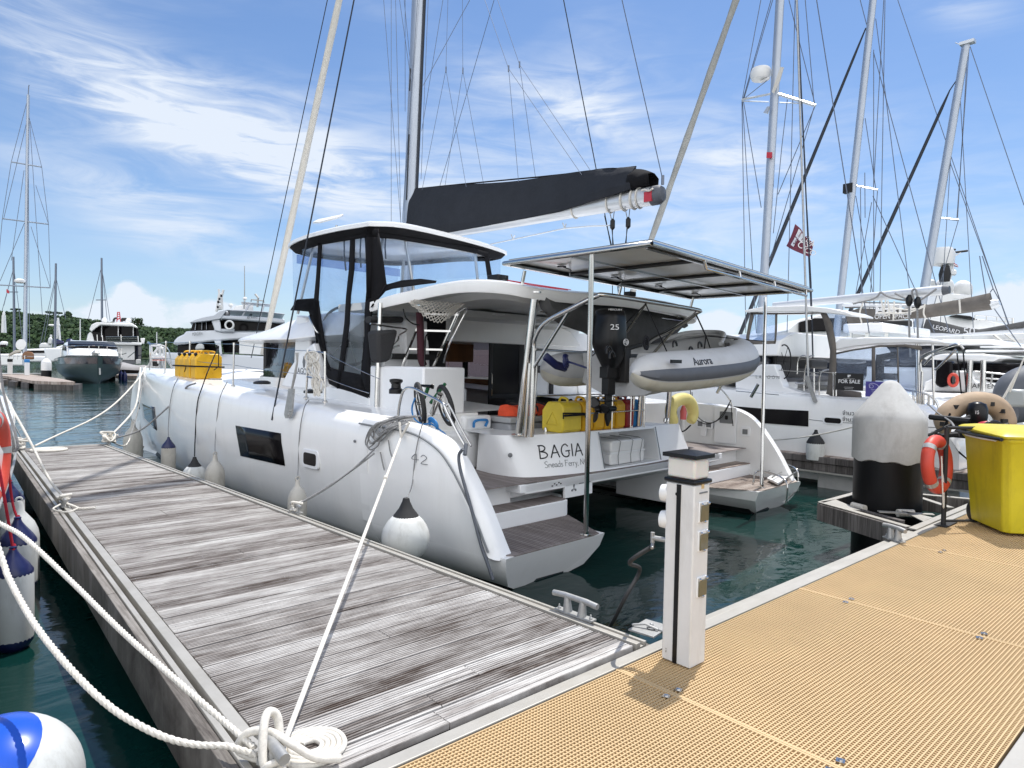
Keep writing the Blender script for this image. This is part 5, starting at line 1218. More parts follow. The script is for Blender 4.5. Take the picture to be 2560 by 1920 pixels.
# stern-end wraps
for P,Rr,s in ((nP,nR,1),(fP,fR,-1)):
    rows=[]
    for a in range(-60,61,10):
        pass
pb2(mb,'rubbing_strake',hypd,DG,smooth=60)
mb=MB(); 
def under(P,Rr,sgn):
    rows=[]
    for i,p in enumerate(P):
        t=(P[min(i+1,len(P)-1)]-P[max(i-1,0)]).normalized(); outw=t.cross(Vector((0,0,1))).normalized()*sgn
        rows.append([p+outw*math.cos(R(a))*(Rr[i]+.004)+Vector((0,0,1))*math.sin(R(a))*(Rr[i]+.004) for a in range(-150,-26,12)])
    return rows
mb.loft(under(nP,nR,1)); mb.loft(under(fP,fR,-1)); pb2(mb,'lower_tube_skin',hypc,DG,smooth=60)
# hull, floor, transom
mb=MB(); rows=[]
for x,zc,w_,zk in ((-1.20,2.03,.58,1.84),(-.9,2.03,.60,1.83),(-.4,2.05,.60,1.86),(.4,2.10,.56,1.94),(1.0,2.18,.42,2.08),(1.45,2.30,.12,2.24)):
    yc=.24; x=x if x<-.9 else -.9+(x+.9)*.78; rows.append([(x,yc-w_,zc),(x,yc-w_*.55,(zc+zk)/2),(x,yc,zk),(x,yc+w_*.55,(zc+zk)/2),(x,yc+w_,zc),(x,yc+w_*.7,zc+.05),(x,yc-w_*.7,zc+.05)])
mb.loft(rows,closed=True,caps=True); pb2(mb,'hull',hypc,DG,smooth=40)
mb=MB(); mb.prism([(-.32,1.98),(-.05,1.86),(.24,1.84),(.55,1.86),(.85,1.98),(.85,2.34),(.45,2.34),(.43,2.28),(.07,2.28),(.05,2.34),(-.32,2.34)],-1.22,-1.16,ax=0); pb2(mb,'transom',hyp,DG,bevel=.006)
mb=MB(); mb.bb((-.65,-.35,2.30),(-.40,.85,2.34)); pb2(mb,'thwart',hypd,DG,bevel=.01)
mb=MB(); mb.loft([[(.5,-.25,2.52),(.75,0,2.62),(.85,.3,2.66),(.7,.6,2.64),(.5,.8,2.56)],[(.88,-.2,2.52),(1.02,.0,2.60),(1.06,.3,2.64),(1.0,.55,2.62),(.85,.75,2.54)]]); mb.tube(cat_curve([(.4,-.1,2.5),(.75,.05,2.64),(.9,.3,2.68),(.7,.6,2.66),(.4,.75,2.56)],5),.03,8); o=pb2(mb,'bow_dodger',hyp,DG,smooth=60); md=o.modifiers.new('s','SOLIDIFY'); md.thickness=.02
mb=MB()
for (px,py) in ((609,352),(612,357),(675,346),(691,352),(700,347)):
    c=BM@_bp(px,py,1,-.45); mb.tube(arc_pts(c,.055,0,PI*1.1,10,(.95,.2,0),(0,.1,1)),.012,6)
for (px,py) in ((727,345),(736,341)): c=BM@_bp(px,py,1,-.2); mb.box(c,(.08,.05,.05),rz=.4)
c=BM@_bp(592,380,1,-.5)
c=BM@ly(676,361.5,-.735); mb.box(c,(.16,.03,.035))
c2=BM@ly(607,330,-.2)
build(mb,'grab_handles',blackp,DG,world=True)
mb=MB(); c=BM@ly(607,350,-.3); c=BM@ly(606,352,-.2)
for k in range(6): mb.tube(arc_pts(BM@ly(607.5+38.5,338+8,-.35)+Vector((0,0,.01*k)),.045,k,k+4,8,(1,.2,.1*k),(0,.3,1)),.012,5)
build(mb,'line_bundle',roped,DG,world=True)
o=ly(641,366,-.74); i_=min(range(len(nP)),key=lambda i:abs(nP[i].x-o.x))
def tub(x,a):
    i=min(range(len(nP)),key=lambda i:abs(nP[i].x-x)); p=nP[i]; return Vector((x,p.y-(nR[i]+.004)*math.cos(a),p.z+(nR[i]+.004)*math.sin(a)))
p0=tub(-1.30,R(17)); p1=tub(-.9,R(17)); pu=tub(-1.30,R(40))
M0=basis(p0,p1-p0,pu-p0); t_=text('dinghy_name','Aurora',BM@M0,.125,inkb,DG,world=True,ext=.002,bold=.001)
mb=MB(); n_=(p1-p0).cross(pu-p0).normalized(); mb.slab([p0-n_*.001+Vector((-.03,0,-.02)),p0.lerp(p1,1.15)-n_*.001+Vector((0,0,-.02)),pu.lerp(pu+(p1-p0),1.15),pu+Vector((-.03,0,0))],.002,dirv=-n_); 
# ---- outboard engine on the dinghy ----
OB=bthing('outboard_motor','black 25 horsepower outboard motor hanging behind the pale grey dinghy','outboard motor',(-1.98,.12,1.6))
mb=MB(); X0,Y0=-1.45,.28
rows=[]
for z,hx,hy,ox in ((2.83,.09,.11,0),(2.81,.135,.15,0),(2.74,.15,.165,0),(2.62,.16,.17,.0),(2.50,.165,.175,.0),(2.40,.16,.165,0),(2.30,.13,.14,.02),(2.22,.10,.11,.03),(2.17,.08,.085,.03)):
    rows.append([(X0+ox+hx*math.copysign(abs(math.cos(a))**.6,math.cos(a)),Y0+hy*math.copysign(abs(math.sin(a))**.6,math.sin(a)),z) for a in [2*PI*k/24 for k in range(24)]])
mb.loft(rows,closed=True,caps=True); CW=pb2(mb,'engine_cowl',blackp,OB,smooth=55)
mb=MB(); mb.bb((X0-.06,Y0-.05,1.86),(X0+.07,Y0+.05,2.22)); mb.bb((X0-.09,Y0-.06,2.05),(X0+.12,Y0+.06,2.18)); mb.prism([(X0-.05,1.86),(X0+.06,1.86),(X0+.05,1.58),(X0+.0,1.50),(X0-.04,1.60)],Y0-.018,Y0+.018,ax=1); mb.tube([(X0-.14,Y0,1.70),(X0+.14,Y0,1.70)],.045,12,rr=[.045,.03]); mb.slab([(X0-.16,Y0-.09,1.80),(X0+.06,Y0-.09,1.80),(X0+.06,Y0+.09,1.80),(X0-.16,Y0+.09,1.80)],.012); pb2(mb,'gearcase',blackp,OB,bevel=.006)
mb=MB(); mb.bb((X0+.15,Y0-.12,2.0),(X0+.26,Y0+.12,2.38)); mb.bb((X0+.10,Y0-.05,2.05),(X0+.2,Y0+.05,2.3)); mb.tube([(X0+.2,Y0,2.36),(X0+.6,Y0-.02,2.45)],.028,8); pb2(mb,'clamp_bracket',blackm,OB,bevel=.008)
mb=MB(); pc=Vector((X0-.17,Y0,1.70))
for k in range(3):
    a=k*2*PI/3+.9; u_=Vector((0,math.cos(a),math.sin(a))); v_=Vector((0,-math.sin(a),math.cos(a)))
    rows=[]
    for s_ in range(7):
        f=s_/6; rr_=.03+.13*f; wd=.055*math.sin(PI*(.18+.74*f)); rows.append([pc+u_*rr_+v_*wd*t2+Vector((t2*wd*.6,0,0)) for t2 in (-1,-.5,0,.5,1)])
    mb.loft(rows)
mb.lathe([(.035,-.05),(.035,.03),(.01,.06)],pc,12,axis=(-1,0,0)); o=pb2(mb,'propeller',blackp,OB,smooth=50); md=o.modifiers.new('s','SOLIDIFY'); md.thickness=.008
# decals facing aft/port
o=ly(601,327,Y0-.2); xv=Vector((1,-.25,0))
def decal(name,txt,px,py,size,mat,align='CENTER',sx=1.25,depth=-.045):
    # sits on the camera-side faces of cowl (port-aft corner)
    d=Vector((-.62,-.78,0)).normalized(); c=Vector((X0,Y0,0))+d*.215; q=ly(px,py,c.y); c.z=q.z; 
    x=Vector((.78,-.62,0)); M=basis(c+d*.012,x,(0,0,1)); return text(name,txt,BM@M,size,mat,OB,world=True,ext=.003,align=align,sx=sx)
decal('power_number','25',606,329,.085,inkw)
decal('maker_lettering','MERCURY',606,309.5,.028,inkw)
mb=MB(); d=Vector((-.25,-.97,0)).normalized(); c=Vector((X0+.10,Y0,0))+d*.2; c.z=ly(615,341.5,c.y).z
mb.tube(arc_pts(c,.035,0,2*PI,20,(.97,-.25,0),(0,0,1)),.004,5,caps=False)
for k in (-1,0,1): mb.tube(cat_curve([c+Vector((-.026,0.007,.012*k)),c+Vector((-.008,0,.012*k+.008)),c+Vector((.008,0,.012*k-.006)),c+Vector((.026,-.006,.012*k+.002))],3),.003,4)
pb2(mb,'engine_emblem',inkw,OB)
# ---- jerry cans ----
def jerry(loc,label,group,matl,rz=0,w_=.17,d_=.34,h_=.42,world=False):
    t=bthing('jerry_can',label,'jerry can',loc,group,rz)
    def prof(s,zb,zt): return [(-d_/2+.03,zb),(d_/2-.03,zb),(d_/2,zb+.04),(d_/2,zt-.12),(d_/2-.09,zt-.01),(-d_/2+.06,zt-.01),(-d_/2,zt-.07),(-d_/2,zb+.04)]
    m=MB(); m.prism(prof(1,0,h_-.03),-w_/2,w_/2,ax=0); bd=build(m,'body',matl,t,bevel=.022,bseg=3)
    m=MB(); m.tube(cat_curve([(0,-d_/2+.09,h_-.05),(0,-d_/2+.10,h_-.005),(0,.0,h_+.01),(0,d_/2-.15,h_-.005),(0,d_/2-.13,h_-.05)],4),.016,8); build(m,'handle',matl,t,smooth=60)
    m=MB(); m.lathe([(.03,0),(.03,.04),(.026,.05)],(0,d_/2-.06,h_-.075),12,axis=(0,.5,1)); build(m,'cap',blackp,t)
    m=MB()
    for s in (-1,1):
        tri=[(-.09,.10),(.09,.10),(.0,.25)]
        m.tube([(s*(w_/2+.001),a,b_) for a,b_ in tri+[tri[0]]],.006,5,caps=False)
    build(m,'moulded_rib',matl,t); return t
bx=-3.02
fore=['foremost yellow jerry can of the four lashed to the port side deck','second yellow jerry can from the bow in the port deck row','third yellow jerry can from the bow in the port deck row','rearmost yellow jerry can on the port deck with its broad side showing']
for k,y in enumerate((9.18,8.92,8.66,8.36)):
    jerry((-2.86,y,1.80),fore[3-(3-k)] ,'yellow jerry cans lashed to the port side deck',yelp,rz=PI/2,d_=.48,w_=.24,h_=.50)
m=MB(); m.tube([(-3.14,8.14,2.03),(-2.6,8.2,2.02)],.014,6); m.tube([(-3.13,9.3,2.03),(-3.14,8.15,2.03)],.014,6); m.tube([(-3.13,8.6,2.03),(-3.16,8.6,1.92)],.008,5)
o=pb2(m,'lashing_strap',roped,None); tag(o,'black strap lashed round the yellow jerry cans on the port side deck','strap')
names=['large pale yellow jerry can at the port end of the stern rack','amber jerry can second from the port end of the stern rack','amber jerry can third from the port end, behind the outboard leg','amber jerry can fourth from the port end of the stern rack','amber jerry can beside the red can in the stern rack','red jerry can between the amber and blue cans on the stern bench','blue jerry can at the starboard end of the stern rack']
xs=[-1.18,-.86,-.63,-.40,-.17,.04,.23]; wds=[.36,.20,.20,.20,.20,.17,.17]
yelq=pm('pale_yellow_plastic',(.72,.55,.05),.42,var=.1,vscale=6,dirt=.2,dcol=(.4,.3,.05),dscale=8)
for x,w_,l,mt in zip(xs,wds,names,[yelq,yelp,yelp,yelp,yelp,redp,bluep]): jerry((x,1.20,1.348),l,'jerry cans in the rack on the stern bench',mt,w_=w_,d_=.36,h_=.42)
m=MB(); m.tube([(-1.38,1.0,1.53),(-1.38,1.005,1.60),(-.98,1.0,1.585),(-.96,.99,1.53)],.010,5); m.tube([(-1.38,.985,1.57),(-.97,.985,1.57)],.014,5); o=pb2(m,'strap',roped,None); tag(o,'black strap across the large pale yellow jerry can','strap')
cans=['amber jerry can seen far left through the saloon door','amber jerry can second from left through the saloon door','amber jerry can third from left through the saloon door','amber jerry can nearest the curtain through the saloon door']
for k,x in enumerate((1.15,1.5,1.85,2.2)): jerry((x,9.3,1.82),cans[k],'amber jerry cans on the foredeck seen through the saloon',yelp,w_=.2,d_=.4,h_=.42,rz=.4)
# ---- life raft canister ----
LR=bthing('life_raft','white strapped life raft canister stowed in the niche beside the boat name','life raft',(-.1,1.15,.88))
m=MB(); cx,cy=-.12,1.14
for z0,z1,g in ((.885,1.04,0),(1.045,1.20,0)):
    m.prism(rrect(cx,(z0+z1)/2,.78 if z0<1 else .76,z1-z0,.045),.93,1.36,ax=1)
pb2(m,'canister',white,LR,bevel=.02)
m=MB(); m.bb((cx-.395,.925,1.035),(cx+.395,1.36,1.052)); pb2(m,'joint_band',gelw,LR)
m=MB()
for x in (-.34,-.06,.16): m.tube([(x,.92,.885),(x-.02,.915,1.0),(x+.03,.915,1.19),(x+.06,1.0,1.21),(x+.1,1.36,1.212)],.0045,5)
pb2(m,'straps',ropeg,LR)
# ---- horseshoe buoy ----
HB=bthing('horseshoe_buoy','pale yellow horseshoe buoy hanging at the starboard stern of the white catamaran','life buoy',(2.9,1.9,1.2))
def zP(x,y): return z3c(x,y)
z3c=lambda x,y:((1240+x/2.765)/2.5,(960+y/2.765)/2.5)
ZB=1.55
hp=[ly(*z3c(*p),ZB) for p in ((1232,265),(1208,200),(1222,140),(1255,112),(1290,104),(1325,112),(1352,150),(1362,210),(1345,262))]
m=MB(); cc=cat_curve(hp,5); m.tube(cc,.10,14,rr=[.07+.035*math.sin(PI*min(1,max(0,i/(len(cc)-1))))**.4 for i in range(len(cc))]); pb2(m,'buoy',yelf,HB,smooth=60)
m=MB(); c=ly(*z3c(1295,195),ZB-.02); m.lathe([(.05,-.12),(.055,.02),(.03,.09),(.02,.11)],c,12); 
pb2(m,'water_light',pm('pale_red',(.6,.12,.12),.5),HB)
m=MB(); P=[ly(*z3c(*p),ZB) for p in ((1240,290),(1265,320),(1300,325),(1345,285))]; m.tube(cat_curve(P,4),.012,6); P=[ly(*z3c(*p),ZB+.05) for p in ((1245,90),(1245,330))]; m.tube(P,.018,8); pb2(m,'strap',roped,HB)
# white sheet-metal oval behind buoy
# ---- coolers, box, life jackets ----
CO1=bthing('cool_box','large grey cool box in the cockpit under the orange life jackets','cool box',(-1.0,1.95,.86))
def bxq(px0,py0,px1,py1,y): a=ly(px0,py0,y); b_=ly(px1,py1,y); return a,b_
m=MB(); m.bb((-1.55,1.75,.86),(-.72,2.2,1.42)); pb2(m,'body',pm('cooler_grey',(.30,.31,.33),.45),CO1,bevel=.03)
m=MB(); m.bb((-1.57,1.73,1.425),(-.70,2.22,1.50)); pb2(m,'lid',pm('cooler_lid',(.36,.37,.38),.45),CO1,bevel=.02)
CO2=bthing('cool_box','small pale cool box with blue handle beside the large grey cool box','cool box',(-1.85,2.2,.86))
m=MB(); m.bb((-2.08,2.02,1.34),(-1.62,2.32,1.52)); pb2(m,'body',gelw,CO2,bevel=.03)
m=MB(); m.tube(cat_curve([(-1.95,2.0,1.38),(-1.95,1.97,1.46),(-1.75,1.97,1.46),(-1.75,2.0,1.38)],4),.018,6); pb2(m,'handle',bluep,CO2)
LJ=bthing('life_jackets','crumpled orange life jackets lying on the grey cool box','life jackets',(-1.1,1.95,1.5))
m=MB(); rows=[]
for i in range(15):
    u=i/14; x=-1.5+.82*u; w_=.2*math.sin(PI*(u*.92+.04))**.5
    rows.append([(x,1.96+w_*math.cos(a)+.03*mn.noise(Vector((u*6,a*2,1))),1.505+max(0,math.sin(a))*(.14+.05*mn.noise(Vector((u*5,a,3))))) for a in [PI*k/12 for k in range(13)]])
m.loft(rows,caps=True); pb2(m,'jacket',orfab,LJ,smooth=40)
m=MB()
for x in (-1.3,-1.05,-.85): m.tube(cat_curve([(x,1.76,1.51),(x+.05,1.8,1.62),(x-.02,1.95,1.67),(x+.04,2.1,1.62)],4),.014,5)
pb2(m,'webbing',blackm,LJ)
# ---- folding bike / wheels leaning at the stern ----
FB=bthing('folded_bicycle','folded black bicycle with green handlebar leaning at the port stern rail','bicycle',(-2.9,2.0,1.5))
def tyre(c,r,ax,name='tyre'):
    c=Vector(c);ax=Vector(ax).normalized();u=Vector((0,0,1));u=(u-ax*u.dot(ax)).normalized();v=ax.cross(u)
    m=MB(); m.tube(arc_pts(c,r,0,2*PI,32,u,v),.028,10,caps=False); pb2(m,name,blackm,FB,smooth=60)
    m=MB(); m.tube(arc_pts(c,r-.03,0,2*PI,32,u,v),.010,6,caps=False)
    for k in range(10): a=k*2*PI/10; m.tube([c,c+(u*math.cos(a)+v*math.sin(a))*(r-.03)],.0022,4)
    m.lathe([(.02,-.04),(.02,.04)],c,10,axis=ax); pb2(m,'rim',steel,FB)
tyre((-2.95,1.80,1.72),.22,(.86,-.45,.15)); tyre((-2.72,1.62,1.70),.22,(.9,-.35,.25))
m=MB(); a=Vector((-2.78,2.0,1.90)); b_=Vector((-2.72,1.55,1.98)); m.tube([lx(424,398,-2.9),lx(428,388,-2.9)],.022,8); m.tube([(-2.8,1.8,1.72),(-2.75,1.6,1.95)],.02,8); pb2(m,'frame',green,FB,smooth=60)
m=MB(); m.tube([lx(421,385.5,-2.9),lx(431.5,386.5,-2.9)],.022,10,rr=[.014,.022]); m.lathe([(.03,0),(.03,.015)],lx(432,386.5,-2.9),10,axis=(1,-.3,0)); m.tube(cat_curve([lx(417,394,-2.9),lx(420,388,-2.9),lx(424,385,-2.9)],3),.009,6); m.lathe([(.06,0),(.075,.03),(.05,.06)],lx(396,384,-2.9),14); pb2(m,'handlebar',blackp,FB,smooth=50)
# blue hose
m=MB()
for k in range(3): m.tube(arc_pts(lx(433,426,-3.0)+Vector((0,0,.01*k)),.09+.02*k,.3*k,5.3,16,(.3,1,0),(-.2,0,.55)),.011,6)
P=[lx(*q,-3.0) for q in ((415,398),(412,408),(414,418),(422,424),(431,424),(440,430),(446,436),(444,446))]; m.tube(cat_curve(P,4),.010,6)
o=pb2(m,'blue_hose',bluep,None,smooth=60); tag(o,'coiled blue hose at the foot of the steel rod holder','hose')
# ================= foreground and pontoon furniture =================
def tb(m,name,mat,label,cat,group=None,**k): return tag(build(m,name,mat,None,world=True,**k),label,cat,group)
# ---- cleats ----
def cleat(c,rz,L=.22,label='',h=.075,r=.017,mat=galv,group='mooring cleats on the finger pier'):
    c=Vector(c); t=thing('mooring_cleat',label,'cleat',c,rz,group)
    m=MB(); m.tube([(-L/2,0,h-.008),(-L/4,0,h),(L/4,0,h),(L/2,0,h-.008)],r,10); build(m,'horn_bar',mat,t,smooth=60)
    for s in (-1,1):
        m=MB(); m.tube([(s*L*.16,0,.0),(s*L*.18,0,h)],r*1.1,8,rr=[r*1.7,r]); build(m,'leg',mat,t,smooth=60)
    m=MB(); m.bb((-L*.42,-.032,0),(L*.42,.032,.012)); 
    for s in (-.36,-.13,.13,.36): m.lathe([(.012,0),(.012,.01),(.006,.014),(.006,.026),(.002,.03)],(s*L,.0 if abs(s)>.2 else .0,.012),6)
    build(m,'base_plate',mat,t,bevel=.003); return t
c5a,c5b=gz(566,609,.6),gz(617.5,629,.6); cm=(c5a+c5b)/2
cleat((3.165,2.90,.606),PI/2+.05,.36,'bare silver horn cleat on the near right corner of the finger pier',h=.11,r=.019)
cleat((1.06,2.56,.606),PI/2,.26,'horn cleat under the thick white loops beside the flat rope coil',h=.09,r=.024)
cleat((1.24,8.42,.606),PI/2,.24,'cleat with knotted white rope halfway along the left edge of the finger pier')
cleat((3.03,6.72,.606),PI/2,.24,'cleat holding the grey spring line on the right edge of the finger pier')
cleat((1.42,13.82,.606),PI/2,.24,'cleat at the far left corner of the finger pier wrapped in white rope')
cleat((2.72,13.86,.606),PI/2,.24,'cleat at the far right corner of the finger pier piled with bow lines')
dc=gz(880,543,.605); cleat((6.93,2.32,.606),R(62),.26,'bare grey cleat on the tan walkway edge by the pile bracket',h=.12,r=.022,group='mooring cleats on the walkway')
# ---- rope coil and turns at near cleat ----
def knot(c,R_,r,n,seed,mat,flat=.5,name='rope_turns'):
    rnd=random.Random(seed); pts=[]
    for i in range(n):
        a=i*2.35+rnd.uniform(-.3,.3); pts.append(Vector(c)+Vector((R_*math.cos(a)*rnd.uniform(.5,1),R_*math.sin(a)*rnd.uniform(.5,1)*1.2,abs(rnd.uniform(0,1))*R_*flat*1.6+r)))
    return cat_curve(pts,7)
m=MB(); turns=4.8; pts=[]
cc=Vector((1.232,2.575,.6))
for i in range(int(turns*36)):
    a=-i*2*PI/36+2.2; rr_=.036+.0225*(i/36); pts.append(cc+Vector((rr_*math.cos(a)*1.02,rr_*math.sin(a)*.98,.014+.0015*math.sin(i*.9))))
strands_c=MB(); strands_c.tube(pts,.0118,8); tb(strands_c,'rope_coil',ropew,'flat spiral of white braided rope coiled beside the near cleat','rope',smooth=60)
m=MB()
P=cat_curve([(1.275,2.400,.625),(1.185,2.430,.65),(1.125,2.500,.69),(1.070,2.600,.72),(1.015,2.680,.70),(0.985,2.700,.64),(1.025,2.640,.615),(1.060,2.560,.63)],8); m.tube(P,.0165,10)
P=cat_curve([(1.045,2.500,.615),(1.015,2.520,.66),(1.040,2.580,.76),(1.075,2.620,.79),(1.110,2.620,.76),(1.105,2.580,.69),(1.075,2.500,.65),(1.065,2.450,.62),(1.095,2.460,.61)],8); m.tube(P,.0175,10)
P=cat_curve([(1.105,2.500,.62),(1.075,2.470,.66),(1.025,2.480,.66),(1.005,2.520,.62)],8); m.tube(P,.014,10)
tb(m,'rope_turns',ropew,'thick white braided loops wrapped round the near left cleat','rope',smooth=60)
def yy(pt,y): return gy(pt[0],pt[1],y)
# snubber with Y end
top=W(on_hull(404,437.5)+Vector((-.04,0,0))); m=MB(); a=Vector((1.13,2.60,.65)); 
m.tube([a,a.lerp(top,.3)+Vector((0,0,-.012)),a.lerp(top,.6)+Vector((0,0,-.012)),top],.0125,10,flat=.75)
for q in ((401,424),(411,424)): e=W(on_hull(*q)+Vector((-.02,0,.02))); m.tube([top,e],.013,8)
k=a.lerp(top,.72); m.tube([k-(top-a)*.006,k+(top-a)*.006],.018,8)
tb(m,'mooring_strap',ropew,'taut white mooring strap with Y end rising from the near cleat to the stern quarter','mooring line',smooth=60)
# left boat's twisted ropes
K=Vector((1.02,2.62,.665))
def pxpath(L,ys): return cat_curve([gy(p[0],p[1],y) for p,y in zip(L,ys)],8)
m=MB(); P=pxpath([(-60,492),(0,523.5),(26,539),(75,585),(121.5,631),(182,685),(225.7,723)],[5.2,4.75,4.5,4.0,3.55,3.05,2.80]); P.append(K); strands(m,P,.0135,pitch=.075); tb(m,'mooring_line',ropew,'upper of the two twisted white ropes running from the left edge to the near cleat','mooring line','twisted white ropes at the near left cleat',smooth=60)
m=MB(); P=pxpath([(-40,440),(0,553),(10.4,581),(34.7,624),(69.4,667.6),(111,707.5),(156,733.5),(191,744),(228,746)],[4.3,3.9,3.75,3.45,3.15,2.92,2.76,2.70,2.66]); P.append(K+Vector((0,-.02,-.02))); strands(m,P,.0135,pitch=.075); tb(m,'mooring_line',ropew,'lower sagging twisted white rope running from the left edge to the near cleat','mooring line','twisted white ropes at the near left cleat',smooth=60)
m=MB(); P=[gy(6.2,397.5,10.4),gy(-20,345,10.8)][::-1]+[gy(27.8,436.9,9.7),gy(49,478.5,8.9),Vector((1.25,8.46,.69))]; strands(m,cat_curve(P,5),.014,pitch=.09); tb(m,'mooring_line',ropew,'white rope from the red-lined boat down to the middle left cleat','mooring line',smooth=60)
m=MB(); P=[gy(10.8,419,14.5),gy(21.6,439,14.1),Vector((1.42,13.8,.70))]; m.tube(cat_curve(P,4),.010,6); tb(m,'mooring_line',ropeg,'thin grey line running to the far left corner cleat','mooring line',smooth=60)
m=MB(); m.tube(knot((1.25,8.44,.60),.07,.014,9,3,ropew,1.0),.0135,8); P=cat_curve([(1.25,8.4,.64),(1.30,8.22,.63),(1.35,8.12,.615),(1.47,8.10,.615)],5); strands(m,P,.014,pitch=.08); P=cat_curve([(1.2,8.35,.64),(1.12,8.22,.62),(1.22,8.05,.61),(1.33,8.15,.62)],5); m.tube(P,.010,6); tb(m,'rope_turns',ropew,'white rope knotted on the middle left cleat with a short tail','rope',smooth=60)
m=MB(); m.tube(knot((1.42,13.82,.60),.13,.014,14,5,ropew,.9),.015,7); tb(m,'rope_turns',ropew,'bundle of white rope heaped on the far left corner cleat','rope',smooth=60)
m=MB(); m.tube(knot((2.72,13.86,.60),.15,.014,18,8,ropew,.9),.016,7); tb(m,'rope_turns',ropew,'bundle of bow lines heaped on the far right corner cleat','rope',smooth=60)
m=MB(); m.tube(knot((3.03,6.72,.60),.075,.012,10,9,ropeg,.9),.0125,7); tb(m,'rope_turns',ropew,'grey and white rope turns on the cleat halfway along the right edge','rope',smooth=60)
m=MB(); pts=[]; 
for i in range(200): a=i*2*PI/30; rr_=.04+.034*(i/30); pts.append(Vector((1.78+rr_*math.cos(a),13.45+rr_*math.sin(a),.618)))
m.tube(pts,.018,6); tb(m,'rope_coil',ropew,'flat white rope disc at the far end of the finger pier','rope',smooth=60)
BOW=Vector(W((-2.62,13.05,1.92)))
m=MB(); m.tube(cat_curve([BOW+Vector((.1,-.1,.02)),gy(136.6,381,16.6),gy(115.7,403,15.7),gy(92.6,419,15.0),gy(57.9,435,14.4),Vector((1.62,13.75,.66))],5),.017,7); tb(m,'bow_line',ropew,'long sagging white bow line from the catamaran bow to the rope disc','mooring line',smooth=60)
m=MB(); m.tube(cat_curve([BOW+Vector((0,-.05,.0)),gy(138.5,392,15.6),gy(132.5,412,15.0),Vector((2.72,13.9,.7))],5),.017,7); m.tube(cat_curve([BOW+Vector((.05,-.1,0)),gy(140,400,15.9),gy(134,425,15.3),gy(126,445,14.4),Vector((2.75,13.85,.65))],5),.012,6); tb(m,'bow_line',ropew,'short steep white bow line from the catamaran bow to the far right cleat','mooring line',smooth=60)
m=MB(); P=[W(on_hull(196.8,383.3)+Vector((-.02,0,.0))),W(on_hull(189,386.5)+Vector((-.03,0,0))),gy(180.6,395,13.3),gy(158.6,415.7,13.7),gy(139,430.8,13.9),Vector((2.74,13.88,.68))]; m.tube(cat_curve(P,5),.015,7); tb(m,'spring_line',ropeg,'grey spring line from the port side deck to the far right cleat','mooring line',smooth=60)
H=W(on_hull(376,447)+Vector((-.05,0,0)))
m=MB()
for dz in (0,.03): m.tube(sag(Vector((3.03,6.72,.68)),H+Vector((0,-.05,-.06+dz*1.5)),.03+dz),.0095,6)
tb(m,'spring_line',ropeg,'doubled grey spring line from the middle right cleat to the stern quarter','mooring line',smooth=60)
# hank of grey rope at the stern quarter
m=MB(); rnd=random.Random(4)
for k in range(11):
    x0,y0=392+rnd.uniform(-6,12),415+rnd.uniform(-1,3); bx,by=372+k*1.6+rnd.uniform(-2,2),446-k*1.7+rnd.uniform(-3,3)
    pts=[(x0+rnd.uniform(0,14),417),(x0-4,418+rnd.uniform(0,3)),((x0+bx)/2-4,(y0+by)/2-3),(bx-3,by-4),(bx,by+3),(bx+5,by),((x0+bx)/2+4,(y0+by)/2+4),(x0+3,421)]
    P=[]
    for q in pts:
        p=on_hull(*q) if q[1]>421 else on_hull(q[0],421); p=Vector(p)+Vector((-.03-.035*rnd.random(),0,(421-q[1])*.012 if q[1]<421 else 0)); 
        if q[1]<=421: p.x+=.12
        P.append(W(p))
    m.tube(cat_curve(P,5),.0085,5)
for q in (((390,440),(392,452),(394.5,458)),((382,452),(384,462),(386,470))): m.tube(cat_curve([W(on_hull(*p)+Vector((-.02,0,0))) for p in q],4),.0085,5)
tb(m,'rope_hank',ropeg,'untidy hank of grey flecked rope hung over the port stern quarter','rope',smooth=60)
# hank on the gate stanchions
m=MB(); rnd=random.Random(12)
for k in range(12):
    x0=313+rnd.uniform(-4,5); P=[]
    for j in range(9):
        u=j/8; px=x0+3*math.sin(u*9+k)+ (3.5 if k%2 else -2)*math.sin(PI*u)+5*u; py=352+ (44 if k%3 else 32)*u; P.append(W(lx(px,py,-3.22-.03*rnd.random())))
    m.tube(cat_curve(P,4),.011,5)
for k in range(4): P=[W(lx(312+7*math.cos(a+k),357+5.5*math.sin(a+k),-3.25)) for a in [i*.7 for i in range(9)]]; m.tube(cat_curve(P,4),.011,5)
tb(m,'rope_hank',ropew,'bunched white rope hanging between the two gate stanchions','rope',smooth=60)
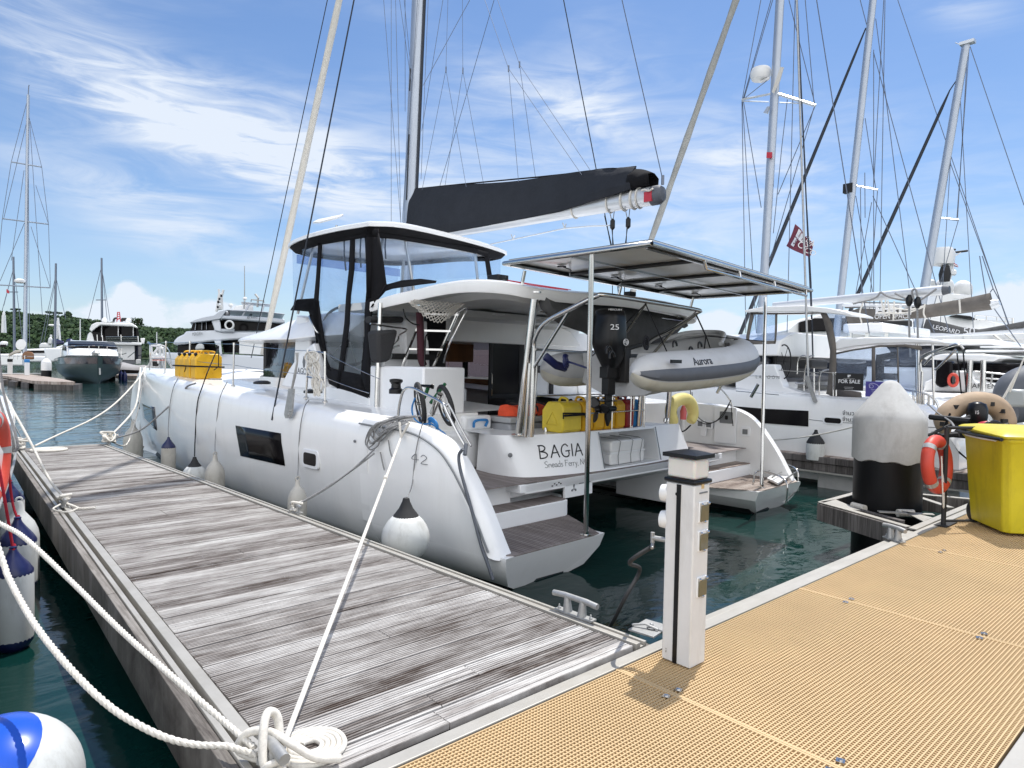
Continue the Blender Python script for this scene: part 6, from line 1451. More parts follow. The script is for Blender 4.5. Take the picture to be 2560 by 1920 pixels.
# ---- fenders ----
FLB=[(.0,.0)]
def cyl_fender(c,L,r,lab,body,ends,grp,tilt=(0,0),cone=True,bottom=True):
    t=thing('fender',lab,'fender',Vector(c)-Vector((0,0,L)),0,grp)
    # c = top eye; origin at bottom
    m=MB(); z1=L-r*1.35; z0=r*.9 if bottom else .02
    m.lathe([(r*.97,z0),(r,z0+.03),(r*1.01,(z0+z1)/2),(r,z1-.03),(r*.97,z1)],n=28); build(m,'body',body,t,smooth=50)
    m=MB(); m.lathe([(r*.985,z1-.015),(r*.98,z1+.01),(r*.78,z1+r*.42),(r*.45,z1+r*.85),(r*.25,z1+r*1.15),(r*.16,z1+r*1.4)],n=24); 
    for k in range(4): a=k*PI/2+.4; m.prism([(r*.1,z1+r*1.35),(r*.95,z1+.02),(r*.1,z1)],-.009,.009,ax=1); 
    m.lathe([(r*.16,z1+r*1.2),(r*.2,z1+r*1.45),(r*.1,z1+r*1.5)],n=10); build(m,'top_cap',ends,t,smooth=45)
    if bottom:
        m=MB(); m.lathe([(r*.985,z0+.015),(r*.98,z0-.01),(r*.75,z0-r*.45),(r*.3,z0-r*.85),(r*.1,z0-r*.95)],n=24); build(m,'bottom_cap',ends,t,smooth=45)
    t.rotation_euler=(tilt[0],tilt[1],random.uniform(0,3)); return t
def tear_fender(c,L,r,lab,body,grp,ribs=0):
    t=thing('fender',lab,'fender',Vector(c)-Vector((0,0,L)),0,grp)
    m=MB(); prof=[(.02,0),(r*.6,.02),(r*.9,r*.35),(r,r*.8),(r,L-r*2.1),(r*.93,L-r*1.7),(r*.75,L-r*1.25),(r*.45,L-r*.85),(r*.27,L-r*.6),(r*.24,L-r*.25),(r*.15,L)]
    if ribs:
        n=36; rows=[[(q*(1-.04*(j%3==0))*math.cos(2*PI*j/n),q*(1-.04*(j%3==0))*math.sin(2*PI*j/n),z) for j in range(n)] for q,z in prof]; m.loft(rows,closed=True,caps=True)
    else: m.lathe(prof,n=28)
    build(m,'body',body,t,smooth=50)
    m=MB(); m.tube(arc_pts((0,0,L+.01),.025,0,2*PI,12,(1,0,0),(0,0,1)),.01,6); build(m,'eye',body,t,smooth=60); return t
def buoy_fender(c,R_,lab,body,cone,grp,axis=(0,0,1),conef=1.0,name='round_fender'):
    c=Vector(c); t=thing(name,lab,'fender',c-Vector((0,0,R_)),0,grp)
    ax=Vector(axis).normalized()
    prof=[(R_*math.sin(PI*k/20),-R_*math.cos(PI*k/20)) for k in range(1,15)]+[(R_*.72,R_*.72),(R_*.52,R_*.92)]
    m=MB(); m.lathe(prof,(0,0,R_),32,axis=ax); build(m,'body',body,t,smooth=60)
    m=MB(); m.lathe([(R_*.545,R_*.89),(R_*.50,R_*.96),(R_*.30,R_*1.22),(R_*.17,R_*1.5),(R_*.13,R_*1.65),(R_*.05,R_*1.68)],(0,0,R_),28,axis=ax); build(m,'cone',cone,t,smooth=50); return t
G1='fenders hanging between the catamaran and the finger pier'
fA=gx(133,421.5,3.55); tear_fender(fA,1.1,.185,'ribbed grey fender hanging at the catamaran bow',rubc,G1,ribs=1)
def fbx(px,py,x): return gx(px,py,x)
fB=fbx(168.5,438,3.38); cyl_fender(fB,.72,.115,'slim cream fender with navy top hanging nearest the bow window',rubc,navyr,G1)
fC=fbx(194.6,456,3.30); buoy_fender(fC-Vector((0,0,.33)),.19,'white round fender with black cone between the navy-topped and cream fenders',rubw,blackm,G1)
fD=fbx(215,454.5,3.32); tear_fender(fD,.56,.135,'plain cream bottle fender ahead of the large hull window',rubc,G1)
fE=fbx(297.5,479.5,3.42); tear_fender(fE,.50,.11,'plain cream bottle fender below the small oval portlight',rubc,G1)
fF=fbx(405.6,537.4,3.50); buoy_fender(fF,.225,'large grey-white ball fender with black cone at the stern quarter',rubw,blackm,G1)
def fline(pts,end,lab,mat,r=.006,grp='fender lines on the port side'):
    P=[W(on_hull(*q)+Vector((-.012,0,0))) for q in pts]+[Vector(end)]
    m=MB(); m.tube(cat_curve(P,4),r,6); return tb(m,'fender_line',mat,lab,'rope',grp,smooth=60)
fline([(178.8,378),(174,388),(170.7,404),(169,428)],fB,'thin grey line holding the slim navy-topped fender',ropeg)
fline([(208,373),(203,387),(198,404),(195.8,440)],fC,'black line from the lifeline to the round fender with black cone',roped,.009)
fline([(228,382),(222,394),(218.7,408.8),(216,440)],fD,'thin grey line holding the bottle fender ahead of the hull window',ropeg)
fline([(310,400),(305,408),(300.5,432.7),(299,468)],fE,'thin grey line holding the bottle fender below the portlight',ropeg)
fline([(424,422),(420,436),(416,456.7),(413,485)],fF+Vector((0,0,.36)),'thin dark line holding the large ball fender at the stern',ropeg)
m=MB(); a=W(lx(218.7,346,-3.12)); m.tube([a,a+Vector((-.0,0,-.35)),W(lx(214,370,-3.12))],.008,5); m.tube([a,W(on_hull(208,374)+Vector((-.02,0,0)))],.010,5); m.tube(arc_pts(a-Vector((.03,0,.03)),.04,0,6,10,(.3,1,0),(0,0,1)),.014,6); tb(m,'tied_cord',roped,'black cord knotted on the lifeline above the side deck','rope',smooth=60)
# ---- boat at the left edge ----
LB=thing('sailing_boat','white boat at the far left edge with red lines and hanging navy-topped fenders','sailing boat',(-1.2,9,0))
m=MB(); rows=[]
def lbx(y): return {0:0}.get(0)
yl=[3.3,3.8,4.6,5.5,6.5,7.5,8.5,9.5,10.5,11.5,12.6,13.6,14.5]
xt=[gy(-95,470,3.3).x,gy(-70,480,3.8).x,gy(-36,480,4.6).x,gy(-14,480,5.5).x,gy(-1,470,6.5).x,gy(8,462,7.5).x,gy(13,455,8.5).x,gy(15.5,445,9.5).x,gy(15,435,10.5).x,gy(13,428,11.5).x,gy(6,420,12.6).x,gy(-8,415,13.6).x,gy(-30,410,14.5).x]
for y,x in zip(yl,xt):
    zt=1.32+.02*(y-3); w_=max(.4,2.6*math.sin(PI*min(1,max(.08,(y-2.2)/13)))) 
    rows.append([(x-.12,y,zt+.05),(x-.02,y,zt+.04),(x,y,zt-.02),(x-.03,y,zt-.35),(x-.12,y,.62),(x-.30,y,.28),(x-.62,y,.0),(x-w_*.7,y,-.3),(x-w_*1.2,y,.0),(x-w_*1.35,y,zt),(x-w_*1.3,y,zt+.04)])
m.loft(rows,closed=True,caps=True); build(m,'hull',gel,LB,world=True,bevel=.0)
m=MB(); m.tube([Vector((r_[2][0]+.005,r_[2][1],r_[2][2]-.33)) for r_ in rows],.014,6); build(m,'rubbing_line',galv,LB,world=True,smooth=60)
m=MB(); m.tube(cat_curve([gy(-22,300,9.0),gy(-6,380,9.3),gy(8,430,9.5),gy(16,452,9.6)],5),.012,6); 
for dx in (-3,-7): m.tube(cat_curve([gy(dx-20,300,8.7),gy(dx,390,8.9),gy(dx+9,440,9.1)],5),.010,6)
build(m,'rail',steel,LB,world=True,smooth=60)
LBG='fenders hanging from the boat at the left edge'
def gdd(px,py,d): return gd(px,py,d)
f1=gdd(13,548.5,5.05); cyl_fender(f1,.80,.13,'nearest long grey-white fender with navy ends at the left edge',rubw,navyr,LBG)
f2=gdd(17.5,519,5.95); cyl_fender(f2,.70,.145,'second grey-white fender with navy top just behind the nearest one',rubw,navyr,LBG)
f3=gdd(19,501,6.55); tear_fender(f3,.95,.165,'tall plain white fender with rounded shoulder behind the navy-topped pair',rubw,LBG)
f4=gdd(10,483,7.6); cyl_fender(f4,.62,.135,'farthest small navy-topped fender low on the left boat',rubw,navyr,LBG)
bc=gdd(3,790,2.75); t_=thing('round_fender','huge white ball fender with bright blue crown in the bottom left corner','fender',bc-Vector((0,0,.285)),0,LBG)
m=MB(); m.lathe([(max(.002,.285*math.sin(PI*k/28)),-.285*math.cos(PI*k/28)) for k in range(29)],(0,0,.285),40); build(m,'body',rubw,t_,smooth=60)
m=MB(); ax=(rt*-.22+up*.80-fw*.50); Rb=.2875
m.lathe([(Rb*math.sin(a),Rb*math.cos(a)) for a in [R(56)-R(56)*k/14 for k in range(14)]]+[(.05,Rb+.02),(.045,Rb+.09),(.01,Rb+.10)],(0,0,.285),36,axis=ax); build(m,'crown',bluer,t_,smooth=60)
m=MB(); q=Vector((0,0,.285)); a1_=(rt*.2+up*.8-fw*.6).normalized(); a2_=(rt*.55-up*.8-fw*.2).normalized()
m.tube([bc+(a1_.slerp(a2_,i/16))*.288 for i in range(17)],.0045,5) if 0 else None
def rline(P,lab,mat=roper,r=.010): 
    m=MB(); m.tube(cat_curve(P,5),r,6); m.tube(knot(P[-1]-Vector((0,0,.02)),.022,r,6,2,mat,1),r*.9,5); return tb(m,'fender_line',mat,lab,'rope','red lines on the boat at the left edge',smooth=60)
rline([gdd(-4,395,5.9),gdd(6,450,5.9),gdd(12,500,5.95),f2+Vector((0,0,0))],'red line down to the second navy-topped fender')
rline([gdd(-6,440,5.0),gdd(3,490,5.0),gdd(9,525,5.05),f1],'red line down to the nearest navy-topped fender')
rline([gdd(-2,420,7.5),gdd(6,455,7.6),f4],'red line down to the farthest navy-topped fender')
m=MB()
for k,(x0,x1) in enumerate(((-14,9),(-9,13),(-3,17))): m.tube(cat_curve([gdd(x0,330,6.0),gdd(x0+6,390,6.1),gdd(x1,440,6.1),gdd(x1-2,452,6.1)],5),.011,6)
tb(m,'rope_bundle',ropeg,'flecked grey and pink rope strands drooping at the left edge','rope',smooth=60)
OR_=thing('lifebuoy','orange lifebuoy hung on the boat at the left edge above the fenders','lifebuoy',gdd(-8,480,5.4),0)
m=MB(); c=gdd(-10,458,5.4); e1=Vector((.25,.9,.1)).normalized(); m.tube([c+e1*.30*math.cos(a)+Vector((0,0,1))*.30*math.sin(a) for a in [2*PI*k/36 for k in range(37)]],.085,14,caps=False); build(m,'ring',orang,OR_,world=True,smooth=60)
m=MB()
for a0 in (-.1,1.5,3.0,4.6): m.tube([c+e1*.30*math.cos(a0+k*.05)+Vector((0,0,1))*.30*math.sin(a0+k*.05) for k in range(5)],.088,14,caps=False)
build(m,'reflective_band',silv,OR_,world=True,smooth=60)
# ---- power pedestal ----
PD=thing('power_pedestal','white shore power pedestal with black cap and frosted lamp on the tan walkway','power pedestal',(3.15,2.09,.6))
xa,xb,ya,yb=3.08,3.225,1.995,2.175
m=MB(); m.bb((xa,ya,.603),(xb,yb,1.575)); build(m,'column',pedw,PD,world=True,bevel=.008,bseg=3)
m=MB(); m.bb((xa-.004,ya+.082,.605),(xa+.01,ya+.108,1.57)); build(m,'black_strip',blackp,PD,world=True)
m=MB(); m.bb((xa-.010,ya-.010,1.578),(xb+.010,yb+.010,1.602)); build(m,'collar',blackp,PD,world=True,bevel=.009,bseg=3)
m=MB(); m.bb((xa+.003,ya+.003,1.603),(xb-.003,yb-.003,1.712)); LA=build(m,'lamp',lampm,PD,world=True,bevel=.014,bseg=3)
m=MB(); m.bb((xa-.004,ya+.085,1.62),(xa+.004,ya+.105,1.70)); 
m=MB(); m.bb((xa-.016,ya-.016,1.714),(xb+.016,yb+.016,1.735)); m.hexa([(xa-.014,ya-.014,1.735),(xb+.014,ya-.014,1.735),(xb+.014,yb+.014,1.735),(xa-.014,yb+.014,1.735)],[(xa+.05,ya+.06,1.752),(xb-.05,ya+.06,1.752),(xb-.05,yb-.06,1.752),(xa+.05,yb-.06,1.752)]); m.lathe([(.004,0),(.003,.014)],((xa+xb)/2,(ya+yb)/2,1.75),8); build(m,'cap',blackp,PD,world=True,bevel=.006,bseg=3)
def sock(zc):
    cx=3.163; m=MB(); m.prism([(cx-.045,zc-.055),(cx+.045,zc-.055),(cx+.045,zc+.055),(cx-.045,zc+.055)],ya-.008,ya+.002,ax=1); s=build(m,'socket',white,PD,world=True,bevel=.006)
    m=MB(); m.prism([(cx-.036,zc-.050),(cx+.040,zc-.050),(cx+.040,zc+.038),(cx-.036,zc+.038)],ya-.014,ya-.006,ax=1); build(m,'lid',lensm,s,world=True,bevel=.004)
    m=MB(); 
    for dx in (-.03,.034): m.lathe([(.008,-.008),(.008,.008)],(cx+dx,ya-.012,zc+.043),10,axis=(1,0,0))
    m.lathe([(.007,-.006),(.007,.006)],(cx+.0,ya-.014,zc-.052),10,axis=(1,0,0)); build(m,'lid_hinge',steel,s,world=True)
def pz(py): return 2.2-(py-366.5)/(668-366.5)*1.6
for py in (512,540.5,586): 
    zc=gy(701,py,ya).z; sock(zc)
m=MB(); zc=gy(696,487.5,ya).z; m.prism([(3.143,zc-.012),(3.166,zc-.012),(3.166,zc+.012),(3.143,zc+.012)],ya-.003,ya+.001,ax=1); build(m,'small_label',pm('amber_label',(.6,.42,.2),.5),PD,world=True)
m=MB(); zc=gy(696,494,ya).z; m.prism([(3.125,zc-.004),(3.20,zc-.004),(3.20,zc+.004),(3.125,zc+.004)],ya-.003,ya+.001,ax=1); build(m,'grey_label',inkg,PD,world=True)
m=MB(); zz_=gx(677,494,xa).z; m.lathe([(.009,0),(.009,.003)],(xa,gx(677,494,xa).y,zz_),14,axis=(-1,0,0)); build(m,'screw_hole',blackp,PD,world=True)
c=gx(676.5,516.5,xa); text('pedestal_number','3',basis(c+Vector((-.002,0,0)),(0,-1,0),(0,0,1)),.055,pm('faded_red',(.42,.30,.29),.6),PD,world=True)
m=MB(); 
for (px,py) in ((666,651),(674,657)): 
    c=gx(px,py,xa); m.box(c,(.004,.007,.012)); m.box(c+Vector((0,0,.014)),(.004,.006,.006))
build(m,'bolts',galv,PD,world=True)
for i,py in enumerate((491,517)):
    m=MB(); c=gx(659 if i==0 else 658,py,xa+.05); c.y=yb+.02; m.lathe([(.045,0),(.05,.02),(.045,.05),(.02,.06)],Vector((xa+.045,yb,c.z)),18,axis=(-.3,1,0)); build(m,'round_socket',white,PD,world=True,smooth=50)
m=MB(); zc=gy(655,540,yb+.06).z; m.tube([(xa+.05,yb,zc),(xa+.03,yb+.1,zc)],.014,8); m.tube([(xa+.03,yb+.1,zc-.03),(xa+.03,yb+.1,zc+.03)],.012,8); m.tube([(xa+.0,yb+.08,zc-.05),(xa+.03,yb+.1,zc-.03)],.010,6); build(m,'water_tap',galv,PD,world=True,smooth=60)
m=MB(); P=cat_curve([Vector((xa+.03,yb+.09,zc-.04)),Vector((3.02,2.36,1.1)),gy(640,570,2.6),gy(625,598,2.62),gy(615,618,2.75),gy(609,628,2.9)],6); m.tube(P,.013,7); tb(m,'water_hose',blackm,'black hose drooping from the pedestal tap to the finger pier corner','hose',smooth=60)
# ---- pile and collar ----
PC=Vector((8.82,3.05,0)); PL=thing('mooring_pile','huge black pile with pointed pale grey cap beside the walkway','pile',(8.82,3.05,-.5))
m=MB(); m.lathe([(.372,-.5),(.372,1.16)],PC,48,caps=False); build(m,'sleeve',pilb,PL,world=True,smooth=60)
m=MB(); rows=[]
for r_,z in ((.376,1.13),(.392,1.135),(.396,1.16),(.398,1.58),(.394,1.62),(.375,1.67),(.34,1.72),(.10,2.035),(.06,2.07),(.02,2.08)):
    rows.append([PC+Vector((r_*math.cos(a),r_*math.sin(a),z+ (.012*math.sin(a*9)+.01*math.sin(a*4+1) if z<1.15 else 0))) for a in [2*PI*k/64 for k in range(64)]])
m.loft(rows,closed=True,caps=True); build(m,'cap',concr,PL,world=True,smooth=50)
BR=thing('pile_collar','timber and steel collar frame holding the black pile to the walkway','pile collar',(8.8,3,.4))
m=MB(); 
for a,b_ in (((7.58,2.42,.50),(8.10,3.50,.50)),((8.10,3.53,.50),(9.60,3.53,.50)),((9.60,3.5,.50),(9.95,2.42,.50)),((8.0,2.60,.49),(8.35,3.42,.49)) ): m.beam(a,b_,.07,.20)
build(m,'timber',fascx,BR,world=True,bevel=.004)
m=MB(); 
for a,b_ in (((7.62,2.42,.61),(8.14,3.49,.61)),((8.12,3.53,.612),(9.6,3.53,.612)),((7.55,2.36,.612),(10.0,2.36,.612)),((9.6,3.45,.61),(9.95,2.45,.61)),((8.5,2.45,.612),(8.15,2.9,.612)),((9.1,2.45,.612),(9.5,2.9,.612))): m.beam(a,b_,.075,.012)
m.slab([(8.05,3.05,.618),(8.45,3.5,.618),(8.1,3.55,.618),(7.95,3.2,.618)],.01); m.slab([(8.3,2.4,.618),(8.42,2.75,.618),(8.0,2.4,.618)],.01)
build(m,'steel_angle',dalu,BR,world=True,bevel=.002)
for p in ((8.33,3.27),(9.30,3.32),(8.45,2.66)):
    m=MB(); d=(Vector((*p,.56))-Vector((8.82,3.05,.56))).normalized(); t_=d.cross(Vector((0,0,1))); c=Vector((8.82,3.05,.57))+d*.42; m.tube([c-t_*.09,c+t_*.09],.045,12); build(m,'roller',ropew,BR,world=True,smooth=50)
# ---- wheelie bin ----
BN=thing('wheelie_bin','large scuffed yellow wheelie bin standing on the walkway at the right edge','bin',(8.2,2,.6))
Nn=Vector((7.93,1.70,.6)); ua=Vector((.766,.643,0)); ub=Vector((.643,-.766,0)); 
def bq(u,v,z): return Nn+ua*u+ub*v+Vector((0,0,z))
m=MB(); LA_,LB_=.78,.60
rows=[]
for z,e in ((.03,.055),(.12,.045),(.45,.02),(.90,-.01),(.93,-.03),(.96,-.035)):
    a0,a1,b0_,b1_=e,LA_-e,e,LB_-e; c_=.05
    pts=[(a0+c_,b0_),(a1-c_,b0_),(a1,b0_+c_),(a1,b1_-c_),(a1-c_,b1_),(a0+c_,b1_),(a0,b1_-c_),(a0,b0_+c_)]
    rows.append([bq(p[0],p[1],z) for p in pts])
m.loft(rows,closed=True,caps=True); build(m,'body',yelb,BN,world=True,bevel=.012,smooth=40)
m=MB(); rows=[]
for z,e in ((.962,-.05),(.985,-.055),(1.005,-.03),(1.025,.06),(1.03,.12)):
    pts=[(e+.04,e),(LA_-e-.04,e),(LA_-e,e+.04),(LA_-e,LB_-e-.04),(LA_-e-.04,LB_-e),(e+.04,LB_-e),(e,LB_-e-.04),(e,e+.04)]
    rows.append([bq(p[0],p[1],z+ .03*(p[0]/LA_)) for p in pts])
m.loft(rows,closed=True,caps=True); build(m,'lid',yelb,BN,world=True,bevel=.006,smooth=40)
m=MB(); m.tube([bq(-.04,-.055,.955),bq(LA_*.5,-.06,.95),bq(LA_+.02,-.055,.96)],.018,8); build(m,'rim_bag_edge',blackp,BN,world=True,smooth=60)
m=MB(); m.tube([bq(LA_*.1,-.05,.94),bq(LA_*.4,-.058,.935),bq(LA_*.8,-.055,.94)],.016,6); build(m,'torn_liner',white,BN,world=True,smooth=60)
for v in (.12,LB_-.12):
    m=MB(); m.lathe([(.09,-.025),(.10,-.02),(.10,.02),(.09,.025)],bq(LA_+.0,v,.10),20,axis=ub); build(m,'wheel',blackm,BN,world=True)
m=MB(); m.tube([bq(LA_+.03,.1,.98),bq(LA_+.10,.12,.98),bq(LA_+.10,LB_-.12,.98),bq(LA_+.03,LB_-.1,.98)],.014,8); build(m,'handle',yelb,BN,world=True,smooth=60)
m=MB(); rnd=random.Random(5); P=[bq(-.0+ .0,0,0)]
# ---- life ring stand ----
ST=thing('lifebuoy_stand','black steel stand for the orange lifebuoy beside the yellow bin','stand',(7.9,2.2,.6))
s1,s2=gz(943,525.5,.6),gz(949.5,523,.6)
s2=s1+Vector((.16,.04,0))
m=MB()
for s in (s1,s2): m.tube([s,s+Vector((0,0,1.02))],.022,8)
m.tube([s1+Vector((0,0,1.0)),s2+Vector((0,0,1.0))],.018,8); m.tube([s1+Vector((0,0,1.02)),s1+Vector((1.6,-.9,.99))],.018,8); m.tube([s1+Vector((0,0,.35)),s2+Vector((0,0,.35))],.012,8)
m.box(s1+Vector((.08,0,.006)),(.34,.12,.010)); m.tube([s2+Vector((0,0,.02)),s2+Vector((.4,-.3,.02))],.014,6); build(m,'frame',blackm,ST,world=True,smooth=50)
RG=thing('lifebuoy','orange lifebuoy with grey bands hanging between the pile and the yellow bin','lifebuoy',(7.6,2.3,.9))
cR=gd(937,464.5,(s1-EYE).dot(fw)-.05); e1=Vector((.92,-.12,.06)).normalized(); e2=Vector((0,.05,1)).normalized()
vd=(cR-EYE).normalized(); side_=vd.cross(Vector((0,0,1))).normalized(); e1=(side_*.34+vd*.94).normalized()
m=MB(); RR=.245; m.tube([cR+e1*RR*math.cos(a)+e2*RR*math.sin(a) for a in [2*PI*k/40 for k in range(41)]],.062,14,caps=False); build(m,'ring',orang,RG,world=True,smooth=60)
m=MB()
for a0 in (1.05,2.35,3.9,5.4): m.tube([cR+e1*RR*math.cos(a0+k*.05)+e2*RR*math.sin(a0+k*.05) for k in range(5)],.0645,14,caps=False)
build(m,'reflective_band',silv,RG,world=True,smooth=60)
m=MB(); P=[cR+Vector((-.08,-.06,.1)),cR+Vector((-.1,-.08,-.12)),cR+Vector((-.03,-.08,-.42)),cR+Vector((.05,-.06,-.36)),cR+Vector((.1,-.03,.0))]; m.tube(cat_curve(P,6),.007,5); build(m,'grab_line',ropew,RG,world=True,smooth=60)
m=MB(); m.tube([gy(868,430,6.2) if 0 else Vector((12.55,6.9,.75)),gx(859,424,9.6),gx(872,421,9.2)],.010,5); 
# ================= neighbouring boats on the right =================
def z9(x,y): return ((1840+x/3.0722)/2.5,(600+y/3.0722)/2.5)
def za(x,y): return ((1700+x/2.572)/2.5,(y/2.572)/2.5)
def zr9(x,y): return ((2080+x/4.608)/2.5,(640+y/4.608)/2.5)
def gmesh(f,*a): pass
def qp(name,pts,mat,parent,th=.02,**k):
    m=MB(); m.add(pts,[tuple(range(len(pts)))]); o=build(m,name,mat,parent,world=True,smooth=0); md=o.modifiers.new('s','SOLIDIFY'); md.thickness=th; md.offset=0; return o
NB=thing('catamaran','white catamaran with brown canvas enclosure and FOR SALE board behind the black pile','catamaran',(15.5,9,0))
HX=12.75
def nh(px,py,x=HX): return gx(px,py,x)
# port hull
st=[(3.55,0),(3.7,.0),(4.1,0),(5,0),(6.5,0),(8.5,0),(11,0),(13.5,.25),(15,.6),(16.1,1.1),(16.6,1.35)]
def nhull(x0,sg,parent,name='hull',mat=gel):
    m=MB(); rows=[]
    arc=[(3.35,1.0),(3.5,1.25),(3.7,1.45),(3.95,1.60),(4.3,1.66),(4.9,1.67),(6,1.70),(8,1.78),(11,1.9),(13.5,2.0),(15,2.05),(16.1,2.08),(16.6,2.1)]
    for y,zt in arc:
        off=lerpt([(12,0),(13.5,.2),(15,.6),(16.1,1.0),(16.6,1.25)],y); w=2.5-2*off; a=.05
        if w<.1: w=.1
        X=lambda d: x0+sg*(off+d)
        zt0=min(zt,1.0+ (y-3.35)*9)
        rows.append([(X(.18),y,zt),(X(.06),y,zt-.03),(X(0),y,zt-.12),(X(0),y,max(.9,zt*.6)),(X(.04),y,.5),(X(.15),y,.1),(X(w*.5),y,-.3),(X(w-.1),y,.1),(X(w),y,.9),(X(w),y,zt)])
    m.loft(rows,closed=True,caps=True); h=build(m,name,mat,parent,world=True,bevel=.01)
    return h
NH=nhull(HX,1,NB); nhull(19.9,-1,NB)
m=MB(); m.bb((14.5,4.5,.9),(18.6,13,1.6)); build(m,'bridge_deck',gelw,NB,world=True)
m=MB(); m.bb((12.9,4.3,1.60),(19.7,12.5,1.69)); build(m,'side_deck',gel2,NB,world=True)
q=[nh(*z9(*p)) for p in ((-90,1270),(232,1296),(558,1312),(556,1433),(232,1408),(-90,1380))]; qp('hull_window',[p+Vector((-.008,0,0)) for p in q],glassd,NH,.01)
m=MB(); c=nh(833,420.5); m.prism(rrect(c.y,c.z,.36,.14,.05),HX-.015,HX+.01,ax=0); f=build(m,'portlight_frame',gelw,NH,world=True); m=MB(); m.prism(rrect(c.y,c.z,.30,.095,.04),HX-.02,HX,ax=0); build(m,'portlight_glass',glassd,f,world=True)
c=nh(842.5,413); 
for k,tx in enumerate(('จำนวนคนโดยสาร  10  คน','จำนวนคนประจำเรือ  2  คน')): text('passenger_notice',tx,basis((HX-.012,c.y,c.z-.03-.115*k),(0,-1,0),(0,0,1)),.105,inkb,NH,world=True)
m=MB(); p0,p1=nh(809,419.5),nh(826,421.5); m.tube([p0,p1],.006,5); p0,p1=nh(840,422.5),nh(945,428); m.tube([p0,p1],.006,5); build(m,'styling_line',inkg,NH,world=True)
fG=gx(816,431,12.58); cyl_fender(fG,.55,.16,'white fender with black top hanging on the catamaran with the FOR SALE board',rubw,blackm,'fenders on the right-hand catamaran',bottom=False)
# coaming wing
q=[nh(*z9(*p),HX+.25) for p in ((0,1140),(0,1075),(60,1010),(145,985),(195,955),(300,955),(340,1060),(370,1128),(540,1185),(300,1180))]
m=MB(); m.prism([(p.y,p.z) for p in q],HX+.22,HX+.5,ax=0); CO_N=build(m,'helm_coaming',gelw,NB,world=True,bevel=.02)
c=nh(*z9(150,1062),HX+.215); text('builder_lettering','L A G O O N',basis(c,(0,-1,0),(0,0,1)),.09,inkg,CO_N,world=True)
# superstructure: forward cabin with dark glass
m=MB(); m.bb((13.2,8.0,1.65),(18.8,13,2.15)); build(m,'cabin_side',gelw,NB,world=True,bevel=.1)
m=MB(); m.bb((13.25,7.0,1.9),(18.7,12.6,2.5)); build(m,'cabin_glass',glassb,NB,world=True,bevel=.15)
m=MB(); m.loft([[(13.0,6.6,2.45),(13.1,6.6,2.75),(13.7,6.6,2.95),(18.3,6.6,2.95),(19,6.6,2.7),(19,6.6,2.45)],[(13.0,9,2.45),(13.1,9,2.7),(13.7,9,2.9),(18.3,9,2.9),(19,9,2.7),(19,9,2.45)],[(13.2,13.2,2.42),(13.3,13.2,2.5),(13.9,13.2,2.55),(18.1,13.2,2.55),(18.7,13.2,2.5),(18.8,13.2,2.42)]],closed=True,caps=True); build(m,'coachroof',gel,NB,world=True,bevel=.03)
m=MB(); m.bb((14.8,7.6,1.9),(17,7.75,2.9)); m.bb((13.3,7.2,1.65),(15.2,7.4,2.75)); build(m,'helm_bulkhead',gelw,NB,world=True,bevel=.05)
m=MB(); m.bb((13.5,6.9,2.0),(14.9,7.0,2.6)); m.bb((13.6,6.2,2.2),(14.4,6.5,2.4)); build(m,'helm_instruments',blackm,NB,world=True,bevel=.05)
m=MB(); c=nh(*z9(366,935),13.15); m.tube([c+Vector((.12*math.cos(a)*.2,.18*math.cos(a)*.9,.34*math.sin(a))) for a in [2*PI*k/32 for k in range(33)]],.014,6)
for k in range(6): a=k*PI/3; m.tube([c,c+Vector((.02*math.cos(a),.165*math.cos(a),.34*math.sin(a)))],.006,4)
build(m,'steering_wheel',blackp,NB,world=True,smooth=60)
m=MB()
for q in (((520,1160),(530,1000),(560,900),(600,890)),((470,1030),(480,910),(540,895),(560,1000)),((640,1200),(650,1020),(760,1015),(765,1200)),((455,1100),(530,1100)),((600,1220),(600,1000))): m.tube(cat_curve([nh(*z9(*p),13.1) for p in q],4),.014,6)
build(m,'helm_seat_frame',steel,NB,world=True,smooth=60)
# side awning / hardtop over cockpit
RX=13.1
def roofpoly(pts,x0,x1,name,mat,parent=NB,bevel=.03):
    q=[nh(*z9(*p),x0) for p in pts]; m=MB(); m.prism([(p.y,p.z) for p in q],x0,x1,ax=0); return build(m,name,mat,parent,world=True,bevel=bevel)
roofpoly(((755,850),(752,795),(800,758),(1000,745),(1300,748),(1500,760),(1597,775),(1597,800),(1400,795),(1100,800),(900,822)),RX,13.9,'cockpit_hardtop',gel)
roofpoly(((70,555),(62,540),(200,512),(500,502),(700,520),(830,545),(895,572),(893,585),(800,572),(600,553),(300,552)),RX-.1,14.0,'helm_bimini',gel)
m=MB(); 
def tstrip(name,L,Rr,x=RX-.02,mat=taupe,th=.02):
    a=[nh(*z9(*p),x) for p in L]; b_=[nh(*z9(*p),x) for p in Rr]; m=MB(); m.loft([a,b_]); o=build(m,name,mat,NB,world=True,smooth=60); md=o.modifiers.new('s','SOLIDIFY'); md.thickness=th; return o
tstrip('canvas_band',((645,555),(672,620),(700,740),(722,850),(718,950),(700,1150),(690,1180)),((690,555),(735,640),(760,760),(768,850),(768,950),(765,1080),(755,1210)))
tstrip('canvas_band',((110,560),(95,640),(78,740),(75,800)),((135,560),(120,640),(100,740),(95,800)))
tstrip('canvas_band',((300,565),(298,700),(292,830)),((315,565),(312,700),(300,830)))
tstrip('canvas_band',((75,768),(200,772),(300,775)),((75,825),(200,830),(300,835)))
tstrip('canvas_band',((765,865),(900,838),(1100,808),(1300,800),(1420,812)),((765,880),(900,850),(1100,822),(1300,822),(1430,850)))
tstrip('canvas_band',((1045,830),(1045,1160)),((1070,828),(1072,1160)))
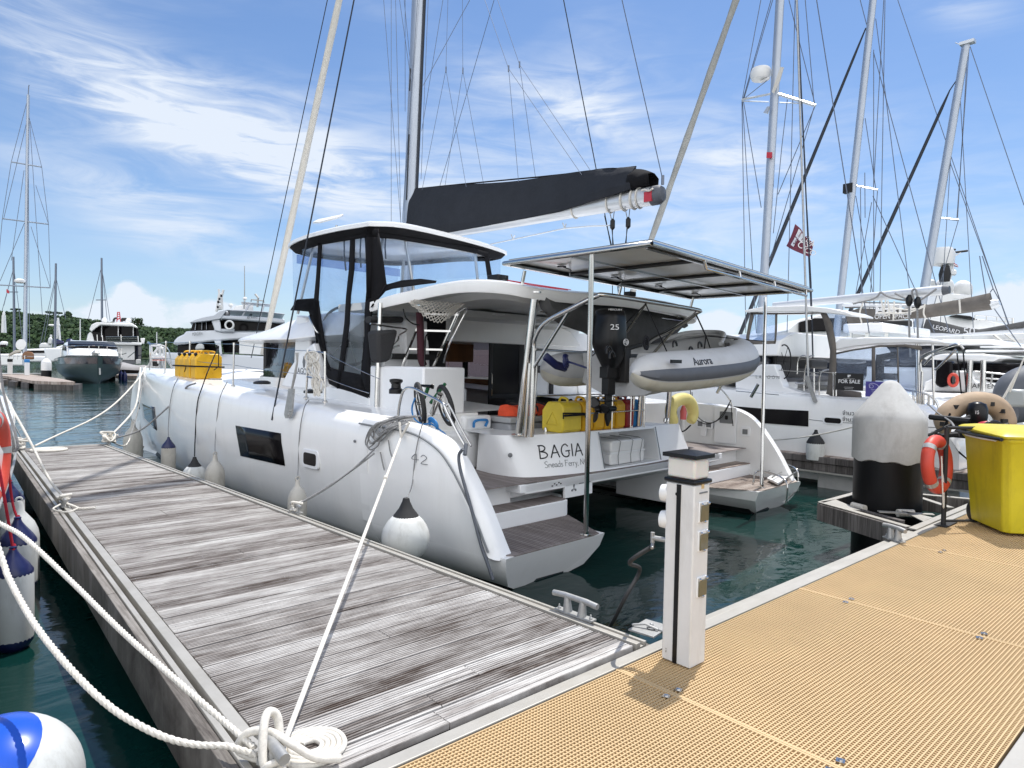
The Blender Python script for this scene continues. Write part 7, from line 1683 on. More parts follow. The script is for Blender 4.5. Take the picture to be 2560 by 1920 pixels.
tstrip('canvas_band',((1235,815),(1240,1170)),((1245,815),(1252,1170)))
tstrip('canvas_band',((110,555),(300,560),(640,556)),((112,572),(300,572),(650,565)))
tstrip('canvas_band',((770,1140),(900,1160),(960,1170)),((770,1215),(900,1222),(965,1225)))
def pane(pts,x=RX+.01,mat=vinyl,name='clear_panel'): return qp(name,[nh(*z9(*p),x) for p in pts],mat,NB,.006)
pane(((105,575),(300,570),(295,770),(80,768))); pane(((690,560),(840,575),(875,735),(750,745))); pane(((770,870),(1045,830),(1045,1120),(770,1140))); pane(((1070,830),(1240,815),(1240,1090),(1070,1100))); pane(((1250,815),(1400,820),(1390,1200),(1250,1170)))
m=MB(); 
for q in (((1110,880),(1100,1080)),((1100,905),(1240,880)),((1090,1045),(1230,1050))): m.beam(nh(*z9(*q[0]),16.2),nh(*z9(*q[1]),16.2),.12,.14)
build(m,'far_window_frame',blackm,NB,world=True)
# stern gantry tubes
m=MB()
for q in (((1385,790),(1390,1260)),((1400,790),(1408,1260)),((1510,800),(1520,1270)),((1420,1010),(1440,900),(1690,805),(1750,835)),((1410,960),(1450,880),(1690,800)),((1530,1000),(1690,840)),((1440,960),(1530,880),(1700,860)),((1430,1010),(1420,1260)),((1290,1150),(1450,1180),(1530,1230),(1570,1330)),((1440,1180),(1440,1270)),((1360,1150),(1365,1240)),((1480,1190),(1480,1270))):
    m.tube(cat_curve([nh(*z9(*p),HX+.5) for p in q],4),.020,7)
build(m,'stern_gantry',steel,NB,world=True,smooth=60)
m=MB()
for q in (((1695,850),(1730,1180)),((1745,860),(1770,1180))): m.tube([nh(*z9(*p),HX+.6) for p in q],.012,5)
build(m,'davit_falls',roped,NB,world=True)
m=MB()
for q in (((0,1160),(330,1190)),((330,1000),(640,1020)),((640,1010),(980,1045)),((0,1040),(330,1050))): m.tube([nh(*z9(*p),HX+.05) for p in q],.007,5)
for q in (((600,985),(602,1180)),((765,1015),(770,1200)),((745,1015),(748,1200))): m.tube([nh(*z9(*p),HX+.08) for p in q],.014,6)
build(m,'lifelines',steel,NB,world=True,smooth=60)
# shroud plate near
m=MB(); q=[nh(*z9(*p),HX-.03) for p in ((525,1050),(560,1045),(600,1170),(625,1240),(610,1255),(592,1240))]; m.prism([(p.y,p.z) for p in q],HX-.04,HX-.02,ax=0); m.tube([nh(*z9(555,1050),HX-.03),nh(*za(750,0),13.6)+Vector((0,0,0))],.02,6); build(m,'chainplate',galv,NB,world=True)
# mast
def rakemast(name,parent,pxb,pxt,x,r0,r1,mat=mast,ext=1.25,base_ext=0):
    a=gx(*pxb,x); b_=gx(*pxt,x); b2=a+(b_-a)*ext; a2=a-(b_-a)*base_ext; m=MB(); rows=[]
    for i in range(7):
        c=a2.lerp(b2,i/6); r_=r0*(1-i/6)+r1*i/6; rows.append([c+Vector((r_*.7*math.cos(t),r_*1.15*math.sin(t),0)) for t in [2*PI*k/14 for k in range(14)]])
    m.loft(rows,closed=True,caps=True); return build(m,name,mat,parent,world=True,smooth=60)
MN=rakemast('mast',NB,(764.5,269),(780,0),15.9,.095,.095,base_ext=.25)
def wr(m,a,b_,x,r=.008,x2=None):
    if abs(b_[1]-254)<6: k_=(333-a[1])/(b_[1]-a[1]); b_=(a[0]+(b_[0]-a[0])*k_,333)
    m.tube([gx(*a,x),gx(*b_,x if x2 is None else x2)],r,5)
m=MB(); X=15.9
wr(m,za(398,640),za(600,600),X,.028); wr(m,za(630,605),za(870,680),X,.04); wr(m,za(398,650),za(570,655),X,.015); wr(m,za(640,660),za(780,665),X,.015)
build(m,'spreaders',boomm,MN,world=True,smooth=60)
m=MB()
for a,b_ in (((400,640),(520,0)),((405,640),(585,0)),((410,640),(596,0)),((398,650),(415,1659)),((402,650),(462,1659)),((408,650),(522,1335)),((405,640),(575,505)),((690,640),(655,940)),((655,940),(600,1500)),((740,0),(700,1659)),((750,0),(810,1150)),((805,0),(862,670)),((865,690),(630,1250)),((862,690),(600,1600)),((700,0),(865,660)),((655,0),(640,420)),((628,0),(600,1200))): wr(m,za(*a),za(*b_),X,.010)
build(m,'shrouds',wire,MN,world=True)
m=MB(); wr(m,za(753,0),za(828,1659),X-.8,.016); p=gx(*z9(590,900),13.3); m.tube([gx(*za(815,1350),X-.8),gx(*z9(575,330),14.6),p],.016,5); build(m,'dark_backstay',wired,MN,world=True)
m=MB(); wr(m,(877,0) if 0 else za(878,0),za(1140,1659),X,.012); build(m,'topping_lift',wire,MN,world=True)
# radar on mast
m=MB(); c=gx(*za(520,475),X); m.lathe([(.0,-.15),(.21,-.14),(.25,-.05),(.25,.05),(.21,.13),(.08,.16)],c,24); RDm=build(m,'radar_dome',white,MN,world=True,smooth=50); m=MB(); m.tube([c+Vector((0,0,-.2)),gx(*za(575,500),X)],.04,6); build(m,'radar_bracket',white,MN,world=True)
m=MB(); m.slab([gx(*za(*p),X-.2) for p in ((560,685),(572,683),(560,730),(535,725))],.05,dirv=(1,0,0)); build(m,'deck_light',steel,MN,world=True)
m=MB(); m.slab([gx(*za(*p),X-.16) for p in ((557,978),(590,978),(588,1015),(555,1015))],.03,dirv=(1,0,0)); build(m,'sticker',redl,MN,world=True)
m=MB(); m.slab([gx(*za(*p),X-.2) for p in ((645,430),(665,432),(640,520),(600,600),(590,590),(620,500))],.03,dirv=(1,0,0)); build(m,'mast_bracket',ropew,MN,world=True)
# furled headsail
a,b_=gx(650,243,15.9),gx(736,0,15.9); m=MB(); P=[a-(b_-a)*.55+ (b_-a)*(2.2*i/24) for i in range(25)]; m.tube(P,.08,8,rr=[.085+.01*math.sin(i*1.9) for i in range(25)]); build(m,'furled_headsail',ropeg if 0 else pm('grey_sailcloth',(.36,.36,.34),.8,var=.2,vscale=3),NB,world=True,smooth=60)
# boom
q0,q1=gx(*z9(290,505),X),gx(*z9(1590,385),X); m=MB(); m.tube([q0,q1],.12,12,rr=[.085,.105]); BN_=build(m,'boom',boomm,NB,world=True,smooth=60)
m=MB(); m.tube([q1,q1+(q1-q0).normalized()*.12],.11,12,rr=[.11,.08]); build(m,'boom_end_cap',hypd,BN_,world=True)
m=MB()
for q in (((1110,400),(1180,440),(1300,465),(1390,470),(1450,440),(1540,375)),((1220,410),(1300,450),(1340,470)),((900,490),(1060,450),(1110,400)),((1370,470),(1350,400),(1380,380),(1400,480)),((1390,480),(1395,700),(1400,1000)),((1330,460),(1330,700),(1340,900))): m.tube(cat_curve([gx(*z9(*p),X-.25) for p in q],4),.022,5)
build(m,'reefing_lines',ropeg,BN_,world=True,smooth=60)
m=MB()
for q in ((1395,480),(1330,465)): m.lathe([(.03,-.12),(.07,-.05),(.07,.05),(.03,.12)],gx(*z9(*q),X-.25),8)
build(m,'blocks',blackp,BN_,world=True)
# signs on the lifelines
def board(name,lab,cat,p0,p1,x,mat):
    a=gx(*p0,x); b_=gx(*p1,x); t=thing(name,lab,cat,(x,(a.y+b_.y)/2,b_.z),0); m=MB(); m.bb((x-.008,b_.y,b_.z),(x+.008,a.y,a.z)); build(m,'board',mat,t,world=True); return t,a,b_
t1,a,b_=board('sale_sign','black FOR SALE board with white lettering tied to the catamaran rail','sign',z9(768,1022),z9(975,1158),12.62,blackm)
x_=12.608; h_=a.z-b_.z; w_=a.y-b_.y
text('lettering','FOR SALE',basis((x_,(a.y+b_.y)/2,b_.z+h_*.42),(0,-1,0),(0,0,1)),h_*.30,inkw,t1,world=True,align='CENTER',bold=.002,sx=.98)
m=MB(); c=Vector((x_,(a.y+b_.y)/2,b_.z+h_*.84)); m.box(c+Vector((0,.012,0)),(.006,.03,.045)); m.box(c+Vector((0,-.014,.01)),(.006,.02,.025)); 
for k,(ww) in enumerate((.30,.26,.28)): m.box(c+Vector((0,0,-.20-.028*k)),(.005,ww*.55,.004))
m.box(c+Vector((0,0,-.045)),(.005,.2,.003)); build(m,'emblem_and_lines',inkw,t1,world=True)
t2,a,b_=board('notice_board','purple notice board with pale outline drawing beside the black FOR SALE board','sign',z9(998,1085),z9(1190,1212),12.60,purple)
h_=a.z-b_.z; m=MB(); c=Vector((12.588,a.y-.13,a.z-h_*.28)); m.tube(cat_curve([c+Vector((0,.06,-.04)),c+Vector((0,.07,.02)),c+Vector((0,.02,.045)),c+Vector((0,-.06,.02)),c+Vector((0,-.09,-.02))],5),.005,5)
m.tube(arc_pts(c+Vector((0,.03,-.01)),.03,0,2*PI,14,(0,1,0),(0,0,1)),.004,4)
for k in range(4): m.box((12.588,a.y-.20,a.z-h_*(.52+.1*k)),(.004,.22-.03*k,.006))
for k in range(5): m.box((12.588,a.y-.36,a.z-h_*(.15+.09*k)),(.004,.07,.004))
build(m,'drawing',pm('pale_lilac',(.5,.5,.7),.5),t2,world=True)
# flag
FL=thing('flag','maroon flag with white letter blocks flying from the rigging above the solar roof','flag',gx(*za(700,1600),15.0))
fx=15.0
def fp(u,v): 
    A,B,C,D=[gx(*za(*p),fx) for p in ((740,1440),(850,1560),(830,1655),(675,1580))]; p=A.lerp(B,u).lerp(D.lerp(C,u),v); p.x+=.08*math.sin(u*7+v*2); return p
m=MB(); m.loft([[fp(u/12,v/8) for u in range(13)] for v in range(9)]); o=build(m,'cloth',maroon,FL,world=True,smooth=60); md=o.modifiers.new('s','SOLIDIFY'); md.thickness=.008
def fpatch(u0,u1,v0,v1,mat,name,off=-.03):
    m=MB(); m.loft([[fp(u0+(u1-u0)*i/4,v0+(v1-v0)*j/4)+Vector((off,off,0)) for i in range(5)] for j in range(5)]); build(m,name,mat,FL,world=True,smooth=60)
fpatch(.14,.36,.10,.46,inkw,'white_square'); fpatch(.39,.62,.10,.46,inkw,'white_square'); fpatch(.14,.36,.50,.88,inkw,'white_square')
def fl(txt,u,v,size,mat,name='letter'):
    o_=fp(u,v)+Vector((-.055,-.055,0)); xv=fp(u+.1,v)-fp(u,v); yv=fp(u,v-.1)-fp(u,v); 
    text(name,txt,basis(o_,xv,yv),size,mat,FL,world=True)
for tx,u,v,mt in (('T',.2,.4,maroon),('Y',.45,.4,maroon),('S',.2,.8,maroon),('C',.44,.8,inkw),('BA',.68,.32,inkw),('SC',.68,.6,inkw),('CO',.68,.9,inkw)): fl(tx,u,v,.20 if u<.6 else .17,mt)
# ---- second boat beyond (taupe sail bag) ----
def simple_cat(name,lab,x0,ys,mx,my,mtop,bag,bagmat,letters,roofz):
    t=thing('catamaran',lab,'catamaran',(x0+3.6,ys+5,0)); return t
C2=thing('catamaran','catamaran under the long brown sail bag lettered OPEN SPACE','catamaran',(22,9,0))
nh2=nhull(20.6,1,C2); nhull(27.2,-1,C2)
X2=23.2
MN2=rakemast('mast',C2,(841,294),(873,0),X2,.105,.10,base_ext=.35)
m=MB(); m.bb((21,6.0,1.7),(27,13,2.3)); build(m,'cabin_side',gelw,C2,world=True,bevel=.1)
m=MB(); m.bb((21.1,6.2,2.3),(26.9,12.5,2.9)); build(m,'cabin_glass',glassb,C2,world=True,bevel=.1)
m=MB(); a=gx(*z9(870,680),X2-1.5); b_=gx(*z9(1190,680),X2-1.5); m.bb((X2-2,b_.y,a.z-.15),(X2+2,a.y,a.z+.12)); m.bb((20.9,4.8,2.9),(27,12.8,3.05)); build(m,'roof',gel,C2,world=True,bevel=.06)
m=MB(); 
for px in (880,1010,1160): p=gx(*z9(px,720),X2-1.5); m.bb((p.x-.04,p.y-.05,3.0),(p.x+.04,p.y+.05,a.z))
build(m,'roof_posts',steel,C2,world=True)
def bag(top,bot,x,parent,mat,th=.38,name='sail_bag'):
    n=22; rows=[]
    def at(L,u):
        k=u*(len(L)-1); i=min(int(k),len(L)-2); f=k-i; return (L[i][0]*(1-f)+L[i+1][0]*f,L[i][1]*(1-f)+L[i+1][1]*f)
    for i in range(n+1):
        u=i/n; T_=gx(*at(top,u),x); B_=gx(*at(bot,u),x); row=[]
        for j,(s,v) in enumerate(((0,0),(-.5,.1),(-.75,.35),(-.55,.65),(-.25,.9),(0,1),(.25,.9),(.55,.65),(.75,.35),(.5,.1))):
            p=B_.lerp(T_,v); nz=.05*mn.noise(Vector((u*14,v*3,s)))
            row.append(p+Vector((th*s*.6+nz,0,0)))
        rows.append(row)
    m=MB(); m.loft(rows,closed=True,caps=True); return build(m,name,mat,parent,world=True,smooth=50)
B2=bag([z9(845,560),z9(950,520),z9(1200,540),z9(1450,500),z9(1700,460),z9(1955,405)],[z9(880,655),z9(960,640),z9(1200,615),z9(1450,600),z9(1700,570),z9(1970,535)],X2,C2,taupe)
m=MB(); a,b_=gx(*z9(850,660),X2),gx(*z9(2025,480),X2); m.tube([gx(*z9(820,500),X2),gx(*z9(1400,505),X2)],.06,6); m.tube([gx(*z9(1960,500),X2),b_],.14,8,rr=[.16,.10]); build(m,'boom',boomm,C2,world=True,smooth=60)
m=MB(); m.loft([[gx(*z9(*p),X2+.3) for p in ((845,490),(1000,478),(1250,482),(1480,497))],[gx(*z9(*p),X2+.3) for p in ((845,525),(1000,520),(1250,520),(1480,510))]]); o=build(m,'folded_sail_cover',taupe,C2,world=True); md=o.modifiers.new('s','SOLIDIFY'); md.thickness=.1
xf=X2-.36
c=gx(*z9(1062,578),xf); d_=gx(*z9(1345,572),xf)-c; text('bag_lettering','BALI',basis(c,d_,(0,0,1)),.46,inkw,B2,world=True,bold=.01,fit=d_.length)
c=gx(*z9(1062,606),xf); text('bag_lettering','OPEN SPACE',basis(c,d_,(0,0,1)),.22,inkw,B2,world=True,fit=d_.length*.97)
m=MB()
for q in (((1115,460),(1140,575),(1165,570)),((1150,460),(1135,560),(1180,575)),((1165,465),(1175,560),(1150,580)),((975,480),(950,560),(965,640)),((1215,470),(1208,620)),((1450,490),(1440,560),(1455,600)),((1715,460),(1722,560)),((1080,560),(1300,560),(1450,510)),((1195,520),(1330,535),(1450,505))): m.tube(cat_curve([gx(*z9(*p),X2-.5) for p in q],4),.025,5)
build(m,'bag_ties',ropew,B2,world=True,smooth=60)
m=MB()
for a,b_,r_ in ((za(1200,165),za(590,1659),.055),(za(1245,1659),za(1740,560),.06)): pass
p0,p1=gx(*za(1195,180),X2),gx(*za(588,1659),X2); m.tube([p1-(p0-p1)*.4,p1,p1.lerp(p0,.5),p0.lerp(p1,.12),p0],.07,6,rr=[.07,.07,.055,.04,.02]); build(m,'furled_headsail',wired,C2,world=True,smooth=60)
m=MB(); wr(m,za(1100,1190),za(1270,1222),X2,.03); build(m,'spreader',boomm,MN2,world=True)
m=MB(); m.box(gx(*za(1085,1212),X2),(.2,.3,.3)); build(m,'steaming_light',blackp,MN2,world=True)
m=MB()
for a,b_ in (((1158,0),(1200,160)),((1245,320),(1245,1659)),((1258,120),(1320,600)),((1310,0),(1245,1200)),((1318,0),(1290,1659)),((1320,600),(1450,1659)),((1245,340),(1590,1620)),((1270,1222),(1240,1659)),((1190,760),(1260,1222)),((1160,1210),(1165,1659)),((1188,1110),(1190,1400)),((1130,1260),(1200,1659)),((1232,1300),(1180,1600)),((1240,1260),(1420,1659))): wr(m,za(*a),za(*b_),X2,.013)
build(m,'shrouds',wire,MN2,world=True)
# ---- third boat beyond (charcoal sail bag) ----
C3=thing('catamaran','farthest catamaran with sagging charcoal sail bag at the right edge','catamaran',(30,9,0))
X3=31.5
nhull(28.5,1,C3); nhull(35,-1,C3)
MN3=rakemast('mast',C3,(922.6,300),(966.5,42),X3,.17,.13,ext=1.0,base_ext=.5)
m=MB(); m.bb((28.8,3.0,2.55),(34.5,11.5,2.70)); build(m,'roof',gel,C3,world=True,bevel=.08)
m=MB(); m.bb((29.2,4.0,1.8),(34,11,2.55)); build(m,'cabin_glass',glassb,C3,world=True,bevel=.1)
B3=bag([zr9(1085,725),zr9(1300,770),zr9(1500,820),zr9(1700,845),zr9(1900,810),zr9(2215,750)],[zr9(1055,890),zr9(1300,905),zr9(1500,910),zr9(1700,880),zr9(1900,870),zr9(2215,830)],X3,C3,taupe2,.4)
c=gx(*zr9(1150,835),X3-.42); d_=gx(*zr9(1470,905),X3-.42)-c; text('bag_lettering','LEOPARD',basis(c,d_,(0,0,1)),.24,inkw,B3,world=True,fit=d_.length*.98); c=gx(*zr9(1505,905),X3-.42); text('bag_lettering','50',basis(c,(d_.x,d_.y,0),(0,0,1)),.38,inkw,B3,world=True,fit=d_.length*.4)
m=MB(); a,b_=gx(*zr9(1080,905),X3),gx(*zr9(2215,860),X3); m.tube([a,b_],.12,8); build(m,'boom',boomm,C3,world=True,smooth=60)
m=MB(); p0,p1=gx(*za(1735,580),X3),gx(*za(1248,1659),X3); m.tube([p1-(p0-p1)*.4,p1,p1.lerp(p0,.9),p0,gx(*za(1775,520),X3)],.09,6,rr=[.08,.08,.06,.025,.02]); build(m,'furled_headsail',wired,C3,world=True,smooth=60)
m=MB(); wr(m,za(1640,1398),za(1790,1414),X3,.03); m.box(gx(*za(1850,275),X3),(.3,.5,.12)); wr(m,za(1800,285),za(1770,275),X3,.02); build(m,'spreader',boomm,MN3,world=True)
m=MB()
for a,b_ in (((1865,300),(2212,1320)),((1860,290),(1780,1400)),((1850,300),(1785,1400)),((1800,600),(1860,1659)),((1790,1415),(1720,1659)),((1750,860),(1700,1659)),((1720,1000),(1960,1659)),((1400,0),(1965,1659)),((1640,1400),(1790,1420))): wr(m,za(*a),za(*b_),X3,.015)
for a,b_ in (((1700,0),(1780,480)),((1780,480),(2215,1100)),((1730,0),(1855,375)),((1855,375),(1930,510)),((1855,375),(1820,420))): wr(m,zr9(*a),zr9(*b_),X2,.014)
build(m,'shrouds',wire,MN3,world=True)
# ---- white motor yacht with dark glass at the right, superyacht behind ----
MY=thing('motor_catamaran','white power catamaran with dark windows and steel rails at the right edge','motor yacht',(24,3,0))
m=MB(); X=19.5
def yz(px,py,x): return gx(px,py,x)
def slabx(name,pts,x0,x1,mat,parent,bevel=.05):
    q=[gx(*p,x0) for p in pts]; m=MB(); m.prism([(p.y,p.z) for p in q],x0,x1,ax=0); return build(m,name,mat,parent,world=True,bevel=bevel)
slabx('roof',[zr9(1050,1125),zr9(1700,1125),zr9(1900,1140),zr9(1945,1170),zr9(1850,1215),zr9(1050,1190)],19.2,24,gel,MY)
slabx('saloon_glass',[zr9(1380,1240),zr9(2300,1240),zr9(2300,1480),zr9(1640,1450),zr9(1560,1310)],19.8,24,glassd,MY)
slabx('black_door',[zr9(1200,1195),zr9(1385,1215),zr9(1375,1480),zr9(1250,1520),zr9(1180,1480)],18.5,19.3,glassd,MY)
slabx('wing',[zr9(1385,1320),zr9(1570,1320),zr9(1650,1450),zr9(2300,1500),zr9(2300,1600),zr9(1400,1560),zr9(1050,1560),(924,385),(924,382)],18.8,23,gel,MY)
slabx('hull',[(900,400),(1060,392),(1060,425),(900,440)],18.2,23,gel,MY,.1)
slabx('upper_deck',[zr9(1530,1080),zr9(2300,1080),zr9(2300,1110),zr9(1530,1110)],20.5,25,gel,MY)
slabx('upper_roof',[zr9(1700,1040),zr9(2100,1035),zr9(2200,1050),zr9(2200,1065),zr9(1700,1055)],20.5,25,gel,MY,.03)
c=gx(*zr9(1610,1520),18.75); text('boat_name','ARTEMIS',basis(c,(0,-1,0),(0,0,1)),.16,inkb,MY,world=True)
m=MB()
for a,b_,r_ in (((1590,1200),(1570,1600),.07),((1745,1200),(1735,1560),.06),((1640,1330),(2180,1380),.02),((1650,1400),(2200,1440),.02),((1850,1360),(1830,1480),.02),((2020,1370),(2010,1490),.02)): m.tube([gx(*zr9(*a),18.6),gx(*zr9(*b_),18.6)],r_,7)
build(m,'rails_and_posts',steel,MY,world=True,smooth=60)
t=thing('lifebuoy','small orange lifebuoy on the power catamaran left of its dark windows','lifebuoy',gx(*zr9(1395,1490),18.4)); m=MB(); c=gx(*zr9(1395,1430),18.4); m.tube([c+Vector((0,.09*math.cos(a),.14*math.sin(a))) for a in [2*PI*k/20 for k in range(21)]],.035,8,caps=False); build(m,'ring',orang,t,world=True,smooth=60)
SY=thing('superyacht','huge white superyacht with twin satellite domes and radar mast behind the masts','superyacht',gz(1000,378,0)*.5+Vector((45,15,0)))
D=75
def slabd(name,pts,d,th,mat,parent,bevel=.1):
    q=[gd(*p,d) for p in pts]; m=MB(); m.slab(q,th,dirv=fw); return build(m,name,mat,parent,world=True,bevel=bevel)
slabd('superstructure',[zr9(900,760),zr9(1080,700),zr9(1380,690),zr9(1750,730),zr9(2000,790),(1060,318),(1060,345),(880,345)],D,14,gel,SY)
slabd('windows',[zr9(1160,930),zr9(1845,890),zr9(1845,990),zr9(1160,1000)],D-.6,.5,glassd,SY)
slabd('forward_windows',[(800,322),(815,318),(848,318),(852,330),(800,332)],D-2,.5,glassd,SY)
slabd('foredeck_house',[(788,330),(800,320),(830,312),(880,306),(905,310),(905,345),(788,345)],D-1.5,14,gel,SY)
slabd('white_pillar',[zr9(1520,910),zr9(1615,910),zr9(1615,1030),zr9(1520,1030)],D-1.2,.5,gel,SY)
slabd('main_deck',[(900,332),(1060,330),(1060,352),(900,352)],D-1,14,gelw,SY)
slabd('dark_overhang',[zr9(1400,690),zr9(1440,672),zr9(1600,690),zr9(1690,735),zr9(1560,715)],D-.8,1,blackm,SY)
slabd('tender_cover',[zr9(585,755),zr9(600,745),zr9(930,735),zr9(930,840),zr9(960,900),zr9(640,870),zr9(590,820)],D-6,3,blackm,SY,.4)
for c,r_ in ((zr9(1295,345),95),(zr9(1505,378),98),(zr9(1150,310),40)):
    p=gd(*c,D+2); rr_=r_/4.608/2.5*(D+2)/F; m=MB(); m.lathe([(rr_*.72,-rr_*.95),(rr_*.97,-rr_*.75),(rr_,-rr_*.3),(rr_,0)]+[(rr_*math.cos(a),rr_*math.sin(a)) for a in [PI/2*k/10 for k in range(1,11)]],p,28); build(m,'satellite_dome',white,SY,world=True,smooth=60)
slabd('dome_base',[zr9(1190,450),zr9(1390,430),zr9(1600,450),zr9(1620,480),zr9(1400,500),zr9(1340,580),zr9(1190,560)],D+1,6,gel,SY)
m=MB()
def wd(a,b_,r_,d=D): m.tube([gd(*zr9(*a),d),gd(*zr9(*b_),d)],r_,6)
for a,b_,r_ in (((1320,260),(1340,-20),.22),((1360,260),(1365,-30),.18),((1395,150),(1395,-60),.12),((1290,240),(1300,40),.2),((1280,90),(1400,90),.12),((1320,155),(1400,155),.1),((1340,-20),(1420,-25),.1),((1300,240),(1260,270),.15),((1290,200),(1415,190),.35),((1345,30),(1340,-110),.06),((1400,10),(1480,-40),.08)): wd(a,b_,r_)
build(m,'radar_mast',gelw,SY,world=True)
m=MB(); 
for p in ((1305,0),(1300,210)): m.lathe([(.5,-.8),(.6,0),(.4,.9)],gd(*zr9(*p),D-.5),10)
wd((1300,-55),(1420,-75),.12); wd((1400,-40),(1560,-60),.12); build(m,'radar_scanners',blackm,SY,world=True)
m=MB(); m.lathe([(.3,-1.1),(1.25,-.9),(1.3,.3),(1.0,.9),(.3,1.0)],gd(*zr9(1265,5),D),16); build(m,'radar_dome',white,SY,world=True,smooth=50)
m=MB()
for a,b_,r_ in (((1650,680),(2090,720),.05),((1700,740),(2090,760),.05),((1650,680),(1650,740),.05),((1780,690),(1780,745),.05),((1900,700),(1900,755),.05),((2000,705),(2000,765),.05),((2085,715),(2085,790),.12),((1850,890),(1990,1000),.12),((1860,905),(1980,1005),.12),((1960,880),(2120,990),.08),((2040,880),(2150,990),.05),((1840,985),(2215,1000),.06),((1840,960),(2215,965),.05)): wd(a,b_,r_,D-1.5)
build(m,'deck_rails',steel,SY,world=True)
m=MB(); m.slab([gd(*zr9(*p),D-2) for p in ((1405,80),(1450,105),(1455,130),(1410,118))],.05,dirv=fw); o=build(m,'red_white_flag',redl,SY,world=True); m=MB(); m.slab([gd(*zr9(*p),D-2.1) for p in ((1408,92),(1450,112),(1450,120),(1408,106))],.05,dirv=fw); build(m,'flag_stripe',white,SY,world=True)
# ---- tan inflatable and clutter behind the bin ----
TD=thing('inflatable_dinghy','worn tan inflatable dinghy with black outboard tipped up behind the yellow bin','dinghy',(13.5,3,1))
P=[gd(*p,10.2+.0*i) for i,p in enumerate(((946,436),(944,424),(948,414),(957,407),(968,402.5),(980,401.5),(992,404),(1001,411),(1005,421),(1004,431)))]
P=[p+Vector((0,0,0)) for p in P]
m=MB(); m.tube(cat_curve(P,5),.14,14,rr=[.05+.10*min(1,i/6)*min(1,(45-i)/6+.3) for i in range(46)]); build(m,'tubes',tan,TD,world=True,smooth=60)
m=MB(); 
for k,i in enumerate((1,3,6,7,8)): 
    c=P[i]+ (EYE-P[i]).normalized()*.14; m.box(c,(.05,.10,.06),rz=k)
build(m,'worn_patches',blackm,TD,world=True)
m=MB(); c=gd(977,414,9.9); m.lathe([(.08,-.20),(.13,-.12),(.14,.06),(.11,.15),(.04,.18)],c,16); m.tube([c-Vector((0,0,.1)),c-Vector((.05,0,.5))],.06,8); OU=build(m,'outboard_cowl',blackp,TD,world=True,smooth=50)
c2=c+(EYE-c).normalized()*.15; text('power_number','15',basis(c2,rt0,(0,0,1)),.07,inkw,OU,world=True,align='CENTER')
m=MB(); rnd=random.Random(2)
for k in range(16):
    a=gd(rnd.uniform(944,1010),rnd.uniform(424,436),rnd.uniform(9.4,10.4)); m.tube([a,a+Vector((rnd.uniform(-.3,.3),rnd.uniform(-.3,.3),rnd.uniform(-.12,.2))),a+Vector((rnd.uniform(-.3,.3),rnd.uniform(-.3,.3),rnd.uniform(-.1,.1)))],rnd.uniform(.015,.04),6)
m.bb(gd(948,437,10.3),gd(1006,430,10.9)+Vector((0,0,0))); build(m,'engine_and_hoses',blackm,TD,world=True,smooth=50)
m=MB(); c=gd(987,427,9.5); m.lathe([(.02,-.07),(.11,-.06),(.13,0),(.10,.06),(.02,.08)],c,14,axis=(.3,.2,1)); build(m,'red_fuel_bulb',redl,TD,world=True,smooth=60)
m=MB(); m.slab([gd(*p,9.5) for p in ((989,424),(1000,422),(1004,427),(996,431),(988,430))],.06); build(m,'tan_pouch',tan,TD,world=True,bevel=.02)
m=MB(); m.tube(arc_pts(gd(993,434,9.2),.16,-.3,PI+.3,16,rt0,(0,0,1)),.03,8); build(m,'steering_hoop',blackp,TD,world=True,smooth=60)
GD=thing('inflatable_dinghy','dark grey inflatable dinghy cut off by the right edge of view','dinghy',(16,2,1))
m=MB(); P=[gd(*p,12) for p in ((1006,400),(1012,390),(1025,384),(1050,380))]; m.tube(cat_curve(P,5),.28,14,rr=[.22+.02*i/2 for i in range(16)]); P=[gd(*p,12.1) for p in ((1008,410),(1020,408),(1050,405))]; m.tube(P,.26,14); build(m,'tubes',hypd,GD,world=True,smooth=60)
m=MB(); m.tube([gd(1018,372,11.5),gd(1000,404,11.5)],.02,6); m.tube([gd(1024,358,11.5),gd(1010,392,11.5)],.014,6); build(m,'lifting_line',ropew,GD,world=True)
m=MB(); m.box(gd(1018,398,11.6),(.35,.3,.3)); build(m,'console',pm('pale_glass_grey',(.4,.43,.43),.3),GD,world=True,bevel=.05)
# stern line from pile side to neighbour
m=MB(); m.tube(sag(gx(772,441,12.6) if 0 else gx(770,440,12.9),gx(863,409,12.7) if 0 else gx(862,424.5,10.5),.05),.012,6); tb(m,'mooring_line',ropew,'slack white line crossing in front of the right-hand catamaran hull to the pile','mooring line',smooth=60)
m=MB(); m.tube(cat_curve([gx(927,403,12.3),gx(938,413,11.2),gx(950,421,10.4),gx(955,428,9.6)],5),.012,6); tb(m,'mooring_line',ropeg,'grey line from the right-hand catamaran stern down behind the lifebuoy','mooring line',smooth=60)
# ================= far boats on the left =================
def z4(x,y): return (x/6.9125/2.5,(760+y/6.9125)/2.5)
def zM(x,y): return (x/2.127/2.5,(200+y/2.127)/2.5)
def zH(x,y): return ((400+x/7.373)/2.5,(700+y/7.373)/2.5)
def zF(x,y): return ((240+x/5.29)/2.5,(780+y/5.29)/2.5)
def depth_at(px,py,z=0): return (gz(px,py,z)-EYE).dot(fw)
def plate(name,pts,d,th,mat,parent,bevel=.04,world=True):
    q=[gd(*p,d) for p in pts]; dv=sum(q,Vector())/len(q)-EYE; dv.z=0; dv.normalize(); m=MB(); m.slab(q,th,dirv=dv); return build(m,name,mat,parent,world=True,bevel=bevel)
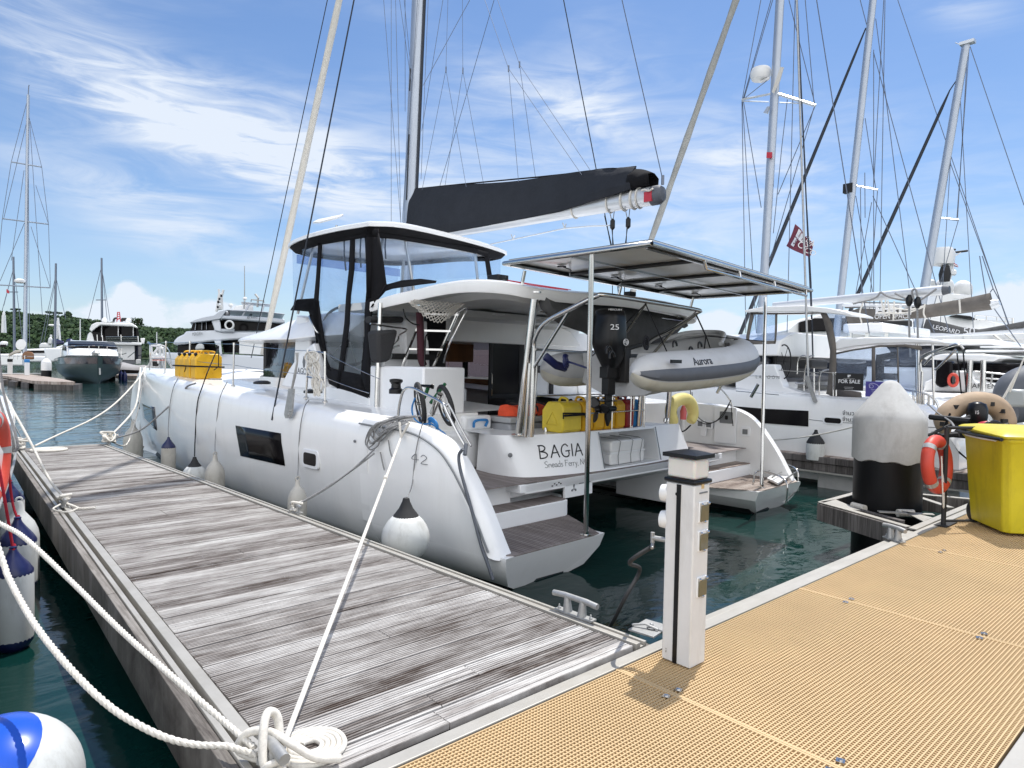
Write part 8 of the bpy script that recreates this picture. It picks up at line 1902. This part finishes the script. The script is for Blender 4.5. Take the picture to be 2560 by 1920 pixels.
# far pontoon
FD=thing('pontoon','far grey pontoon with square floats in front of the left-hand boats','pontoon',gz(20,380,0))
dz=.5
e1_,e2_,e3_,e4_=gz(-60,371.6,dz),gz(31,379.6,dz),gz(76,386.0,dz) ,gz(60,379.5,dz)
e3_=gz(75,381.5,dz)
m=MB(); 
top=[gz(-60,371.2,dz),gz(6,376.0,dz),gz(32,380.6,dz),gz(52,381.6,dz),gz(75,381.8,dz),gz(62,378.8,dz),gz(30,374.4,dz),gz(-60,369.6,dz)]
m.slab(top,.18); build(m,'deck',deckl,FD,world=True)
for k in range(9):
    u0=k/9; a=gz(-60,371.2,dz).lerp(gz(32,380.6,dz),u0+.02); b_=gz(-60,371.2,dz).lerp(gz(32,380.6,dz),u0+.085); m=MB(); bk=Vector((.5,2,0)); m.hexa([Vector((a.x,a.y,-.1)),Vector((b_.x,b_.y,-.1)),Vector((b_.x,b_.y,-.1))+bk,Vector((a.x,a.y,-.1))+bk],[Vector((a.x,a.y,.31)),Vector((b_.x,b_.y,.31)),Vector((b_.x,b_.y,.31))+bk,Vector((a.x,a.y,.31))+bk]); build(m,'float',fascx,FD,world=True)
m=MB(); a=gz(36,382,.3); m.hexa(*[[gz(34,381.2,dz)+Vector((0,0,z)),gz(73,382.2,dz)+Vector((0,0,z)),gz(73,382.2,dz)+Vector((1,3,z)),gz(34,381.2,dz)+Vector((1,3,z))] for z in (-.6,-.19)]); build(m,'float',fascx,FD,world=True)
c=gz(46.3,382.6,0); r_=4.55/F*(c-EYE).dot(fw); PF=thing('mooring_pile','distant black pile with white cone cap on the far left pontoon','pile',c)
dd=(c-EYE).dot(fw); zz=lambda py:EZ-(py-353.6)/F*dd
m=MB(); m.lathe([(r_*.96,-.5),(r_*.96,zz(369.7))],c,28,caps=False); build(m,'sleeve',pilb,PF,world=True,smooth=60)
m=MB(); m.lathe([(r_,zz(370)),(r_,zz(362.5)),(r_*.9,zz(361)),(r_*.3,zz(358.2)),(.02,zz(357.8))],c,28); build(m,'cap',white,PF,world=True,smooth=50)
for px,lab in ((10.0,'left of the two far white pedestals on the pontoon'),(27,'right of the two far pedestals, with blue top, near the white-capped pile')):
    c=gz(px,374.6 if px<20 else 375.4,dz); t=thing('power_pedestal',lab,'power pedestal',c,group='far pedestals'); m=MB(); m.bb(c+Vector((-.16,-.16,.01)),c+Vector((.16,.16,1.0))); build(m,'column',pedw if px<20 else gelw,t,world=True,bevel=.02); m=MB(); m.bb(c+Vector((-.17,-.17,1.01)),c+Vector((.17,.17,1.25))); build(m,'cap',blackp if px<20 else bluep,t,world=True,bevel=.03)
# generic hulls seen end-on : loft along an axis
def motor_hull(parent,bow,stern,beam,zs,zb,mat,name='hull',flare=.78,stripe=None):
    bow=Vector(bow);stern=Vector(stern); ax=(stern-bow); L=ax.length; ax.normalize(); sd=Vector((-ax.y,ax.x,0)); rows=[];n=14; lines=[]
    for i in range(n+1):
        u=i/n; w=beam/2*min(1,math.sin(PI/2*min(1,u*1.9+.02))**.75); zt=zb+(zs-zb)*u; c=bow+ax*L*u; ww=w*(flare if u>.05 else .5); rk=ax*(-.9*(1-min(1,u*2.2)))
        rows.append([c+rk-sd*w+Vector((0,0,zt)),c+rk*.7-sd*(w*.96)+Vector((0,0,zt*.72)),c+rk*.3-sd*(w*.88)+Vector((0,0,zt*.35)),c-sd*ww*.8*(.3+.7*min(1,u*1.5))+Vector((0,0,.02)),c+Vector((0,0,-.4)),c+sd*ww*.8*(.3+.7*min(1,u*1.5))+Vector((0,0,.02)),c+rk*.3+sd*(w*.88)+Vector((0,0,zt*.35)),c+rk*.7+sd*(w*.96)+Vector((0,0,zt*.72)),c+rk+sd*w+Vector((0,0,zt))])
    m=MB(); m.loft(rows,closed=True,caps=True); h=build(m,name,mat,parent,world=True,smooth=50)
    if stripe:
        for a,b_ in ((0,1),(8,7)):
            m=MB(); g=[[r[a].lerp(r[b_],.12),r[a].lerp(r[b_],.98)] for r in rows]; 
            for i_,gg in enumerate(g):
                for p in gg: 
                    o=(p-(bow+ax*(L*i_/n))); o.z=0
                    if o.length>1e-3: p+=o.normalized()*.03
            m.loft(g); build(m,'dark_band',stripe,h,world=True,smooth=60)
    return rows
# dark motor cruiser
MC=thing('motor_cruiser','dark-hulled motor cruiser with white coupe cabin, bow towards the viewer at far left','motor yacht',gz(85,383,0))
bowp=gz(99,383.6,0); bowp.z=0; st_=bowp+Vector((1.2,13,0))
rr9=motor_hull(MC,bowp,st_,4.6,1.75,2.1,greyh,stripe=navyh)
ax=(st_-bowp).normalized(); sd=Vector((-ax.y,ax.x,0))
def mcp(a,s,z): return bowp+ax*a+sd*s+Vector((0,0,z))
m=MB(); m.loft([[mcp(.6,-.6,2.15),mcp(.6,.6,2.15)],[mcp(3,-1.9,2.12),mcp(3,1.9,2.12)],[mcp(12,-2.1,1.9),mcp(12,2.1,1.9)]]); build(m,'foredeck',gel2,MC,world=True)
rows=[]
for a,w_,z in ((1.6,.5,2.15),(2.6,1.2,2.45),(4.0,1.75,2.62),(4.6,1.85,2.75)): rows.append([mcp(a,-w_,2.05),mcp(a,-w_*.92,z-.12),mcp(a,-w_*.6,z),mcp(a,w_*.6,z),mcp(a,w_*.92,z-.12),mcp(a,w_,2.05)])
for a,w_,z in ((6.2,1.85,3.28),(8,1.85,3.4),(11,1.8,3.25)): rows.append([mcp(a,-w_*1.05,2.0),mcp(a,-w_*.95,z-.25),mcp(a,-w_*.7,z),mcp(a,w_*.7,z),mcp(a,w_*.95,z-.25),mcp(a,w_*1.05,2.0)])
m=MB(); m.loft(rows,closed=True,caps=True); build(m,'coupe_cabin',gel,MC,world=True,smooth=60)
m=MB(); m.loft([[mcp(4.40+.05*(1-abs(s)),s*1.74,2.78) for s in (-1,-.5,0,.5,1)],[mcp(5.95,s*1.66,3.30+.04*(1-s*s)) for s in (-1,-.5,0,.5,1)]]); o=build(m,'windscreen',glassd,MC,world=True,smooth=60); md=o.modifiers.new('s','SOLIDIFY'); md.thickness=.06
for s in (-1,1): m=MB(); m.slab([mcp(5.3,s*1.80,2.5),mcp(6.2,s*1.79,2.95),mcp(9,s*1.80,2.95),mcp(9,s*1.84,2.55)],.06,dirv=sd*s); build(m,'side_window',glassd,MC,world=True)
m=MB(); P=[mcp(a,s,z) for a,s,z in ((6,-2.15,2.75),(3,-1.85,2.85),(.6,-.6,2.9),(.2,0,2.9),(.6,.6,2.9),(3,1.85,2.85),(6,2.15,2.75))]; m.tube(cat_curve(P,4),.03,5)
for p in P: m.tube([p,p-Vector((0,0,.75))],.025,5)
build(m,'bow_rail',steel,MC,world=True)
m=MB(); m.lathe([(.25,0),(.3,.2),(.1,.4)],mcp(.8,.15,2.15),10); m.tube([mcp(-.6,.0,1.2),mcp(-.7,0,.7)],.06,6); build(m,'anchor_gear',galv,MC,world=True)
for s,k in ((-1,0),(-1,1)): 
    c=mcp(5.5+2.3*k,-2.38,.9); tear_fender(c,1.0,.2,('front dark fender on the dark-hulled cruiser','rear dark fender on the dark-hulled cruiser')[k],navyr,'fenders on the dark-hulled cruiser')
# flybridge yacht (stern towards the viewer)
FY=thing('flybridge_yacht','white flybridge yacht with dark upper deck opening and two radar domes behind the cruiser','motor yacht',gz(122,378,0)); D=78
def fq(name,pts,d,th,mat,**k): return plate(name,[zF(*p) for p in pts],d,th,mat,FY,**k)
fq('roof',((-90,230),(-60,165),(10,135),(480,150),(540,190),(560,215),(480,190),(60,170),(0,210),(-60,260)),D-1,9,gel,bevel=.15)
fq('upper_cabin',((-60,250),(0,190),(60,165),(490,185),(560,215),(580,390),(-20,390)),D,8,glassd)
fq('frame_posts',((68,170),(80,170),(80,330),(68,330)),D-.3,.3,gel); fq('frame_posts',((288,180),(300,180),(300,320),(288,320)),D-.3,.3,gel); fq('frame_posts',((487,185),(497,185),(497,320),(487,320)),D-.3,.3,gel); fq('frame_beam',((60,166),(500,186),(500,196),(60,178)),D-.3,.3,gel)
fq('side_wing',((-80,260),(-110,300),(-130,390),(-20,400),(-20,300)),D+.2,6,gel,bevel=.1); fq('side_box',((585,345),(650,345),(640,425),(600,420)),D,2,white,bevel=.1)
fq('upper_deck',((-140,400),(0,385),(605,405),(605,440),(20,430),(-150,470)),D-1.2,10,gel,bevel=.1)
fq('lower_cabin',((-150,470),(20,430),(600,442),(590,680),(-150,680)),D+.5,7,pm('cabin_mid_grey',(.30,.31,.32),.5))  # plain mid-grey lower cabin
fq('dark_door',((38,430),(155,432),(160,600),(38,590)),D+.2,.3,glassd); fq('cabin_window',((525,450),(605,450),(600,640),(530,640)),D+.2,.3,glassb)
fq('white_screen',((150,435),(510,445),(510,635),(220,632),(165,600)),D-.2,.2,white,bevel=.02)
fq('transom',((-100,640),(520,640),(520,690),(-100,690)),D-.5,6,navyh); fq('bathing_platform',((150,818),(600,818),(600,835),(150,835)),D-5,5,alu); fq('fuel_barrel',((525,625),(595,625),(595,690),(525,690)),D-1,1,concr,bevel=.1)
m=MB()
def fw_(a,b_,r,d=D-1.5): m.tube([gd(*zF(*a),d),gd(*zF(*b_),d)],r,5)
for a,b_ in (((15,300),(20,385)),((85,310),(90,390)),((130,330),(550,330)),((135,355),(555,352)),((130,378),(560,378)),((330,300),(335,390)),((555,320),(560,395)),((180,545),(350,560)),((250,590),(400,545)),((420,600),(510,530))): fw_(a,b_,.05)
build(m,'deck_rails',steel,FY,world=True)
for x,y,r in ((110,108,33),(430,120,36)):
    c=gd(*zF(x,y),D); rr_=r/5.29/2.5*D/F; m=MB(); m.lathe([(rr_*.8,-rr_*.7),(rr_,-rr_*.2)]+[(rr_*math.cos(a),rr_*math.sin(a)) for a in [PI/2*k/8 for k in range(9)]],c,18); build(m,'radar_dome',white,FY,world=True,smooth=60)
m=MB()
for a,b_ in (((275,130),(285,0)),((325,130),(310,0)),((280,60),(318,60)),((283,30),(315,30)),((285,5),(312,5)),((278,90),(322,90)),((275,110),(325,70))): fw_(a,b_,.05,D)
build(m,'striped_mast',redl,FY,world=True)
m=MB()
for a,b_ in (((230,130),(240,90)),((240,90),(270,80)),((345,90),(400,90)),((340,130),(345,85)),((400,130),(400,85)),((345,110),(400,110))): fw_(a,b_,.12,D)
build(m,'aerials',blackm,FY,world=True)
# covered tender behind cruiser bow
CT2=thing('covered_tender','tender under a smooth grey cover with black hull, right of the dark cruiser bow','tender',gz(130,377,0)); D=66
m=MB(); rows=[]
cen=[(160,650,730,2.0),(230,640,750,2.6),(340,660,755,2.8),(450,690,760,2.8),(560,705,765,2.6),(640,700,770,2.0),(700,715,760,.8)]
for x,yt,yb,w_ in cen:
    a=gd(*zF(x,yt),D); b_=gd(*zF(x,yb),D); f2_=Vector((fw.x,fw.y,0)); rows.append([b_-f2_*w_*.5,b_-f2_*w_*.45+Vector((0,0,(a.z-b_.z)*.5)),a.lerp(b_,.08)-f2_*w_*.15,a,a.lerp(b_,.1)+f2_*w_*.2,b_+f2_*w_*.5])
m.loft(rows,closed=True,caps=True); build(m,'cover',pm('pale_grey_cover',(.32,.31,.31),.8,var=.1,vscale=1),CT2,world=True,smooth=60)
plate('hull',[zF(*p) for p in ((170,765),(620,770),(640,800),(560,815),(190,812))],D-.8,2.4,blackm,CT2,bevel=.2)
plate('mooring_buoy_block',[zF(*p) for p in ((150,860),(258,850),(258,905),(140,910))],D-6,2,pilb,CT2)
# white-framed work boat near the catamaran bow
WB=thing('work_boat','small open boat with white tubular frame and orange rail beyond the catamaran bow','boat',gz(160,374,0)); D=70
m=MB()
for a,b_ in (((725,440),(735,800)),((735,440),(840,445)),((760,560),(830,470)),((730,640),(850,640)),((740,735),(860,735)),((690,740),(740,640)),((846,445),(850,800)),((900,470),(905,790)),((850,470),(905,490))): m.tube([gd(*zF(*a),D),gd(*zF(*b_),D)],.16,6)
build(m,'tube_frame',white,WB,world=True,smooth=60)
plate('canopy',[zF(*p) for p in ((740,600),(770,580),(880,580),(930,600),(930,620),(735,620))],D-.3,2,white,WB,bevel=.1)
plate('hull',[zF(*p) for p in ((700,760),(960,760),(940,815),(720,815))],D-.5,3,navyh,WB,bevel=.2)
plate('orange_rail',[zF(*p) for p in ((740,632),(960,634),(960,641),(740,640))],D-.5,.15,orfab,WB,bevel=0)
plate('equipment',[zF(*p) for p in ((745,650),(840,650),(850,720),(745,720))],D,1,blackm,WB,bevel=.1); plate('white_case',[zF(*p) for p in ((805,640),(840,640),(840,685),(810,685))],D-.6,.5,white,WB,bevel=.05)
# big flybridge yacht left of the catamaran deck house
HY_=thing('motor_yacht','large pale grey and white motor yacht with dark wheelhouse windows behind the catamaran deck','motor yacht',gz(230,372,0)); D=62
def hq(name,pts,d,th,mat,**k): return plate(name,[zH(*p) for p in pts],d,th,mat,HY_,**k)
yg=pm('yacht_silver',(.50,.53,.58),.35,coat=.3); yw=pm('yacht_white',(.66,.69,.74),.3,coat=.3)
hq('hull',((60,1330),(320,1340),(1300,1370),(2200,1420),(2600,1450),(2600,1760),(300,1760),(120,1500)),D-1,8,yw,bevel=.15)
hq('upper_deck',((232,1185),(270,1110),(330,1050),(440,1000),(480,942),(560,940),(1000,925),(1140,955),(1400,960),(2300,960),(2300,1080),(1450,1095),(1000,1125),(330,1195)),D-1.2,9,yw,bevel=.15)
hq('wheelhouse_glass',((545,965),(612,790),(945,750),(1000,905),(1000,925),(560,945)),D-.3,7,glassd)
hq('window_bars',((655,790),(668,788),(655,920),(640,925)),D-.5,.3,yg); hq('window_bars',((765,775),(778,772),(775,915),(762,918)),D-.5,.3,yg); hq('window_bars',((850,765),(860,763),(862,912),(850,914)),D-.5,.3,yg)
hq('door_pillar',((945,735),(1095,710),(1125,900),(1140,960),(1000,930),(1000,890)),D-1.4,6,yw,bevel=.08)
hq('aft_opening',((1105,735),(2000,760),(2300,790),(2300,930),(1130,940)),D-.2,6,glassd)
hq('lifebuoy_panel',((1120,900),(1370,895),(1370,955),(1140,955)),D-1.5,.3,yg)
hq('hardtop',((545,780),(640,735),(780,690),(990,650),(1110,570),(1240,542),(1230,560),(1160,650),(1120,712),(945,745),(610,785)),D-1.6,8,yg,bevel=.1)
hq('hardtop_side',((1110,712),(1160,655),(1520,662),(2000,690),(2300,720),(2300,800),(1900,770),(1400,735)),D-1.6,8,yg,bevel=.1)
hq('arch_rail',((1240,542),(1900,575),(2300,620),(2300,635),(1900,592),(1230,560)),D-1.6,8,yg,bevel=.05)
for p in (((1560,560),(1640,430),(1680,432),(1530,665),(1500,665)),((1870,590),(1900,450),(1935,455),(1860,690),(1830,690))): hq('arch_leg',p,D-1.2,.6,yg)
hq('radar_platform',((1490,398),(1560,402),(2090,450),(2080,460),(1500,412)),D-1.2,3,yg,bevel=.05)
hq('bridge_seats',((1180,655),(1200,600),(1240,568),(1290,570),(1290,660)),D+1,3,white,bevel=.2); hq('bridge_seats',((1340,540),(1400,475),(1480,465),(1720,440),(1720,560),(1700,640),(1340,560)),D+2,3,white,bevel=.3)
hq('saloon_glass',((330,1200),(1000,1130),(1050,1330),(310,1345)),D,6,glassd); hq('saloon_glass',((1140,1120),(1460,1095),(1460,1340),(1180,1340)),D,6,glassd)
hq('saloon_pillar',((1000,1125),(1120,1115),(1150,1380),(1110,1380)),D-1.5,1,yw); hq('aft_wall',((1460,1110),(2300,1100),(2300,1400),(1460,1360)),D-.8,6,gelw)
hq('side_seat',((690,1170),(800,1175),(825,1280),(640,1290),(660,1230)),D-1.5,1,ceil,bevel=.15)
c=gd(*zH(595,1030),D-1.4); text('yacht_lettering','MERIDIEN',basis(c,gd(*zH(780,1012),D-1.4)-c,(0,0,1)),.42,inkg,HY_,world=True,fit=(gd(*zH(780,1012),D-1.4)-c).length)
c=gd(*zH(1600,700),D-1.8); text('yacht_lettering','grand',basis(c,(rt0.x,rt0.y,0),(0,0,1)),.3,inkb,HY_,world=True,sx=1.4)
c=gd(*zH(1280,830),D-1.8); tL=thing('lifebuoy','grey lifebuoy mounted on the large motor yacht aft of its wheelhouse','lifebuoy',c); m=MB(); m.tube([c+rt0*.36*math.cos(a)+Vector((0,0,.36*math.sin(a))) for a in [2*PI*k/28 for k in range(29)]],.085,10,caps=False); build(m,'ring',white,tL,world=True,smooth=60)
for x,y,r in ((1305,460,42),(1565,335,38)):
    c=gd(*zH(x,y),D-1.2); rr_=r/7.373/2.5*D/F; m=MB(); m.lathe([(rr_*.3,-rr_*1.6),(rr_*.35,-rr_*.8),(rr_,-rr_*.5),(rr_*.95,rr_*.2),(rr_*.5,rr_*.5)],c,16); build(m,'radar_dome',white,HY_,world=True,smooth=60)
m=MB(); m.tube([gd(*zH(1550,530),D-1),gd(*zH(1560,300),D-1),gd(*zH(1558,-260),D-1)],.05,5,rr=[.08,.05,.03]); m.tube([gd(*zH(1680,400),D-1),gd(*zH(1680,360),D-1),gd(*zH(1915,385),D-1),gd(*zH(1915,420),D-1)],.06,5); m.tube([gd(*zH(1755,260),D-1),gd(*zH(1810,330),D-1),gd(*zH(1795,500),D-1)],.1,6); build(m,'aerials',galv,HY_,world=True)
m=MB()
for a,b_ in (((1040,590),(1090,270)),((1150,540),(1135,270)),((1085,480),(1140,480)),((1070,400),(1150,400)),((1090,320),(1140,320)),((1100,300),(1085,170)),((1140,290),(1170,180)),((1050,540),(1150,520))): m.tube([gd(*zH(*a),D+25),gd(*zH(*b_),D+25)],.16,6)
LMt=thing('signal_mast','white lattice signal mast rising behind the large motor yacht','mast',gd(*zH(1090,590),D+25)); build(m,'lattice',white,LMt,world=True)
m=MB()
for p in ((1065,500),(1095,350),(1130,290),(1075,405)): m.box(gd(*zH(*p),D+24.5),(.2,.2,.3))
build(m,'lamps',blackm,LMt,world=True)
# sailing yachts: generic
def sailer(lab,pxm,ytop,yb,D,r,tilt=0,spr=(),stays=(),hull=None,mat=wire,boomc=None,grp='distant masts on the left'):
    t=thing('sailing_yacht',lab,'sailing yacht',gd(pxm,yb+14,D),group=grp)
    a,b_=gd(pxm,yb,D),gd(pxm+tilt,ytop,D); m=MB(); m.tube([a-Vector((0,0,1.2)),b_],r,8,rr=[r,r*.7]); M2=build(m,'mast',mat,t,world=True,smooth=60)
    m=MB(); 
    for y,l,rg,dy in spr: m.tube([gd(l,y-dy,D),gd(rg,y+dy,D)],r*.35,5)
    if spr: build(m,'spreaders',mat,M2,world=True)
    m=MB()
    for p,q in stays: m.tube([gd(*p,D),gd(*q,D)],.022*D/60,4)
    if stays: build(m,'stays',wire,M2,world=True)
    if hull:
        l,rg,yt,yb2,hm=hull; pts=[(l,yt),(rg,yt-.6),(rg-1.5,yb2),(l+1.5,yb2)]; plate('hull',pts,D-1.5,3,hm,t,bevel=.2)
    return t
s1_=sailer('tall-masted sailing yacht with putty coloured hull at the far left pontoon',24.6,95,352,61,.17,3.6,((164.5,11.3,41.7,2.6),(221.5,2.3,48.5,2.8),(286.2,-8,50.4,1.6)),
 [(zM(150,90),zM(60,435)),(zM(60,435),zM(12,738)),(zM(12,738),zM(-20,1088)),(zM(150,190),zM(20,735)),(zM(155,200),zM(222,463)),(zM(222,463),zM(258,768)),(zM(258,768),zM(268,1100)),(zM(158,220),zM(225,1250)),(zM(190,560),zM(256,760)),(zM(165,780),zM(265,1100)),(zM(130,760),zM(0,1070)),(zM(128,480),zM(60,960)),(zM(148,160),zM(157,1420))],mat=mast)
t=s1_
c=gd(19.8,281,60.5); m=MB(); m.lathe([(.25,-.2),(.42,-.1),(.42,.08),(.2,.2)],c,14); m.tube([c,gd(24.5,282,61)],.08,5); build(m,'radar',white,t,world=True,smooth=50)
m=MB(); m.tube([gd(28.1,96,61),gd(28.7,86,61),gd(29.2,85,61)],.04,5); build(m,'masthead_aerial',wire,t,world=True)
bw_=gz(37,376,0); motor_hull(t,gd(37,372,56)*1.0+Vector((0,0,-1.7)),gd(37,372,56)+Vector((-9,3,-1.7)),3.6,1.45,1.6,beigeh)
plate('deck_house',[z4(*p) for p in ((380,960),(385,870),(430,815),(560,830),(590,870),(590,960))],58,3,brown,t,bevel=.1)
plate('sail_bundle',[z4(*p) for p in ((130,880),(260,800),(380,800),(360,840),(240,870),(150,920))],58,.8,pm('cream_sail',(.42,.39,.34),.8),t,bevel=.1)
m=MB(); c=gd(*z4(360,700),57); m.lathe([(.1,-.1),(.42,-.08),(.46,.0),(.2,.05)],c,20,axis=(-.6,-.6,.1)); build(m,'white_dish',white,t,world=True,smooth=60)
m=MB(); 
for k in range(5): m.tube([gd(*z4(150+70*k,960),55),gd(*z4(150+70*k,890),55)],.03,4)
m.tube([gd(*z4(0,900),55),gd(*z4(590,905),55)],.02,4); build(m,'guard_rail',steel,t,world=True)
s2_=sailer('thin dark mast with small striped flag left of the tall putty yacht mast',14.6,256.8,352,85,.16,-1.2,((292,8,18,0),),[(zM(72,1000),zM(10,1230)),(zM(75,1010),zM(120,1380)),(zM(72,1000),zM(20,1200))],(-8,30,354,366,gel))
m=MB(); m.slab([gd(*zM(*p),84.5) for p in ((34,1112),(48,1120),(48,1136),(34,1130))],.05,dirv=fw); build(m,'flag',redl,s2_,world=True)
sailer('mast of the yacht with blue furled sail right of the tall putty yacht mast',54.8,263.4,342,85,.16,1.1,((312,52,58,0),),[(zM(292,1060),zM(215,1400)),(zM(300,1060),zM(350,1270)),(zM(294,1070),zM(232,1400))],(44,76,348,362,gelw))
sailer('mast rising behind the flybridge yacht with stays spread like a tent',102.2,258,340,110,.2,-.6,((300,96,106,0),),[(zM(535,1010),zM(470,1270)),(zM(548,1040),zM(585,1280)),(zM(546,1030),zM(570,1280))],(88,118,350,366,gelw))
sailer('short thin white mast between the cruiser roof and the flybridge yacht',80.2,319,343,100,.09,0,(),[],(70,90,350,362,gelw),mat=white)
sailer('short thin white mast on the hill slope right of the flybridge yacht',156.8,332,352,120,.10,0,(),[],(150,166,354,366,gelw),mat=white)
# work vessel, lighthouse-like tower, small boats at far left
V=thing('patrol_vessel','grey-white vessel with bulky funnel and lattice mast behind the cruiser','ship',gd(45,360,120)); 
plate('hull',[z4(*p) for p in ((520,780),(900,760),(1120,700),(1130,900),(560,900))],118,8,gelw,V,bevel=.3)
plate('funnel',[z4(*p) for p in ((820,700),(840,570),(905,570),(910,700))],117,5,white,V,bevel=.3); plate('bridge',[z4(*p) for p in ((670,770),(680,690),(760,660),(830,680),(900,690),(900,770))],117.5,5,white,V,bevel=.3)
plate('blue_cover',[z4(*p) for p in ((905,700),(905,610),(1000,610),(1115,650),(1115,690),(1000,705))],112,3,navyr,V,bevel=.3)
m=MB()
for a,b_ in (((975,600),(985,290)),((850,365),(1035,372)),((935,450),(1030,455)),((1000,240),(1040,690)),((880,570),(880,530)),((960,520),(962,600))): m.tube([gd(*z4(*a),116),gd(*z4(*b_),116)],.18,5)
build(m,'lattice_mast',white,V,world=True)
m=MB(); c=gd(*z4(1210,655),100); r9=62/6.9125/2.5*100/F; DBt=thing('launch','boat with round dark radar dome between the two thin masts','boat',c-Vector((0,0,3))); m.lathe([(r9,-r9*.9),(r9,0)]+[(r9*math.cos(a),r9*math.sin(a)*.9) for a in [PI/2*k/8 for k in range(1,9)]],c,18); build(m,'dark_dome',navyr,DBt,world=True,smooth=60); plate('hull',[(60,350),(78,349),(77,358),(61,358)],101,4,white,DBt,bevel=.2)
LT=thing('beacon_tower','small white beacon tower on the shore at far left','tower',gd(3.8,330,500)); m=MB(); c=gd(3.8,330,500); m.tube([c-Vector((0,0,2)),c+Vector((0,0,11))],1.4,10,rr=[1.7,1.2]); m.lathe([(.8,11),(.9,12.5),(.1,14)],c,10); build(m,'tower',white,LT,world=True,smooth=50)
for k,(pts,lab,d) in enumerate(((((-2,346),(1,341),(8,341.5),(8,346)),'small white cabin boat at the extreme far left',100),(((20,352),(26,349),(52,348),(54,356),(22,358)),'low white boat behind the tall putty yacht',95))):
    t=thing('moored_boat',lab,'boat',gd(*pts[0],d)); plate('cabin',pts,d,3,gel,t,bevel=.2); plate('hull',[(p[0]+(-3 if i in(0,3) else 3),p[1]+ (6 if i<2 else 7)) for i,p in enumerate(((pts[0][0],350),(pts[-2][0],350),(pts[-2][0],355),(pts[0][0],355)))],d-1,4,navyh if k==0 else gelw,t,bevel=.2)
    plate('window_band',[(pts[0][0]+2,pts[0][1]-1.5),(pts[-2][0]-2,pts[0][1]-1.5),(pts[-2][0]-2,pts[0][1]+1),(pts[0][0]+2,pts[0][1]+1)],d-.6,.3,glassd,t,bevel=0)
# low pier filling the gap on the right of the flybridge yacht
PR=thing('pontoon','low grey pontoon strip on the water beyond the catamaran bow','pontoon',gz(200,374,.4)); m=MB(); m.slab([gz(100,374.6,.4),gz(205,377.6,.4),gz(205,376.0,.4),gz(100,373.4,.4)],.3); build(m,'deck',deckl,PR,world=True)
# ---- give every separate piece of these parts an object of its own ----
def split_loose(o):
    me=o.data; n=len(me.vertices); par=list(range(n))
    def find(a):
        while par[a]!=a: par[a]=par[par[a]]; a=par[a]
        return a
    for e in me.edges:
        a,b=find(e.vertices[0]),find(e.vertices[1])
        if a!=b: par[a]=b
    comp={}
    for p in me.polygons: comp.setdefault(find(p.vertices[0]),[]).append(p)
    if len(comp)<2 or len(comp)>60: return
    base=o.name.split('.')[0]
    for k,ps in enumerate(comp.values()):
        idx={}; vs=[]; fs=[]
        for p in ps:
            f=[]
            for v in p.vertices:
                if v not in idx: idx[v]=len(vs); vs.append(me.vertices[v].co[:])
                f.append(idx[v])
            fs.append(f)
        m2=bpy.data.meshes.new(base); m2.from_pydata(vs,[],fs)
        for m in me.materials: m2.materials.append(m)
        m2.polygons.foreach_set('use_smooth',[p.use_smooth for p in ps]); m2.set_sharp_from_angle(angle=R(40))
        if k==0: o.data=m2
        else:
            c=o.copy(); c.data=m2; COL.objects.link(c); c.parent=o.parent
for o in list(bpy.data.objects):
    if o.type=='MESH' and o.parent and not o.children and o.name.split('.')[0] in ('window_post','halyard_exit','line_clutch','grab_handles','niche_trim','galley_units','worktop','shrouds','worn_patches','bolts','blocks','vent_grilles','locker_lids','lamps','roof_posts','deck_fill_caps','lid_hinge','worktop','headliner_light','davit_falls','lower_tube_skin','rubbing_strake','radar_scanners','instrument_panel','bulkhead_trim','step_decal','far_window_frame','lazy_jacks','reef_ties','webbing','spreaders','cockpit_seating','bag_ties','cockpit_coaming','helm_instruments','deck_hatch_vent','spreader','moulded_rib','pulpit'):
        split_loose(o)
